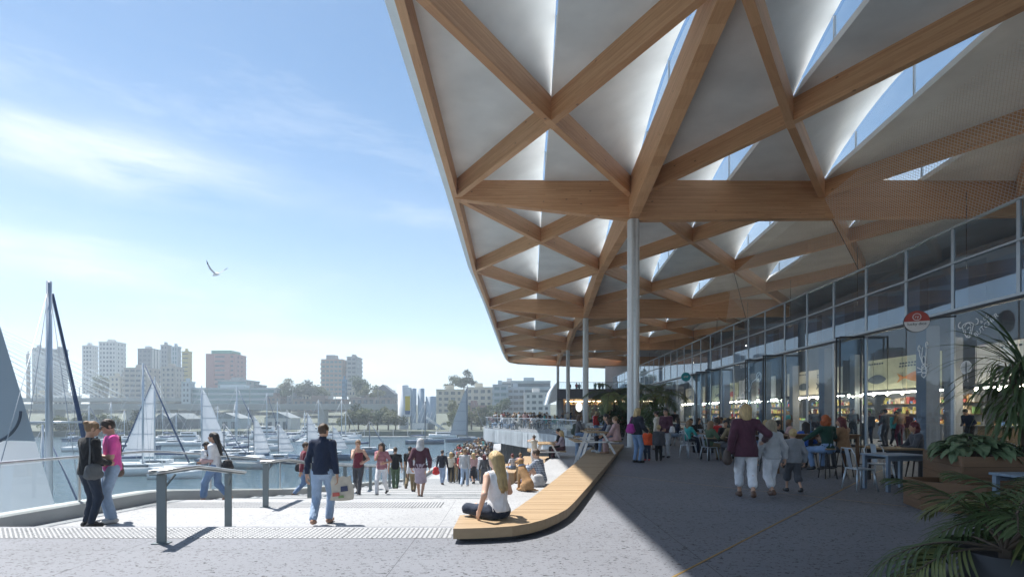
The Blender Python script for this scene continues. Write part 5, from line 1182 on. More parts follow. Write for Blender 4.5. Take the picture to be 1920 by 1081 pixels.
SHOE = {'black': mat('shoe_black', (.015, .015, .017), .5), 'brown': mat('shoe_brown', (.10, .05, .03), .5), 'white': mat('shoe_white', (.6, .6, .6), .6), 'tan': mat('shoe_tan', (.38, .22, .15), .6), 'red': mat('shoe_red', (.45, .03, .04), .4)}
def ik(a, tgt, l1, l2, pole):
    a, tgt, pole = A(a, float), A(tgt, float), A(pole, float); v = tgt - a; L = np.linalg.norm(v); mx = (l1 + l2) * .998
    if L > mx: tgt = a + v / L * mx; v = tgt - a; L = mx
    u = v / L; c = (l1 * l1 - l2 * l2 + L * L) / (2 * L); hgt = math.sqrt(max(0, l1 * l1 - c * c)); w_ = pole - u * (pole @ u); w_ /= np.linalg.norm(w_) + 1e-9
    return a + u * c + w_ * hgt, tgt
def rotm(yaw, pitch, roll=0.0):   # yaw about Z, pitch forward (nose down positive), roll about Y
    cy_, sy = math.cos(yaw), math.sin(yaw); cp, sp2 = math.cos(-pitch), math.sin(-pitch); cr, sr = math.cos(roll), math.sin(roll)
    return A([[cy_, -sy, 0], [sy, cy_, 0], [0, 0, 1]]) @ A([[1, 0, 0], [0, cp, -sp2], [0, sp2, cp]]) @ A([[cr, 0, sr], [0, 1, 0], [-sr, 0, cr]])
def POSE(kind, **kw):
    p = dict(pel=(0, 0, .93), lean=.02, twist=0.0, roll=0.0, yaw=0.0, pitch=.08, fl=(-.10, 0, .08), fr=(.10, .03, .08), kl=(-.1, 1, .1), kr=(.1, 1, .1), hl=(-.25, .05, .80), hr=(.25, .05, .80), el=(-.5, -1, .0), er=(.5, -1, .0), tl=.1, tr=-.1, hf=None)
    if kind == 'walk': p.update(fl=(-.07, .26, .085), fr=(.07, -.30, .15), hl=(-.25, -.14, .83), hr=(.25, .18, .84), lean=.05, pel=(0, 0, .905))
    if kind == 'walk2': p.update(fr=(.07, .24, .085), fl=(-.07, -.28, .15), hr=(.25, -.12, .83), hl=(-.25, .18, .84), lean=.05, pel=(0, 0, .905))
    if kind == 'sit': p.update(pel=(0, 0, .555), fl=(-.11, .44, .08), fr=(.11, .42, .08), kl=(-.15, .3, 1), kr=(.15, .3, 1), hl=(-.14, .36, .72), hr=(.14, .36, .72), el=(-1, -.6, -.3), er=(1, -.6, -.3), lean=.10)
    if kind == 'cross': p.update(pel=(0, 0, .12), fl=(.16, .30, .06), fr=(-.16, .34, .07), kl=(-1, .35, .12), kr=(1, .35, .12), hl=(-.30, .10, .14), hr=(.30, .14, .18), lean=.16, el=(-.6, -1, 0), er=(.6, -1, 0))
    if kind == 'kneesup': p.update(pel=(0, 0, .12), fl=(-.12, .52, .07), fr=(.12, .46, .07), kl=(-.1, .2, 1), kr=(.1, .2, 1), hl=(.03, .42, .46), hr=(-.02, .44, .46), lean=.22, el=(-1, -.3, -.4), er=(1, -.3, -.4))
    p.update(kw); return p
def person(label, loc, rz, h=1.70, sex='f', pose=None, skin=0, top=('black', {}), bottom=('denim', {}), shoes='black', hair=('brown', 'short'), res=.017, group=None, merged=False, headk=1.0, glasses=None, name='person', cat='person', extra=None):
    p = pose or POSE('stand'); s = h / 1.72; f_ = sex == 'f'
    J = {k: A(p[k], float) * s for k in ('pel', 'fl', 'fr', 'hl', 'hr')}
    Rt = rotm(p['twist'], p['lean'], p['roll']); Rp = rotm(p['twist'] * .3, p['lean'] * .4, p['roll'] * .5); up = Rt @ A((0, 0, 1.)); rt = Rt @ A((1., 0, 0)); fw = Rt @ A((0, 1., 0))
    hw_ = (.092 if f_ else .088) * s; pel = J['pel']; hipL, hipR = pel - Rp @ A((hw_, 0, .02 * s)), pel + Rp @ A((hw_, 0, -.02 * s))
    sw = (.158 if f_ else .182) * s; chest = pel + up * .34 * s; shc = pel + up * .485 * s; shL, shR = shc - rt * sw, shc + rt * sw; neck = pel + up * .535 * s
    hs = s * headk; Rh = rotm(p['twist'] + p['yaw'], p['pitch'] + p['lean'] * .4); hc = neck + up * .05 * s + (Rh @ A((0, .02, .105))) * hs
    HH = lambda x, y, z: hc + (Rh @ A((x, y, z))) * hs
    l1, l2 = .435 * s, .42 * s; kneeL, aL = ik(hipL, J['fl'], l1, l2, p['kl']); kneeR, aR = ik(hipR, J['fr'], l1, l2, p['kr'])
    elL, wL = ik(shL - up * .03 * s, J['hl'], .285 * s, .255 * s, p['el']); elR, wR = ik(shR - up * .03 * s, J['hr'], .285 * s, .255 * s, p['er'])
    toe = []
    for a_, an, kn in ((aL, p['tl'], kneeL), (aR, p['tr'], kneeR)):
        dz = -.045 if a_[2] < .12 * s else -.075; toe.append(a_ + A((math.sin(-an) * .15, math.cos(an) * .15, dz)) * s)
    allp = np.array([hipL, hipR, kneeL, kneeR, aL, aR, elL, elR, wL, wR, shL, shR, hc + A((0, 0, .14)) * hs] + toe); lo, hi = allp.min(0) - .24 * s, allp.max(0) + .2 * s; lo[2] = max(lo[2], -.02)
    def legs(F, inf=0.0, frac=1.0, loose=0.0):
        for hip, kn, an in ((hipL, kneeL, aL), (hipR, kneeR, aR)):
            F.cone(hip, kn, .086 * s + inf, .057 * s + inf + loose * .4, .035)
            if frac > .5:
                e = kn + (an - kn) * min(1, (frac - .5) * 2); F.cone(kn, e, .055 * s + inf + loose * .4, (.040 if frac > .9 else .05) * s + inf + loose, .03)
                if inf < 0 and not lg_: b_ = kn + (an - kn) * .3; F.ell(b_ - A((0, .012 * s, 0)), (.042 * s, .047 * s, .09 * s), None, .02)
    def feet(F, inf=0.0):
        for an, t_ in ((aL, toe[0]), (aR, toe[1])):
            F.cone(an - (t_ - an) * A((.25, .25, 0)) + A((0, 0, -.035 * s)), t_, .036 * s + inf, .03 * s + inf, .02); F.cone(an, an - A((0, 0, .03 * s)), .038 * s + inf, .04 * s + inf, .02)
    def torso(F, inf=0.0):
        F.ell(pel, (A((.158, .112, .12) if f_ else (.148, .11, .12)) * s + inf), Rp, .05)
        F.ell(pel + up * .17 * s, (A((.118, .088, .14) if f_ else (.135, .098, .15)) * s + inf), Rt, .06)
        F.ell(chest + up * .02 * s, (A((.138, .102, .19) if f_ else (.162, .112, .19)) * s + inf), Rt, .06)
        F.cone(shL - up * .02 * s, shR - up * .02 * s, .058 * s + inf, .058 * s + inf, .05)
        if f_:
            for q_ in (-1, 1): F.ell(chest + (rt * q_ * .066 + fw * .075 + up * .02) * s, A((.055, .05, .058)) * s + inf, Rt, .03)
    def arms(F, inf=0.0, frac=1.0):
        for sh_, e, w_ in ((shL, elL, wL), (shR, elR, wR)):
            t_ = min(1, frac * 2); F.cone(sh_ - up * .02 * s, sh_ - up * .02 * s + (e - sh_ + up * .02 * s) * t_, .052 * s + inf, (.052 + (.040 - .052) * t_) * s + inf, .03)
            if frac > .5: t2 = (frac - .5) * 2; F.cone(e, e + (w_ - e) * t2, .040 * s + inf, (.040 - .012 * t2) * s + inf, .02)
    meshes = []
    lg_ = bottom[1].get('len', .97) > .9 and bottom[1].get('kind') != 'skirt'; F = Field(lo, hi, res); legs(F, -.011 if lg_ else -.009); feet(F); torso(F, -.011); arms(F, -.007 if top[1].get('sleeve', 1) > .9 else 0.0)
    F.cone(neck - up * .06 * s, hc - (Rh @ A((0, .02, .05))) * hs, .056 * s, .05 * s, .035)
    F.ell(hc + (Rh @ A((0, -.008, .018))) * hs, A((.074, .094, .098)) * hs, Rh, .02); F.ell(HH(0, .028, -.045), A((.056, .062, .068)) * hs, Rh, .03)
    F.cone(HH(0, .088, .012), HH(0, .108, -.022), .009 * hs, .014 * hs, .012); F.ell(HH(0, .075, -.082), A((.022, .02, .018)) * hs, Rh, .02); F.ell(HH(0, .084, -.055), A((.024, .012, .010)) * hs, Rh, .008)
    for q_ in (-1, 1): F.ell(HH(.077 * q_, -.01, -.005), A((.012, .022, .032)) * hs, Rh, .008); F.ell(HH(.03 * q_, .098, .018), A((.014, .012, .010)) * hs, Rh, .005, True)
    V, Q_ = F.mesh()
    if res < .021:        # hands with fingers joined into the body surface
        Vs, Qs = [V], [Q_]; nv = len(V)
        for w_, e, side in ((wL, elL, -1), (wR, elR, 1)):
            y_ = (w_ - e) / (np.linalg.norm(w_ - e) + 1e-9); inn = -rt * side if p['hf'] is None else A(p['hf'], float)
            z_ = -(inn - y_ * (inn @ y_)); z_ /= np.linalg.norm(z_) + 1e-9; x_ = np.cross(y_, z_); M3 = np.stack([x_, y_, z_], 1)
            hv = HAND[0].copy()
            if (x_ @ fw) < 0: hv[:, 0] *= -1
            Vs.append(w_ + (hv * s) @ M3.T); Qs.append(HAND[1] + nv); nv += len(HAND[0])
        V, Q_ = np.concatenate(Vs), np.concatenate(Qs)
    meshes.append(('body', V, Q_, M_skin[skin]))
    tn, to = top; ti = to.get('inf', .014); F = Field(lo, hi, res); torso(F, ti); arms(F, ti * .9 + to.get('sl', 0), to.get('sleeve', 1.0) * .98)
    hem = pel + Rp @ A((0, 0, 1.)) * (to.get('hem', .02) * s)
    if to.get('hem', 0) < -.02:
        F.cone(pel + up * .1 * s, hem - up * .06 * s, .135 * s + ti, (.15 + to.get('flare', 0)) * s + ti, .06, False, (fw, 1.35))
    if to.get('hood'): F.ell(neck - fw * .055 * s - up * .02 * s, A((.105, .075, .075)) * s, Rt, .03)
    if to.get('collar'): F.cone(neck - up * .03 * s, neck + up * .055 * s, .068 * s, .062 * s, .02)
    F.ripple(to.get('rip', .0055), 34, len(label) * .7)
    F.cut(hem, -(Rp @ A((0, 0, 1.))))
    F.cut(neck + up * (.06 if to.get('collar') or to.get('hood') else to.get('neckline', .005)) * s + fw * .0, up + fw * (.0 if to.get('collar') else .25))
    if to.get('strap'):    # sleeveless: open arm holes
        for sh_, q_ in ((shL, -1), (shR, 1)): F.cut(sh_ - rt * q_ * .005 * s, rt * q_)
    meshes.append(('top',) + F.mesh() + (C[tn],))
    bn, bo_ = bottom; kind = bo_.get('kind', 'trousers'); bi = bo_.get('inf', .012); F = Field(lo, hi, res)
    F.ell(pel, (A((.158, .112, .12) if f_ else (.148, .11, .12)) * s + bi), Rp, .05); F.ell(pel + up * .1 * s, A((.128, .095, .1)) * s + bi, Rt, .05)
    if kind == 'skirt':
        kc = (kneeL + kneeR) / 2; F.cone(pel, pel + (kc - pel) * bo_.get('len', .9), .15 * s, (.17 + bo_.get('flare', 0)) * s, .05, False, (fw, 1.15)); F.cut(pel + (kc - pel) * bo_.get('len', .9), (kc - pel) / np.linalg.norm(kc - pel))
    else: legs(F, bi, bo_.get('len', .97), bo_.get('loose', .006))
    F.ripple(.0045, 38, len(label) * .4); F.cut(pel + up * .12 * s, up)
    meshes.append(('skirt' if kind == 'skirt' else 'trousers',) + F.mesh() + (C[bn],))
    if shoes:
        for an, t_, kn in ((aL, toe[0], kneeL), (aR, toe[1], kneeR)):
            F = Field(np.minimum(an, t_) - .16 * s, np.maximum(an, t_) + (.3 if shoes == 'red' else .16) * s, min(res, .017))
            F.cone(an - (t_ - an) * A((.25, .25, 0)) + A((0, 0, -.035 * s)), t_, .036 * s + .007, .03 * s + .007, .02); F.cone(an, an - A((0, 0, .03 * s)), .045 * s, .047 * s, .02)
            if shoes == 'red': F.cone(an, an + (kn - an) * .6, .046 * s, .055 * s, .02)
            meshes.append(('shoe',) + F.mesh() + (SHOE[shoes],))
    hn, hst = hair; F = Field(hc - .30 * hs - A((0, 0, .42 * hs)), hc + .26 * hs, min(res, .016))
    if hst != 'bald':
        F.ell(HH(0, -.014, .026), A((.084, .104, .104)) * hs, Rh, .01)
        if hst in ('long', 'bob', 'loose'):
            Ld = {'long': .44, 'bob': .17, 'loose': .27}[hst]; w0 = .074 if hst != 'bob' else .08
            for q_ in (-.85, -.3, .3, .85): F.cone(HH(.055 * q_, -.065, .02), HH(.06 * q_, -.075 - (.065 if hst == 'long' else .015), -Ld * (.9 + .1 * math.sin(q_ * 7 + len(label)))), .056 * hs, .030 * hs, .035)
            if hst != 'long':
                for q_ in (-1, 1): F.cone(HH(.075 * q_, -.01, .03), HH(.082 * q_, .0, -Ld * .8), .03 * hs, .026 * hs, .03)
        if hst == 'bun': F.ell(HH(0, -.10, .075), A((.045, .045, .042)) * hs, Rh, .02)
        if hst == 'pony': F.cone(HH(0, -.11, .05), HH(0, -.15, -.12), .034 * hs, .018 * hs, .02)
        if hst == 'curly':
            rr = np.random.default_rng(len(label))
            for _ in range(46):
                v = rr.normal(size=3); v /= np.linalg.norm(v); v[1] = -abs(v[1]) * .9 + .15; F.ell(HH(v[0] * .105, v[1] * .10 - .02, v[2] * .13 - .035), A((.036,) * 3) * hs, None, .012)
        if hst == 'hood': F.cone(HH(0, -.03, -.01), HH(0, -.05, -.16), .10 * hs, .12 * hs, .05)
        if hst == 'cap': F.cone(HH(0, .06, .055), HH(0, .15, .04), .05 * hs, .045 * hs, .02, False, ((Rh @ A((0, 0, 1.))), 3.5))
        F.ripple(.004 if hst not in ('cap', 'hood') else .001, 70, 1.0)
        F.ell(HH(0, .085, -.05), A((.068, .075, .098)) * hs, Rh, .01, True); F.ell(HH(0, .115, -.03), A((.13, .085, .085)) * hs, Rh, .01, True)
        if hst in ('short', 'bun', 'pony', 'cap'): F.cut(HH(0, 0, -.055 if hst == 'short' else -.06), -(Rh @ A((0, -.5, 1.))) / 1.118)
        meshes.append(('hood' if hst == 'hood' else 'cap' if hst == 'cap' else 'hair',) + F.mesh() + ((C[hn] if hst in ('hood', 'cap') else HAIR[hn]),))
    if merged:
        Vs, Qs, Ms = [], [], []; nv = 0
        for k, (_, V, Q_, _m) in enumerate(meshes): Vs.append(V); Qs.append(Q_ + nv); nv += len(V); Ms.append(np.full(len(Q_), k))
        me = np_mesh('person', np.concatenate(Vs), np.concatenate(Qs), [m[3] for m in meshes], np.concatenate(Ms)); return me
    r = empty(name, loc, rz, label, cat, group)
    for nm, V, Q_, m in meshes:
        if len(V): link(nm, np_mesh(nm, V, Q_, [m]), r)
    if res < .021:
        for q_ in (-1, 1):
            q = MB(); q.lathe([(.001, -.008), (.011, -.004), (.013, 0), (.011, .004), (.001, .008)], 8); q.v = [tuple(HH(x + .03 * q_, .090 + z * .6, y * .6 + .016)) for x, y, z in q.v]; q.build('eye', M_eye, r)
        q = MB(); q.bar(HH(-.02, .098, -.056), HH(.02, .098, -.056), .01 * hs, .007 * hs); q.build('mouth', M_lip, r)
    if res < .0165 and hst in ('long', 'loose', 'bob'):      # loose strands over the hair mass
        rr = np.random.default_rng(len(label) + 3); Ld = {'long': .46, 'bob': .18, 'loose': .29}[hst]; q = MB(); ye = -.075 - (.065 if hst == 'long' else .015) - .034
        for _ in range(70 if hst == 'long' else 46):
            u = rr.uniform(-1, 1); j = rr.normal(size=3) * .006; e_ = (.055 * u + rr.normal() * .012, ye + .02 * abs(u) + j[1], -Ld * rr.uniform(.75, 1.06))
            q.tube([HH(.06 * u, -.06 + j[0], .118 - .03 * abs(u)), HH(.088 * u, -.105 + .05 * abs(u), .04), HH(.092 * u + j[1], -.125 + .045 * abs(u), -.05), HH(.08 * u + j[2], (ye - .125) / 2 + .03 * abs(u), -Ld * .55), HH(*e_)], [.004, .006, .006, .005, .001], 4)
        hs_m = HAIR[hn]; o = q.build('hair_strands', [hs_m], r); o['kind'] = 'stuff'
    if glasses:
        q = MB()
        for q_ in (-1, 1):
            q.bar(HH(.008 * q_, .106, .016), HH(.056 * q_, .100, .018), .008 * hs, (.034 if glasses == 'sun' else .028) * hs); q.bar(HH(.056 * q_, .100, .022), HH(.078 * q_, -.01, .02), .006 * hs)
        q.build('glasses', M_lens, r)
    r['_wl'] = list(map(float, wL)); r['_wr'] = list(map(float, wR)); r['_shl'] = list(map(float, shL)); r['_shr'] = list(map(float, shR)); r['_pel'] = list(map(float, pel))
    return r
def wpt(r, key, off=(0, 0, 0)):
    c_, s_ = math.cos(r.rotation_euler[2]), math.sin(r.rotation_euler[2]); x, y, z = [a + b for a, b in zip(r[key], off)]
    return Vector((r.location[0] + x * c_ - y * s_, r.location[1] + x * s_ + y * c_, r.location[2] + z))
def at(px, d, z): return Vector(((px - 960) * d / FPX, d, z))
# ------------------------------------------------------------------ the people in the photograph
def deg(a): return R(a)
w1 = person('woman in black top and dark jeans with hair bun and grey bag by the water', at(166, 8.64, -.3), deg(-24), 1.70, 'f', POSE('stand', hl=(-.06, .24, 1.02), hr=(.10, .26, 1.04), fl=(-.11, .02, .08), fr=(.12, -.03, .08), yaw=-.35, pitch=.2), 0, ('black', dict(hem=-.06, inf=.018, flare=.0)), ('ddenim', dict(inf=.008, loose=.002)), 'black', ('light', 'bun'), .0125, glasses='sun')
m1 = person('man in bright pink shirt and light jeans facing the woman in black', at(211, 9.05, -.3), deg(132), 1.74, 'm', POSE('stand', hl=(-.05, .26, 1.12), hr=(.08, .27, 1.10), pitch=.35, yaw=.15), 3, ('pink', dict(sleeve=.36, hem=-.06)), ('ldenim', dict(loose=.012)), 'white', ('dark', 'short'), .0125, glasses='clear')
mo = person('woman with long black hair and rolled jeans carrying a toddler', at(404, 11.95, -.45), deg(92), 1.58, 'f', POSE('walk', hl=(-.05, .25, 1.08), hr=(.02, .27, 1.0), yaw=.2), 1, ('white', dict(hem=-.05, inf=.016)), ('denim', dict(len=.86, loose=.02)), 'tan', ('black', 'long'), .0145)
ch = person('toddler with braces held in the arms of the long haired woman', at(383, 11.85, .30), deg(-85), .80, 'm', POSE('sit', pel=(0, 0, .42), hl=(-.1, .3, .75), hr=(.1, .3, .75), fl=(-.14, .3, .12), fr=(.14, .3, .1)), 2, ('white', dict(sleeve=.5)), ('rose', dict(len=.6)), 'black', ('black', 'short'), .0125, headk=1.45)
mm = person('man in maroon jacket and jeans on the stairs behind the navy woman', at(570, 15.4, -.9), deg(-62), 1.62, 'm', POSE('walk2', yaw=-.3), 0, ('maroon', dict(hem=-.08, inf=.022)), ('denim', {}), 'brown', ('brown', 'short'), .017)
nv_ = person('woman in navy turtleneck and blue jeans with a canvas tote', at(604, 8.9, -.3), deg(4), 1.68, 'f', POSE('walk2', hl=(-.27, .05, .84), hr=(.25, .0, .83), yaw=-.35, fl=(-.08, -.24, .13), fr=(.09, .10, .085)), 0, ('navy', dict(hem=-.05, inf=.016, collar=1)), ('ldenim', dict(loose=.014)), 'tan', ('brown', 'short'), .0125)
e1 = person('woman in maroon tank top eating while climbing the stairs', at(672, 15.9, -.9), deg(184), 1.66, 'f', POSE('walk', hr=(.05, .20, 1.42), hl=(-.22, .22, 1.05), er=(.5, -.1, -1), yaw=-.1), 3, ('maroon', dict(strap=1, sleeve=.02, hem=-.04, neckline=-.09)), ('dgrey', dict(inf=.008)), 'black', ('light', 'bun'), .015)
e2 = person('woman in striped pink top and white trousers eating on the stairs', at(716, 15.9, -.9), deg(172), 1.58, 'f', POSE('walk2', hr=(.03, .20, 1.42), hl=(-.2, .24, 1.08), er=(.5, -.1, -1)), 0, ('stripe', dict(sleeve=.45, hem=-.05, inf=.018)), ('white', dict(inf=.01)), 'black', ('dark', 'loose'), .015)
g1 = person('man in black shirt and green trousers walking away down the stairs', at(741, 21.0, gz(21.0)), deg(8), 1.72, 'm', POSE('walk'), 0, ('black', dict(sleeve=.4, hem=-.06)), ('green', dict(loose=.014)), 'brown', ('brown', 'short'), .02)
g2 = person('man in black shirt and khaki trousers partly hidden by the grey scarfed woman', at(768, 21.4, gz(21.4)), deg(-6), 1.72, 'm', POSE('walk2'), 1, ('black', dict(sleeve=.4, hem=-.06)), ('khaki', dict(loose=.014)), 'brown', ('black', 'short'), .02)
g3 = person('child in white shirt just left of the grey scarfed woman', at(775, 18.6, gz(18.6)), deg(5), 1.32, 'm', POSE('walk'), 0, ('white', dict(hem=-.06, inf=.02)), ('khaki', {}), 'brown', ('brown', 'short'), .02, headk=1.1)
sw_ = person('woman in grey headscarf, dark cardigan and grey skirt walking away', at(788, 14.2, -.75), deg(3), 1.64, 'f', POSE('walk', hl=(-.25, .02, .9), hr=(.26, .04, .9), fl=(-.05, .12, .085), fr=(.05, -.16, .11)), 0, ('plum', dict(hem=-.02, inf=.03)), ('mauve', dict(kind='skirt', len=.98, inf=.02)), 'black', ('lgrey', 'hood'), .0165)
k1 = person('man in navy shirt and jeans carrying a red bag', at(829, 26, gz(26)), deg(-4), 1.72, 'm', POSE('walk'), 0, ('dnavy', dict(hem=-.06)), ('ldenim', dict(loose=.014)), 'brown', ('dark', 'short'), .022)
l1_ = person('man in grey sweater and pale jeans walking away beside the crowd', at(871, 24.2, gz(24.2)), deg(-10), 1.74, 'm', POSE('walk2'), 0, ('lgrey', dict(hem=-.06, inf=.02)), ('ldenim', dict(loose=.016)), 'white', ('light', 'short'), .022)
d1 = person('woman in long dark dress at the edge of the crowd', at(908, 26.5, gz(26.5)), deg(-8), 1.62, 'f', POSE('walk'), 1, ('dgrey', dict(hem=-.02)), ('dgrey', dict(kind='skirt', len=1.6, flare=.12)), 'black', ('maroon', 'bob'), .022)
d2 = person('woman in rose top with dark skirt left of the long dress', at(888, 27.5, gz(27.5)), deg(12), 1.62, 'f', POSE('walk2'), 1, ('rose', dict(hem=-.03)), ('dnavy', dict(kind='skirt', len=1.3, flare=.06)), 'black', ('blonde', 'loose'), .022)
bl_ = person('blonde woman in white top sitting cross-legged on the timber bench', at(934, 6.95, BT), deg(38), 1.62, 'f', POSE('cross', lean=.08, hl=(-.30, .02, .14), hr=(.20, .34, .26), yaw=.1), 3, ('white', dict(strap=1, sleeve=.02, hem=-.02, inf=.024)), ('ddenim', dict(inf=.012, len=.9)), None, ('blonde', 'long'), .0115)
pm = person('man in plaid shirt sitting with knees up beside the bench', at(1016, 13.9, -.3), deg(68), 1.72, 'm', POSE('kneesup'), 0, ('plaid', dict(hem=-.04, inf=.02)), ('mauve', dict(loose=.012)), 'brown', ('brown', 'short'), .0145)
bo2 = person('boy in white standing on the timber platform with hands at his face', at(1002, 21.0, -.45), deg(35), 1.10, 'm', POSE('stand', hl=(-.10, .2, 1.5), hr=(.10, .2, 1.5), el=(-1, .3, -.3), er=(1, .3, -.3)), 0, ('cream', dict(sleeve=.5, hem=-.05)), ('white', {}), 'white', ('dark', 'short'), .018, headk=1.2)
person('child in pale blue sitting on the lower timber platform', at(962, 22.2, -.78), deg(20), 1.15, 'f', POSE('cross'), 0, ('check', dict(sleeve=.4)), ('denim', {}), 'white', ('maroon', 'short'), .02, headk=1.2)
person('child in rose top sitting on the lower timber platform beside the blue one', at(975, 22.6, -.78), deg(-10), 1.15, 'f', POSE('cross'), 1, ('rose', dict(sleeve=.4)), ('khaki', {}), 'white', ('light', 'short'), .02, headk=1.2)
bp_ = person('man with large dark backpack standing by the picnic tables', at(1085, 22.0, -.3), deg(-25), 1.72, 'm', POSE('stand', hl=(-.15, .3, 1.05), hr=(.2, .3, 1.05), yaw=-.2), 0, ('lgrey', dict(sleeve=.4)), ('ldenim', {}), 'white', ('dark', 'short'), .019)
PT = {}
person('man in black seated at the platform picnic table', (2.08, 23.0, -.45), deg(85), 1.7, 'm', POSE('sit'), 0, ('black', dict(sleeve=.4)), ('dnavy', {}), 'black', ('black', 'short'), .02)
person('blonde woman in mauve seated at the platform picnic table', (2.12, 22.2, -.45), deg(80), 1.62, 'f', POSE('sit'), 3, ('mauve', {}), ('plum', {}), 'brown', ('blonde', 'loose'), .02)
person('girl in grey seated at the bench picnic table, left of three', (3.38, 18.35, BT), deg(82), 1.4, 'f', POSE('sit', pel=(0, 0, .66)), 1, ('grey', dict(sleeve=.4)), ('denim', {}), 'white', ('brown', 'bob'), .018)
person('man in navy seated at the bench picnic table, middle of three', (3.42, 18.9, BT), deg(85), 1.7, 'm', POSE('sit'), 0, ('navy', {}), ('dnavy', {}), 'white', ('black', 'short'), .018)
person('woman in pale rose seated at the bench picnic table, right of three', (3.55, 18.0, BT), deg(60), 1.6, 'f', POSE('sit', hl=(-.14, .36, .6), hr=(.14, .36, .6)), 3, ('rose', dict(hem=-.1, inf=.022)), ('rose', {}), 'tan', ('light', 'short'), .018)
tb = person('blonde woman in dark padded jacket with purple bag facing the children', at(1194, 16.7, 0), deg(-58), 1.70, 'f', POSE('stand', hl=(-.2, .2, 1.0), hr=(.22, .22, 1.0), pitch=.25), 0, ('dnavy', dict(hem=-.04, inf=.035)), ('denim', dict(inf=.01)), 'black', ('blonde', 'bob'), .016)
person('small child in orange coat and red boots', at(1214, 17.6, 0), deg(150), 1.02, 'f', POSE('stand', hr=(.26, .2, .95)), 3, ('orange', dict(hem=-.08, inf=.03, hood=1)), ('ddenim', {}), 'red', ('blonde', 'short'), .016, headk=1.3)
person('blond child in dark coat seen from behind next to the orange child', at(1235, 17.3, 0), deg(-15), 1.12, 'm', POSE('stand'), 3, ('dgrey', dict(hem=-.16, inf=.03, flare=.03)), ('black', {}), 'black', ('blonde', 'short'), .016, headk=1.25)
sg1 = person('woman in dark purple jacket and sunglasses with white bag', at(1249, 18.6, 0), deg(140), 1.70, 'f', POSE('stand', hl=(-.12, .26, 1.0), hr=(.14, .24, .95)), 0, ('plum', dict(hem=-.06, inf=.028)), ('lgrey', {}), 'black', ('black', 'short'), .017, glasses='sun')
fw_ = person('blonde woman in long brown jumper and white cropped trousers walking away', at(1399, 9.65, 0), deg(-14), 1.72, 'f', POSE('walk', hr=(.34, .16, 1.06), hl=(-.27, -.02, .85)), 0, ('plum', dict(hem=-.14, inf=.032, flare=.04)), ('white', dict(len=.78, loose=.010, inf=.019)), 'brown', ('blonde', 'bob'), .0125)
person('girl in grey hooded top and pale trousers beside the woman in brown', at(1447, 9.95, 0), deg(-5), 1.42, 'f', POSE('walk2', hl=(-.3, .02, .86), hr=(.3, .02, .86)), 0, ('lgrey', dict(hem=-.06, inf=.028, hood=1)), ('white', dict(len=.78, loose=.010, inf=.018)), 'brown', ('ash', 'loose'), .0125, headk=1.08)
person('small blond boy in blue grey hooded top, last of the walking family', at(1488, 10.4, 0), deg(-4), 1.22, 'm', POSE('walk', hl=(-.3, .02, .86), hr=(.3, .02, .86)), 0, ('grey', dict(hem=-.08, inf=.028, hood=1)), ('dgrey', dict(len=.62, loose=.03)), 'black', ('blonde', 'short'), .0135, headk=1.18)
# seated guests
person('woman in green jacket seated at the first cafe table', (6.50, 17.6, 0), deg(-75), 1.64, 'f', POSE('sit'), 0, ('green', dict(inf=.025, hem=-.05)), ('khaki', {}), 'brown', ('light', 'loose'), .018)
person('man in tan jacket seated with his back turned at the first cafe table', (7.05, 16.95, 0), deg(5), 1.7, 'm', POSE('sit'), 0, ('khaki', dict(inf=.025, hem=-.05)), ('dgrey', {}), 'brown', ('dark', 'short'), .018)
person('woman in brown coat seated with her back turned at the first cafe table', (7.55, 16.9, 0), deg(-5), 1.64, 'f', POSE('sit'), 0, ('brown', dict(inf=.025, hem=-.05)), ('blue', {}), 'brown', ('brown', 'long'), .018)
person('woman in black with a raised bun seated behind the first cafe table', (7.5, 18.8, 0), deg(175), 1.66, 'f', POSE('sit'), 1, ('black', {}), ('dgrey', {}), 'black', ('black', 'bun'), .019)
person('woman in blue and green jacket at the table behind the walking boy', (8.15, 14.75, 0), deg(-10), 1.66, 'f', POSE('sit'), 1, ('blue', dict(inf=.02)), ('black', {}), 'black', ('black', 'loose'), .017)
person('man in dark jacket at the table behind the grey hooded girl', (7.6, 15.4, 0), deg(-75), 1.7, 'm', POSE('sit'), 1, ('black', dict(inf=.02)), ('black', {}), 'black', ('black', 'short'), .018)
rh = person('woman with curly red hair in dark green top on a bar stool', at(1552, 12.7, 0), deg(8), 1.70, 'f', POSE('sit', pel=(0, 0, .72), fl=(-.12, .36, .26), fr=(.12, .34, .26), hl=(-.36, .38, .9), hr=(.2, .4, .95)), 0, ('dgreen', dict(hem=-.01, inf=.018)), ('denim', {}), 'black', ('red', 'curly'), .0135)
person('woman in camel coat with maroon hair on the stool beside the red haired woman', at(1583, 13.1, 0), deg(25), 1.64, 'f', POSE('sit', pel=(0, 0, .72), fl=(-.12, .36, .26), fr=(.12, .34, .26), hl=(-.2, .38, .92), hr=(.2, .38, .92), yaw=.6), 1, ('camel', dict(hem=-.05, inf=.025)), ('dgrey', {}), 'black', ('maroon', 'bob'), .0145)
person('man in grey jacket with maroon hair sitting by the glass behind the planter', at(1722, 12.6, 0), deg(70), 1.7, 'm', POSE('sit'), 1, ('dgrey', dict(inf=.022)), ('dgrey', {}), 'black', ('maroon', 'curly'), .0155)
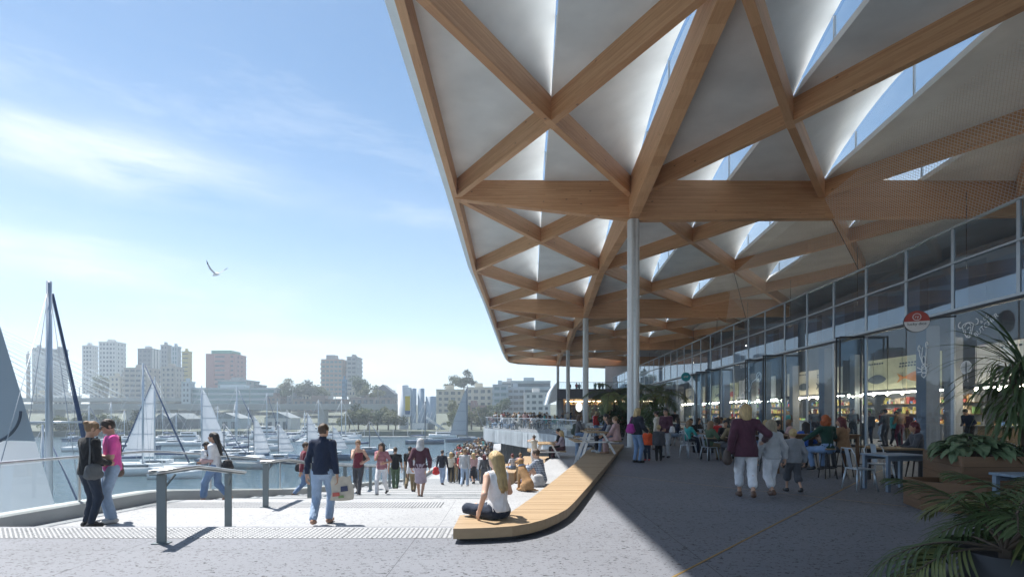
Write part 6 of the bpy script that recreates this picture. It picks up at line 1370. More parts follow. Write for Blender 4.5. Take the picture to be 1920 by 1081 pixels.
# people inside the hall
for px, d, rz, h, sx, tp, bt, hr_, lb in ((1528, 30.2, 150, 1.78, 'm', 'grey', 'dgrey', ('red', 'short'), 'man in grey suit standing just inside the open doors'), (1599, 27.6, 160, 1.78, 'm', 'black', 'black', ('black', 'short'), 'man in black suit inside the doors behind the red haired woman'),
                             (1620, 31.5, 170, 1.7, 'f', 'white', 'black', ('black', 'short'), 'stall keeper in white with black apron deep inside the hall'), (1661, 25.2, 10, 1.72, 'm', 'dgrey', 'dgrey', ('black', 'short'), 'man in dark jacket queuing inside, left of three'),
                             (1688, 24.4, 5, 1.76, 'm', 'camel', 'maroon', ('black', 'short'), 'man in camel top and red trousers queuing inside, middle of three'), (1734, 23.2, 0, 1.8, 'm', 'check', 'dnavy', ('black', 'short'), 'man in pale checked shirt queuing inside, right of three'),
                             (1819, 22.6, 100, 1.76, 'm', 'navy', 'black', ('black', 'short'), 'cook in dark navy bending over a counter behind the glass'), (1478, 37, 180, 1.7, 'm', 'brown', 'black', ('dark', 'short'), 'bearded seller behind a counter in the middle of the hall')):
    person(lb, at(px, d, 0), deg(rz), h, sx, POSE('stand', hl=(-.16, .26, 1.0), hr=(.16, .26, 1.0), lean=.3 if 'cook' in lb else .02, pitch=.4 if 'cook' in lb else .1), 1, (tp, {}), (bt, {}), 'black', hr_, .022)
person('man in black standing at the far high table near the palm', at(1266, 33, 0), deg(20), 1.76, 'm', POSE('stand', hl=(-.16, .3, 1.05), hr=(.16, .3, 1.05)), 1, ('black', {}), ('dgrey', {}), 'black', ('black', 'short'), .022)
person('person in long pale coat behind the sunglasses woman', at(1232, 22.5, 0), deg(60), 1.62, 'f', POSE('stand'), 1, ('cream', dict(hem=-.3, inf=.03)), ('lgrey', {}), 'brown', ('dark', 'short'), .022)
# crowds: a few bodies, each person an object of its own
VAR = []
for k, (ps, sx, hr_) in enumerate(((POSE('walk'), 'm', 'short'), (POSE('walk2'), 'f', 'loose'), (POSE('stand'), 'm', 'short'), (POSE('stand', hl=(-.1, .28, 1.05), hr=(.12, .28, 1.05)), 'f', 'bob'), (POSE('sit'), 'f', 'loose'), (POSE('sit'), 'm', 'short'))):
    VAR.append(person('crowd%d' % k, (0, 0, 0), 0, 1.70, sx, ps, k % 3, ('black', dict(hem=-.04, sleeve=.4 if k % 2 else 1.0)), ('denim', {}), 'black', ('dark', hr_), .03, merged=True))
WORD = dict(check='checked', lgrey='light grey', dgrey='dark grey', ddenim='dark denim', ldenim='pale denim', plum='plum', dark='dark brown', light='light brown')
def crowd(k, loc, rz, s, label, group, tc, bc, hc_):
    lab = label.replace('@', '%s top, %s trousers, %s hair' % tuple(WORD.get(x_, x_) for x_ in (tc, bc, hc_)))
    o = link('person', VAR[k], None, loc, rz, (s, s, s)); tag(o, lab, 'person', group)
    for i, m in enumerate((None, C[tc], C[bc], None, None, HAIR[hc_])):
        if m is not None: o.material_slots[i].link = 'OBJECT'; o.material_slots[i].material = m
    return o
random.seed(21); tops = ['black', 'navy', 'white', 'red', 'maroon', 'lgrey', 'dgrey', 'cream', 'rose', 'teal', 'brown', 'check', 'plum', 'white']; bots = ['denim', 'ddenim', 'black', 'khaki', 'dgrey', 'ldenim']; hrs = ['black', 'brown', 'dark', 'light', 'blonde', 'dark']
placed = []
def free(x, y, r=.55):
    if any((x - a) ** 2 + (y - b) ** 2 < r * r for a, b in placed): return False
    placed.append((x, y)); return True
n = 0
while n < 160:
    d = 26 + 54 * random.random() ** .95; px = random.uniform(838 + (d - 27) * .55, 918 + (d - 27) * .12); p_ = at(px, d, gz(d))
    if not (lerp_tab(LEFT, d) + .5 < p_.x < 1.2): continue
    if not free(p_.x, p_.y, .85 if p_.y < 33 else .45): continue
    crowd(random.randrange(4), p_, R(random.choice((0, 0, 10, -15, 180, 170))), random.uniform(.93, 1.06), 'figure in %s on the promenade' % '@', 'crowd on the lower promenade', random.choice(tops), random.choice(bots), random.choice(hrs)); n += 1
n = 0
while n < 110:
    d = random.uniform(50, 82); x = random.uniform(-2.6, 8.0); 
    inside = False
    for (xa, ya), (xb, yb) in zip(deck_edge, deck_edge[1:]):
        if ya <= d <= yb: inside = x > xa + (xb - xa) * (d - ya) / (yb - ya) + .6; break
    if not inside or not free(x, d, .6): continue
    if n < 75 and x > 3.5: continue
    crowd(random.choice((4, 5, 4, 5, 2, 3)), (x, d, -.12 if False else 0.0), R(random.uniform(0, 360)), random.uniform(.90, 1.02), 'guest in %s on the far deck' % '@', 'crowd on the deck', random.choice(tops + ['white', 'white', 'cream', 'lgrey']), random.choice(bots), random.choice(hrs)); n += 1
n = 0
while n < 26:       # cafe guests between the column and the far palms
    d = random.uniform(30, 52); px = random.uniform(1112, 1180); p_ = at(px, d, 0)
    if p_.x < lerp_tab([(24, 3.75), (30, 3.9), (39, 3.0), (46.5, .2), (60, -3)], d) + .8 or not free(p_.x, d, .6): continue
    crowd(random.choice((4, 5, 2, 3, 0)), p_, R(random.uniform(0, 360)), random.uniform(.94, 1.03), 'guest in %s at the shaded tables' % '@', 'guests on the shaded deck', random.choice(tops), random.choice(bots), random.choice(hrs)); n += 1
for k, px in enumerate((1068, 1081, 1086, 1116, 1124, 1130)):
    crowd(2 + k % 2, at(px, 88.6, 4.9), R(180), 1.0, 'person looking over the rail of the upper terrace, %s of six' % ['first', 'second', 'third', 'fourth', 'fifth', 'sixth'][k], 'people on the upper terrace', tops[(k * 3) % 14], bots[k % 6], hrs[k])
n = 0
while n < 18:
    d = random.uniform(24, 60); x = lerp_tab(tF, d) + random.uniform(1.2, 5.0)
    if not free(x, d, .7): continue
    crowd(random.randrange(4), (x, d, 0), R(random.uniform(0, 360)), random.uniform(.95, 1.04), 'shopper in %s inside the hall' % '@', 'shoppers inside the hall', random.choice(tops), random.choice(bots), random.choice(hrs)); n += 1
SEATS = []      # extra guests at the shaded cafe tables, each with a chair
for k, (tx, ty) in enumerate(((7.6, 21.2), (8.9, 23.6), (9.9, 20.6), (7.2, 25.6), (10.6, 24.8))):
    for j in range(4):
        a_ = j * math.pi / 2 + .3 * k + .4; x, y = tx + .78 * math.cos(a_), ty + .78 * math.sin(a_); SEATS.append((x, y, a_ + math.pi / 2, k, j))
        if (k * 4 + j) % 7 == 6: continue
        crowd(4 + (k + j) % 2, (x, y, 0), a_ + math.pi / 2, random.uniform(.95, 1.03), 'guest in %s at the round cafe tables' % '@', 'guests at the round tables', random.choice(tops + ['dgrey', 'navy', 'black', 'green']), random.choice(bots), random.choice(hrs))
for (x, y, rz_, tc_) in ((3.92, 21.5, 82, 'white'), (3.98, 22.05, 85, 'navy'), (2.66, 21.6, -95, 'dgrey')):
    crowd(4 + int(x) % 2, (x, y, BT), R(rz_), .98, 'guest in %s at the farther bench table' % '@', 'guests at the farther bench table', tc_, 'denim', 'brown')
# ------------------------------------------------------------------ bags, dog, things carried
M_canvas = mat('tote_canvas', (.55, .50, .42), .9, 0, .1, 12, .3, 80); M_bagg = mat('bag_grey', (.10, .11, .12), .8, 0, .15, 10, .3, 60); M_bagk = mat('bag_black', (.02, .02, .024), .7, 0, .15, 10, .3, 60)
def bag(label, c, rz, size, m, strap_to=None, name='shoulder_bag', cat='bag', pats=()):
    r = empty(name, c, rz, label, cat); L, D, H = size; F = Field((-L / 2 - .05, -D / 2 - .05, -H / 2 - .05), (L / 2 + .05, D / 2 + .05, H / 2 + .05), .016)
    F.cone((-L * .3, 0, -H * .22), (L * .3, 0, -H * .22), D * .55, D * .55, .04); F.cone((-L * .26, 0, H * .25), (L * .26, 0, H * .25), D * .32, D * .32, .06); F.ell((0, 0, 0), (L * .46, D * .5, H * .48), None, .05); F.ripple(.006, 35, 1)
    V, Q_ = F.mesh(); link('bag_body', np_mesh('bag_body', V, Q_, [m]), r)
    inv = Matrix.Rotation(-rz, 3, 'Z')
    for a in (strap_to or []):
        e = inv @ (Vector(a) - Vector(c)); q = MB(); s0 = Vector((L * .22 if e.x > 0 else -L * .22, 0, H * .42)); pts = [s0, s0.lerp(e, .5) + Vector((0, -.015, 0)), e]
        q.tube(pts, .013, 6); q.build('strap', m, r)
    for (x, z, sx, sz, pm_) in pats:
        q = MB(); q.box(x - sx, x + sx, -D * .56, -D * .5, z - sz, z + sz); q.build('print', pm_, r)
    return r
bag('slouchy grey bag on the shoulder of the woman in black', wpt(w1, '_pel', (.21, -.04, .0)), w1.rotation_euler[2] + R(90), (.27, .10, .27), M_bagg, [wpt(w1, '_shr', (-.02, -.06, .06)), wpt(w1, '_shr', (-.02, .04, .07))])
bag('brown crossbody bag on the man in pink', wpt(m1, '_pel', (.2, -.12, -.06)), m1.rotation_euler[2], (.22, .1, .28), mat('bag_brown', (.13, .09, .07), .8), [wpt(m1, '_shl', (.05, -.1, .03))])
tp_ = wpt(nv_, '_wr', (.07, .02, -.20)); tr_ = empty('tote_bag', tp_, R(12), 'cream canvas tote with printed flowers hanging from the navy woman', 'bag')
vs = []; fs = []; nx_, nz_ = 10, 8
for s_ in (-1, 1):
    for j in range(nz_ + 1):
        for i in range(nx_ + 1):
            u, v = i / nx_ * 2 - 1, j / nz_; vs.append((u * (.19 - .03 * v) + .02 * math.sin(v * 5), s_ * (.008 + .045 * (1 - u * u) * (1 - v) ** .6 * min(1, v * 6 + .25)) + .008 * math.sin(9 * u + 6 * v), -.21 + .40 * v - .015 * (1 - u * u) + .012 * math.sin(7 * u) * v))
m_ = (nx_ + 1) * (nz_ + 1)
for s_ in (0, 1):
    for j in range(nz_):
        for i in range(nx_):
            a0 = s_ * m_ + j * (nx_ + 1) + i; fs.append((a0, a0 + 1, a0 + nx_ + 2, a0 + nx_ + 1))
q = MB(); q.add(vs, fs, 0, True); bdy = q.build('bag_body', M_canvas, tr_)
for x, z, sx, sz, pm_ in ((.05, -.02, .06, .05, mat('print_navy', (.05, .06, .12), .8)), (-.08, -.11, .06, .035, mat('print_red', (.5, .12, .10), .8)), (.0, -.15, .045, .025, mat('print_green', (.2, .3, .12), .8))):
    q = MB(); q.add([(x - sx, -.060, z - sz), (x + sx, -.062, z - sz * .7), (x + sx * .8, -.060, z + sz), (x - sx, -.058, z + sz * .8)], [(0, 1, 2, 3)]); q.build('print', pm_, bdy)
for off_, sd_ in ((-.05, -.06), (.05, .05)):
    e = Matrix.Rotation(-R(12), 3, 'Z') @ (wpt(nv_, '_shr', (-.03, off_, .065)) - tp_)
    q = MB(); q.tube([(-.09, sd_ * .3, .18), Vector((-.06, sd_ * .4, .4)).lerp(e, .35), e], .011, 6); q.build('strap', M_canvas, tr_)
bag('black bag behind the long haired mother', wpt(mo, '_pel', (.05, -.24, .0)), mo.rotation_euler[2], (.3, .16, .26), M_bagk, [wpt(mo, '_shr', (0, -.05, .06))])
bag('dark backpack on the woman in maroon', wpt(e1, '_pel', (.0, -.2, .26)), e1.rotation_euler[2], (.3, .2, .42), M_bagk, None, 'backpack', 'backpack')
bag('large dark green backpack on the standing man by the tables', wpt(bp_, '_pel', (-.0, -.24, .28)), bp_.rotation_euler[2], (.36, .26, .52), mat('bag_green', (.025, .04, .032), .8), None, 'backpack', 'backpack')
bag('small red bag carried by the man in navy', wpt(k1, '_wl', (-.03, .0, -.14)), 0, (.3, .16, .42), C['red'], [wpt(k1, '_wl', (0, 0, 0))], 'carrier_bag', 'bag')
bag('purple bag on the back of the blonde woman in padded jacket', wpt(tb, '_pel', (-.05, -.22, .16)), tb.rotation_euler[2], (.28, .16, .32), C['purple'], [wpt(tb, '_shl', (0, -.05, .05))])
bag('white handbag on the arm of the sunglasses woman', wpt(sg1, '_pel', (-.24, .05, .06)), sg1.rotation_euler[2] + R(90), (.3, .12, .26), C['white'], [wpt(sg1, '_wl', (0, 0, .04))])
bag('brown bag hanging from the walking woman in long jumper', wpt(fw_, '_wl', (-.05, .04, -.10)), fw_.rotation_euler[2] + R(90), (.3, .13, .28), mat('bag_dark_brown', (.05, .032, .025), .7), [wpt(fw_, '_shl', (0, 0, .05))])
bag('white rucksack on the ground between the dog and the plaid man', (.66, 13.45, -.3 + .16), R(20), (.26, .20, .32), C['lgrey'], None, 'backpack', 'backpack')
bag('dark shoulder bag of the man in maroon', wpt(mm, '_pel', (-.2, -.1, .02)), 0, (.26, .1, .26), M_bagk, [wpt(mm, '_shl', (0, 0, .05))])
# dog: sitting, back to the camera
dg = empty('dog', at(983, 12.75, -.3), R(40), 'golden brown dog sitting beside the man in plaid', 'dog')
M_dog = mat('dog_fur', (.36, .20, .085), .8, 0, .25, 14, .5, 80)
F = Field((-.26, -.38, 0), (.26, .40, .86), .0125)
F.ell((0, -.14, .15), (.115, .135, .14), None, .05); F.cone((0, -.13, .20), (0, .06, .48), .115, .10, .06); F.ell((0, .07, .44), (.092, .10, .135), None, .05); F.cone((0, .08, .50), (0, .12, .66), .078, .06, .04)
F.ell((0, .145, .705), (.066, .08, .066), None, .025); F.cone((0, .19, .69), (0, .305, .665), .040, .028, .025)
for q_ in (-1, 1):
    F.ell((.066 * q_, .125, .685), (.014, .034, .055), None, .01); F.cone((.065 * q_, .10, .40), (.065 * q_, .13, .06), .042, .028, .03); F.cone((.065 * q_, .13, .05), (.065 * q_, .18, .03), .032, .028, .02)
    F.ell((.105 * q_, -.10, .12), (.05, .12, .10), None, .035); F.cone((.115 * q_, -.02, .05), (.12 * q_, .07, .032), .035, .030, .03); F.cone((.115 * q_, -.02, .05), (.11 * q_, -.16, .05), .036, .04, .03)
F.cone((0, -.25, .07), (.12, -.36, .03), .032, .016, .03); F.ripple(.003, 60, 2)
V, Q_ = F.mesh(); link('body', np_mesh('body', V, Q_, [M_dog]), dg)
q = MB(); q.lathe([(.088, -.015), (.094, 0), (.088, .015)], 16); q.v = [(x * .86, y * .86 + .105, z + .60 + y * -.25) for x, y, z in q.v]; q.build('collar', C['denim'], dg)
q = MB(); q.lathe([(.001, -.014), (.015, 0), (.001, .014)], 8); q.v = [(x, z + .333, y + .675) for x, y, z in q.v]; q.build('nose', M_eye, dg)
for q_ in (-1, 1): q = MB(); q.lathe([(.001, -.008), (.009, 0), (.001, .008)], 6); q.v = [(x + .033 * q_, z + .212, y + .725) for x, y, z in q.v]; q.build('eye', M_eye, dg)
for o in bpy.data.objects:
    for k in [k for k in o.keys() if k.startswith('_')]: del o[k]
# ------------------------------------------------------------------ furniture
def picnic(loc, rz, label, drop=0.0):
    r = empty('picnic_table', loc, rz, label, 'picnic table', 'picnic tables by the bench')
    for k in range(5): q = MB(); q.box(-.9, .9, -.36 + k * .146, -.36 + k * .146 + .138, .715, .75); bevel(q.build('table_plank', M_table, r), .006, 1)
    for s_ in (-1, 1):
        for k in range(2): q = MB(); y = s_ * .66 + (k - .5) * .145; q.box(-.9, .9, y - .068, y + .068, .42, .455); bevel(q.build('seat_plank', M_table, r), .006, 1)
    for x in (-.6, .6):
        q = MB()
        for s_ in (-1, 1): q.bar((x, s_ * .2, .71), (x, s_ * .62, -drop if s_ > 0 else 0), .07, .03, up=(1, 0, 0))
        q.bar((x, -.74, .40), (x, .74, .40), .05, .03, up=(1, 0, 0)); q.build('leg_frame', M_white, r)
picnic((2.85, 18.55, BT), R(90), 'picnic table on the long bench with three people', .48)
picnic((1.45, 22.6, -.45), R(88), 'picnic table on the timber platform with the man in black')
picnic((3.30, 21.7, BT), R(82), 'picnic table farther along the bench beyond the three people', .48)
M_tolix = mat('chair_metal', (.48, .54, .60), .35, .7, .08, 6); M_tolixd = mat('chair_dark', (.05, .05, .055), .4, .5, .08, 6)
def chair(loc, rz, label, m=None, low=.45):
    m = m or M_tolix; r = empty('metal_chair', loc, rz, label, 'chair', 'metal cafe chairs')
    q = MB(); q.prism([(-.19, -.18), (.19, -.18), (.205, .18), (-.205, .18)], low - .025, low); bevel(q.build('seat', m, r), .012, 2)
    for x, y in ((-.18, .17), (.18, .17), (-.17, -.17), (.17, -.17)):
        q = MB(); q.tube([(x * .95, y * .95, low - .02), (x * 1.25, y * 1.3, 0)], [.022, .013], 6); q.build('leg', m, r)
    q = MB(); q.tube([(-.18, -.18, low), (-.2, -.25, low + .28), (-.14, -.28, low + .4), (.14, -.28, low + .4), (.2, -.25, low + .28), (.18, -.18, low)], .012, 6); q.build('back_hoop', m, r)
    q = MB(); q.add([(-.05, -.185, low), (.05, -.185, low), (.06, -.285, low + .4), (-.06, -.285, low + .4)], [(0, 1, 2, 3)]); q.build('back_splat', m, r)
def stool(loc, label, h=.72):
    r = empty('bar_stool', loc, .4, label, 'stool', 'bar stools')
    q = MB(); q.lathe([(.001, h - .035), (.16, h - .035), (.17, h - .02), (.165, h), (.001, h)], 20); q.build('seat', M_table, r)
    for a in range(4):
        c, s_ = math.cos(a * 1.571 + .4), math.sin(a * 1.571 + .4); q = MB(); q.tube([(c * .11, s_ * .11, h - .03), (c * .20, s_ * .20, 0)], .012, 6); q.build('leg', M_tolixd, r)
    q = MB(); q.tube([(math.cos(a * .5236) * .175, math.sin(a * .5236) * .175, .25) for a in range(13)], .009, 5, 0, False); q.build('foot_ring', M_tolixd, r)
def table(loc, rz, L, W, h, label, m=None, lm=None, name='cafe_table', top=.035):
    r = empty(name, loc, rz, label, 'table', 'cafe tables'); n_ = 4
    for k in range(n_): q = MB(); a = -W / 2 + k * W / n_; q.box(-L / 2, L / 2, a + .002, a + W / n_ - .002, h - top, h); bevel(q.build('top_board', m or M_table, r), .004, 1)
    for x in (-1, 1):
        for y in (-1, 1): q = MB(); q.box(x * (L / 2 - .06) - .03, x * (L / 2 - .06) + .03, y * (W / 2 - .06) - .03, y * (W / 2 - .06) + .03, 0, h - top - .001); q.build('leg', lm or m or M_table, r)
    for y in (-W / 2 + .05, W / 2 - .07): q = MB(); q.box(-L / 2 + .09, L / 2 - .09, y, y + .02, h - top - .08, h - top - .001); q.build('apron', lm or m or M_table, r)
M_blueg = mat('table_bluegrey', (.19, .25, .32), .5, 0, .08, 5)
table((7.1, 17.75, 0), 0, 1.5, .8, .75, 'cafe table with the green jacketed woman', M_table, M_tolixd)
table((8.3, 15.45, 0), 0, 1.3, .75, .75, 'cafe table of the woman in blue and green', M_table, M_tolixd)
table((7.75, 13.55, 0), R(4), 1.9, .62, 1.02, 'high timber table of the red haired woman', M_box, M_box)
table((7.78, 10.85, 0), R(8), .95, .7, .72, 'blue grey table left of the timber planter', M_blueg, M_blueg)
table((7.55, 7.42, 0), R(3), 1.3, .65, .70, 'blue grey table in front of the planter at the right edge', M_blueg, M_blueg)
table((8.85, 12.35, 0), R(5), .9, .7, .75, 'timber table of the man in grey jacket', M_table, M_tolixd)
table((9.7, 31.5, 0), 0, 1.6, .7, 1.05, 'far high table beside the palm with pale frame', M_table, M_white)
table((10.8, 27.5, 0), 0, 1.6, .7, 1.05, 'high table with pale frame before the middle of the glass front', M_table, M_white)
for (x, y, rz, lb, m) in ((6.50, 17.58, R(-75), 'metal chair under the woman in green jacket', None), (7.05, 16.93, R(5), 'metal chair under the man in tan jacket', None), (7.55, 16.88, R(-5), 'metal chair under the woman in brown coat', None), (7.5, 18.82, R(175), 'metal chair under the woman with raised bun', None),
                       (8.15, 14.73, R(-10), 'dark metal chair under the woman in blue', M_tolixd), (7.58, 15.4, R(-75), 'dark metal chair under the man in dark jacket', M_tolixd), (9.62, 12.58, R(70), 'dark metal chair under the man in grey jacket', M_tolixd),
                       (7.0, 10.75, R(-85), 'pale metal chair left of the blue grey table', None), (8.1, 11.75, R(172), 'pale metal chair behind the blue grey table', None), (6.15, 18.6, R(-60), 'empty pale metal chair beyond the green jacket', None), (8.3, 17.6, R(80), 'empty pale metal chair right of the first cafe table', None)):
    chair((x, y, 0), rz, lb, m)
p = at(1552, 12.7, 0); stool((p.x, p.y, 0), 'bar stool under the red haired woman'); p = at(1583, 13.1, 0); stool((p.x, p.y, 0), 'bar stool under the woman in camel coat')
stool((9.0, 13.55, 0), 'empty bar stool right of the high timber table'); stool((6.75, 14.1, 0), 'empty bar stool left of the high timber table')
for k in range(3): stool((9.2 + k * .5, 30.7, 0), 'bar stool at the far high table, %s from the left' % ['first', 'second', 'third'][k])
for k in range(3): stool((10.3 + k * .5, 26.7, 0), 'bar stool at the middle high table, %s from the left' % ['first', 'second', 'third'][k])
def round_table(x, y, label):
    r = empty('round_cafe_table', (x, y, 0), 0, label, 'table', 'round cafe tables')
    q = MB(); q.lathe([(.001, .72), (.40, .72), (.41, .735), (.40, .75), (.001, .75)], 24); q.build('table_top', M_table, r)
    q = MB(); q.lathe([(.035, .03), (.03, .4), (.04, .72)], 10); q.build('pedestal', M_tolixd, r)
    q = MB(); q.lathe([(.001, .035), (.1, .03), (.26, .012), (.27, 0), (.001, 0)], 20); q.build('base', M_tolixd, r)
ORD = 'first second third fourth fifth'.split()
for k, (tx, ty) in enumerate(((7.6, 21.2), (8.9, 23.6), (9.9, 20.6), (7.2, 25.6), (10.6, 24.8))): round_table(tx, ty, 'round cafe table in the shade, %s of five' % ORD[k])
for (x, y, rz_, k, j) in SEATS: chair((x, y, 0), rz_, 'pale metal chair at the %s round cafe table, %s seat' % (ORD[k], ORD[j]))
# deck tables among the crowd
for k, (x, y) in enumerate(((0.5, 56), (2.6, 60), (-.6, 63), (1.8, 66), (4.2, 55), (0.4, 71), (3.2, 73), (6.4, 41), (7.2, 46), (6.0, 36))):
    table((x, y, 0), .3 * k, 1.4, .8, .75, 'deck table among the crowd, %s from the near end' % ['fifth', 'seventh', 'eighth', 'ninth', 'fourth', 'tenth', 'eleventh', 'second', 'third', 'first'][k], M_table, M_white)
# ------------------------------------------------------------------ planters and plants
def boards_box(name, poly, h, label, m, nb):
    cx = sum(a for a, _ in poly) / len(poly); cy_ = sum(b for _, b in poly) / len(poly); r = empty(name, (cx, cy_, 0), 0, label, 'planter', 'timber planters')
    pl = [(a - cx, b - cy_) for a, b in poly]; bh = h / nb
    for (a, b) in zip(pl, pl[1:] + pl[:1]):
        a, b = Vector((*a, 0)), Vector((*b, 0)); t = (b - a).normalized(); n_ = Vector((t.y, -t.x, 0)) * .03; L = (b - a).length; ang = math.atan2(t.y, t.x)
        for k in range(nb):
            q = MB(); q.box(0, L, 0, .03, k * bh + .003, (k + 1) * bh - .003); q.build('board', m, r, a, ang)
    q = MB(); q.prism([(a * .96, b * .96) for a, b in pl], .02, h - .08); q.build('soil', mat('soil', (.03, .022, .016), .95, 0, .3, 20, .6, 50), r); return r
boards_box('timber_planter', [(7.17, 8.5), (10.6, 8.5), (10.9, 10.1), (7.78, 10.1)], .86, 'tall timber planter with broad leaved plants at the right', M_box, 5)
boards_box('timber_planter', [(6.55, 8.55), (7.12, 8.0), (8.6, 8.0), (8.6, 8.46), (7.1, 8.46), (7.35, 9.15), (6.75, 9.2)], .46, 'low timber bench box in front of the tall planter', M_box, 3)
M_hosta = mat('hosta_leaf', (.15, .22, .12), .45, 0, .3, 6, .2, 30, spec=.5, trans=.2); M_blade = mat('blade_leaf', (.055, .095, .04), .45, 0, .35, 4, spec=.5, trans=.2); M_palm = mat('palm_leaf', (.07, .115, .04), .45, 0, .35, 5, spec=.5, trans=.2); M_palm2 = mat('palm_leaf_pale', (.16, .18, .06), .45, 0, .3, 5, spec=.5, trans=.2)
rng = np.random.default_rng(9)
def ribbon(base, dir0, L, w_, droop, n=7, fold=.25, prof=None):
    base = Vector(base); d0 = Vector(dir0).normalized(); side = d0.cross(Vector((0, 0, 1)))
    side = side.normalized() if side.length > .05 else Vector((1, 0, 0)); vs = []; p = base.copy(); d = d0.copy(); st_ = L / n
    for i in range(n + 1):
        t = i / n; ww = w_ * (prof(t) if prof else (math.sin(math.pi * min(1, .12 + .88 * t)) ** .6 if t < 1 else 0)); nrm = side.cross(d).normalized()
        vs += [p - side * ww + nrm * ww * fold, p - nrm * 0, p + side * ww + nrm * ww * fold]; d = (d + Vector((0, 0, -droop / n))).normalized(); p = p + d * st_
    fs = []
    for i in range(n): b = i * 3; fs += [(b, b + 1, b + 4, b + 3), (b + 1, b + 2, b + 5, b + 4)]
    return vs, fs
def leafprof(t): return (t * 4) ** .7 if t < .25 else max(0.0, 1 - ((t - .25) / .75) ** 1.8)
def foliage(name, loc, label, gen, m, extra=None, cat='plant'):
    r = empty(name, loc, 0, label, cat, 'planter plants'); q = MB(); gen(q); o = q.build('leaves', m, r); o['kind'] = 'stuff'
    q = MB(); (extra or (lambda q: [q.tube([(0, 0, -.1), (.02, 0, .12), (0, .02, .2)], [.03, .022, .012], 6)]))(q); q.build('stem', M_bark, r); return r
def hosta(q):
    for k in range(150):
        a = rng.random() * 6.283; rr = .42 * rng.random() ** .5; el_ = .15 + .75 * (1 - rr / .42) + .2 * rng.random(); p0 = (rr * math.cos(a) * 1.2, rr * math.sin(a), .06 + .2 * (1 - rr / .4) + .1 * rng.random())
        a2 = a + rng.normal() * .5; q.add(*ribbon(p0, (math.cos(a2) * math.cos(el_), math.sin(a2) * math.cos(el_), math.sin(el_)), .20 + .12 * rng.random(), .055 + .03 * rng.random(), 1.7, 6, .3, leafprof), 0, True)
foliage('hosta_plant', (7.75, 8.95, .80), 'broad leaved hosta at the left end of the tall planter', hosta, M_hosta)
foliage('hosta_plant', (8.15, 9.45, .84), 'taller broad leaved hosta behind the first one', hosta, M_hosta)
def lowflower(q):
    for k in range(900):
        a = rng.random() * 6.283; rr = rng.random() ** .5; p0 = (1.0 * rr * math.cos(a), .55 * rr * math.sin(a), .02 + .22 * rng.random() * (1 - .4 * rr)); el_ = rng.random() * 1.3
        a2 = rng.random() * 6.283; q.add(*ribbon(p0, (math.cos(a2) * math.cos(el_), math.sin(a2) * math.cos(el_), math.sin(el_)), .07 + .05 * rng.random(), .018, 1.0, 3, .2, leafprof), 0, True)
ff = foliage('flowering_shrub', (9.3, 9.15, .80), 'low shrub with tiny white flowers in the tall planter', lowflower, M_blade)
q = MB()
for k in range(90):
    a = rng.random() * 6.283; rr = rng.random() ** .5; q.lathe([(.001, 0), (.016, .004), (.001, .012)], 6, 0, (1.0 * rr * math.cos(a), .55 * rr * math.sin(a), .17 + .1 * rng.random()))
o = q.build('flowers', M_white, ff); o['kind'] = 'stuff'
def spiky(q):
    for k in range(95):
        a = rng.random() * 6.283; el_ = .1 + 1.35 * rng.random(); z0 = 1.25 + .25 * rng.random(); q.add(*ribbon((.03 * math.cos(a), .03 * math.sin(a), z0), (math.cos(a) * math.cos(el_), math.sin(a) * math.cos(el_), math.sin(el_)), .9 + .9 * rng.random(), .014 + .008 * rng.random(), .9 + 1.3 * rng.random(), 9, .35), 0, True)
foliage('spiky_plant', (8.85, 9.15, .80), 'tall spiky plant with long arching blades at the right edge', spiky, M_blade, lambda q: q.tube([(0, 0, -.1), (.03, .02, .7), (0, 0, 1.45)], [.06, .05, .035], 8))
def weeping(q):
    for k in range(330):
        a = rng.random() * 6.283; rr = .42 * rng.random() ** .5; z0 = .45 + 1.25 * rng.random(); el_ = -.2 + 1.0 * rng.random(); a2 = a + rng.normal() * .4
        q.add(*ribbon((rr * math.cos(a), rr * math.sin(a), z0), (math.cos(a2) * math.cos(el_), math.sin(a2) * math.cos(el_), math.sin(el_)), .28 + .28 * rng.random(), .014 + .012 * rng.random(), 2.6, 6, .3), 0, True)
foliage('weeping_plant', (8.62, 8.95, .80), 'dense plant with drooping narrow leaves under the spiky one', weeping, M_palm, lambda q: [q.tube([(0, 0, -.1), (.05 * k - .1, .02 * k, .8), (.12 * k - .3, .05, 1.6)], [.03, .022, .01], 6) for k in range(5)])
# palm fronds
def frond_mesh(L, nl, ll, droop, wl, seed, m, curl=.9):
    rg = np.random.default_rng(seed); q = MB(); pts = []; p = Vector((0, 0, 0)); d = Vector((0, .55, .85)).normalized(); n = 14
    for i in range(n + 1): pts.append(p.copy()); d = (d + Vector((0, .02, -droop / n))).normalized(); p = p + d * L / n
    q.tube(pts, [.012 * (1 - .8 * i / n) + .002 for i in range(n + 1)], 5, 1)
    for k in range(nl):
        t = .22 + .78 * (k + .5) / nl; f = t * n; i = min(n - 1, int(f)); b = pts[i].lerp(pts[i + 1], f - i); tg = (pts[i + 1] - pts[i]).normalized()
        for s_ in (-1, 1):
            sp2 = Vector((s_, 0, 0)); dirv = (sp2 * (1.0 - .45 * t) + tg * (.55 + .5 * t) + Vector((0, 0, .25 + .1 * rg.normal()))).normalized(); LL = ll * (math.sin(math.pi * (.15 + .8 * t)) ** .7) * (.85 + .3 * rg.random())
            q.add(*ribbon(b, dirv, LL, wl, curl * (.7 + .6 * rg.random()), 5, .3), 0, True)
    o = q.build('frond', [m, M_bark]); me = o.data; bpy.data.objects.remove(o); return me
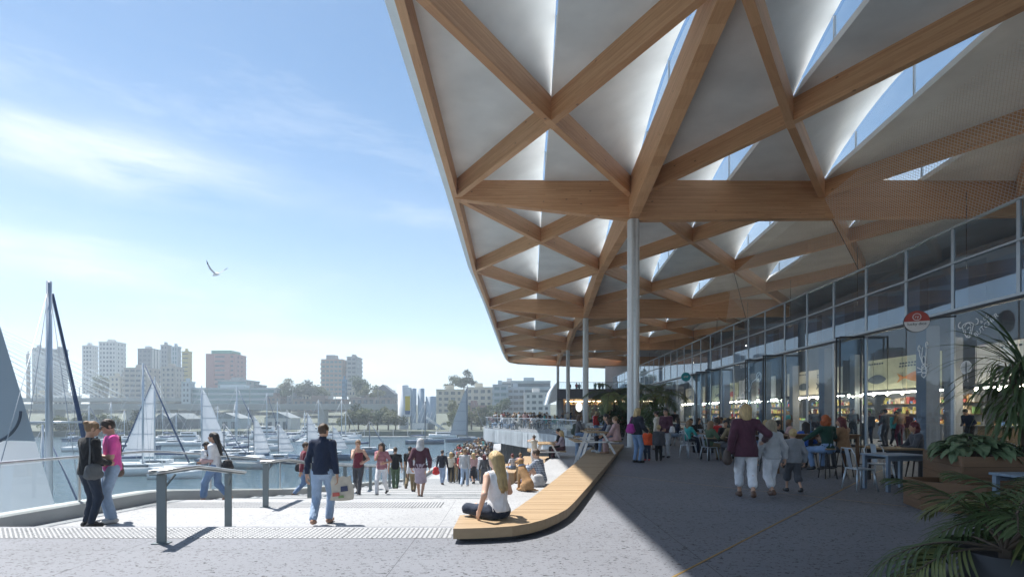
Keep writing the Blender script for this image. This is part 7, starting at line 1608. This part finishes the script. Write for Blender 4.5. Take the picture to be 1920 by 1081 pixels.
FR = [frond_mesh(1.15, 24, .42, 1.5, .013, 1, M_palm), frond_mesh(1.25, 26, .46, 1.9, .012, 2, M_palm2), frond_mesh(1.0, 22, .40, 1.2, .014, 3, M_palm)]
def palm(loc, label, n, s, zc, lean, seed, pot=True, cat='palm', trunk=None):
    rg = random.Random(seed); r = empty('palm_plant', loc, 0, label, cat, 'potted palms')
    for k in range(n):
        o = link('frond', FR[k % 3], r, (0, 0, zc), 0, (s,) * 3); o.rotation_euler = (R(rg.uniform(*lean)), R(rg.uniform(-12, 12)), k * 6.283 / n + rg.uniform(-.25, .25))
    q = MB(); q.tube([(0, 0, .2), (.02, 0, zc * .6), (0, 0, zc + .03)], [.06, .05, .04] if not trunk else trunk, 8); q.build('trunk', M_bark, r)
    if pot:
        q = MB(); q.lathe([(.001, 0), (.24, 0), (.30, .42), (.28, .42), (.25, .36), (.001, .36)], 20); q.build('pot', mat('pot_clay', (.06, .06, .065), .7, 0, .15, 4), r)
    return r
palm((4.02, 4.35, 0), 'dark green palm in the near right corner of the picture', 15, .98, .42, (-52, 18), 4)
palm((4.75, 4.75, 0), 'second dark palm behind the near corner palm', 13, .92, .45, (-50, 15), 8)
palm(at(1151, 31, 0), 'tall feathery palm left of the nearest column', 15, 1.7, 2.6, (-55, 5), 12, True, 'palm', [.11, .09, .07])
palm(at(1228, 27, 0), 'tall feathery palm right of the nearest column', 14, 1.45, 2.35, (-40, 12), 15, True, 'palm', [.10, .08, .06])
def bushy(label, loc, n, clumps, size, m):
    r = empty('leafy_shrub', loc, 0, label, 'shrub', 'shrubs below the palms'); me = quads_mesh('foliage', leaf_cloud(rng, n, clumps, size), m); o = link('foliage', me, r); o['kind'] = 'stuff'
    q = MB()
    for k in range(5): q.tube([(0, 0, 0), (.15 * math.cos(k * 1.3), .15 * math.sin(k * 1.3), .5), (.4 * math.cos(k * 1.3), .35 * math.sin(k * 1.3), 1.1)], [.04, .03, .012], 5)
    q.build('stem', M_bark, r)
M_bush = mat('bush_leaf', (.035, .07, .030), .5, 0, .4, 3, spec=.4, trans=.2)
bushy('dense dark green shrub below the left palm', at(1158, 30.5, 0), 1500, [(x, y, z, .55, .5, .42) for x, y, z in ((0, 0, 1.3), (.6, .1, 1.5), (-.6, 0, 1.25), (.2, .2, 1.8), (1.0, 0, 1.2), (-.2, -.1, .8), (.5, 0, .8))], .09, M_bush)
bushy('leafy shrub at the foot of the right palm', at(1228, 26.8, 0), 1100, [(x, y, z, .45, .42, .4) for x, y, z in ((0, 0, 1.2), (.45, .1, 1.45), (-.45, 0, 1.35), (.1, .2, 1.9), (-.1, 0, .7))], .09, M_palm)
# ------------------------------------------------------------------ air
hzm = bpy.data.materials.new('haze_air'); hzm.use_nodes = True; t = hzm.node_tree; t.nodes.clear()
pv_ = N(t, 'ShaderNodeVolumePrincipled'); pv_.inputs['Color'].default_value = (0.80, 0.90, 1.0, 1); pv_.inputs['Density'].default_value = 0.0006; pv_.inputs['Anisotropy'].default_value = 0.25
ho = N(t, 'ShaderNodeOutputMaterial'); t.links.new(pv_.outputs[0], ho.inputs['Volume'])
q = MB(); q.box(-950, 600, -70, 950, -10, 95); hb = q.build('haze', hzm); hb['kind'] = 'stuff'; hb['label'] = 'pale blue sea haze over the harbour'
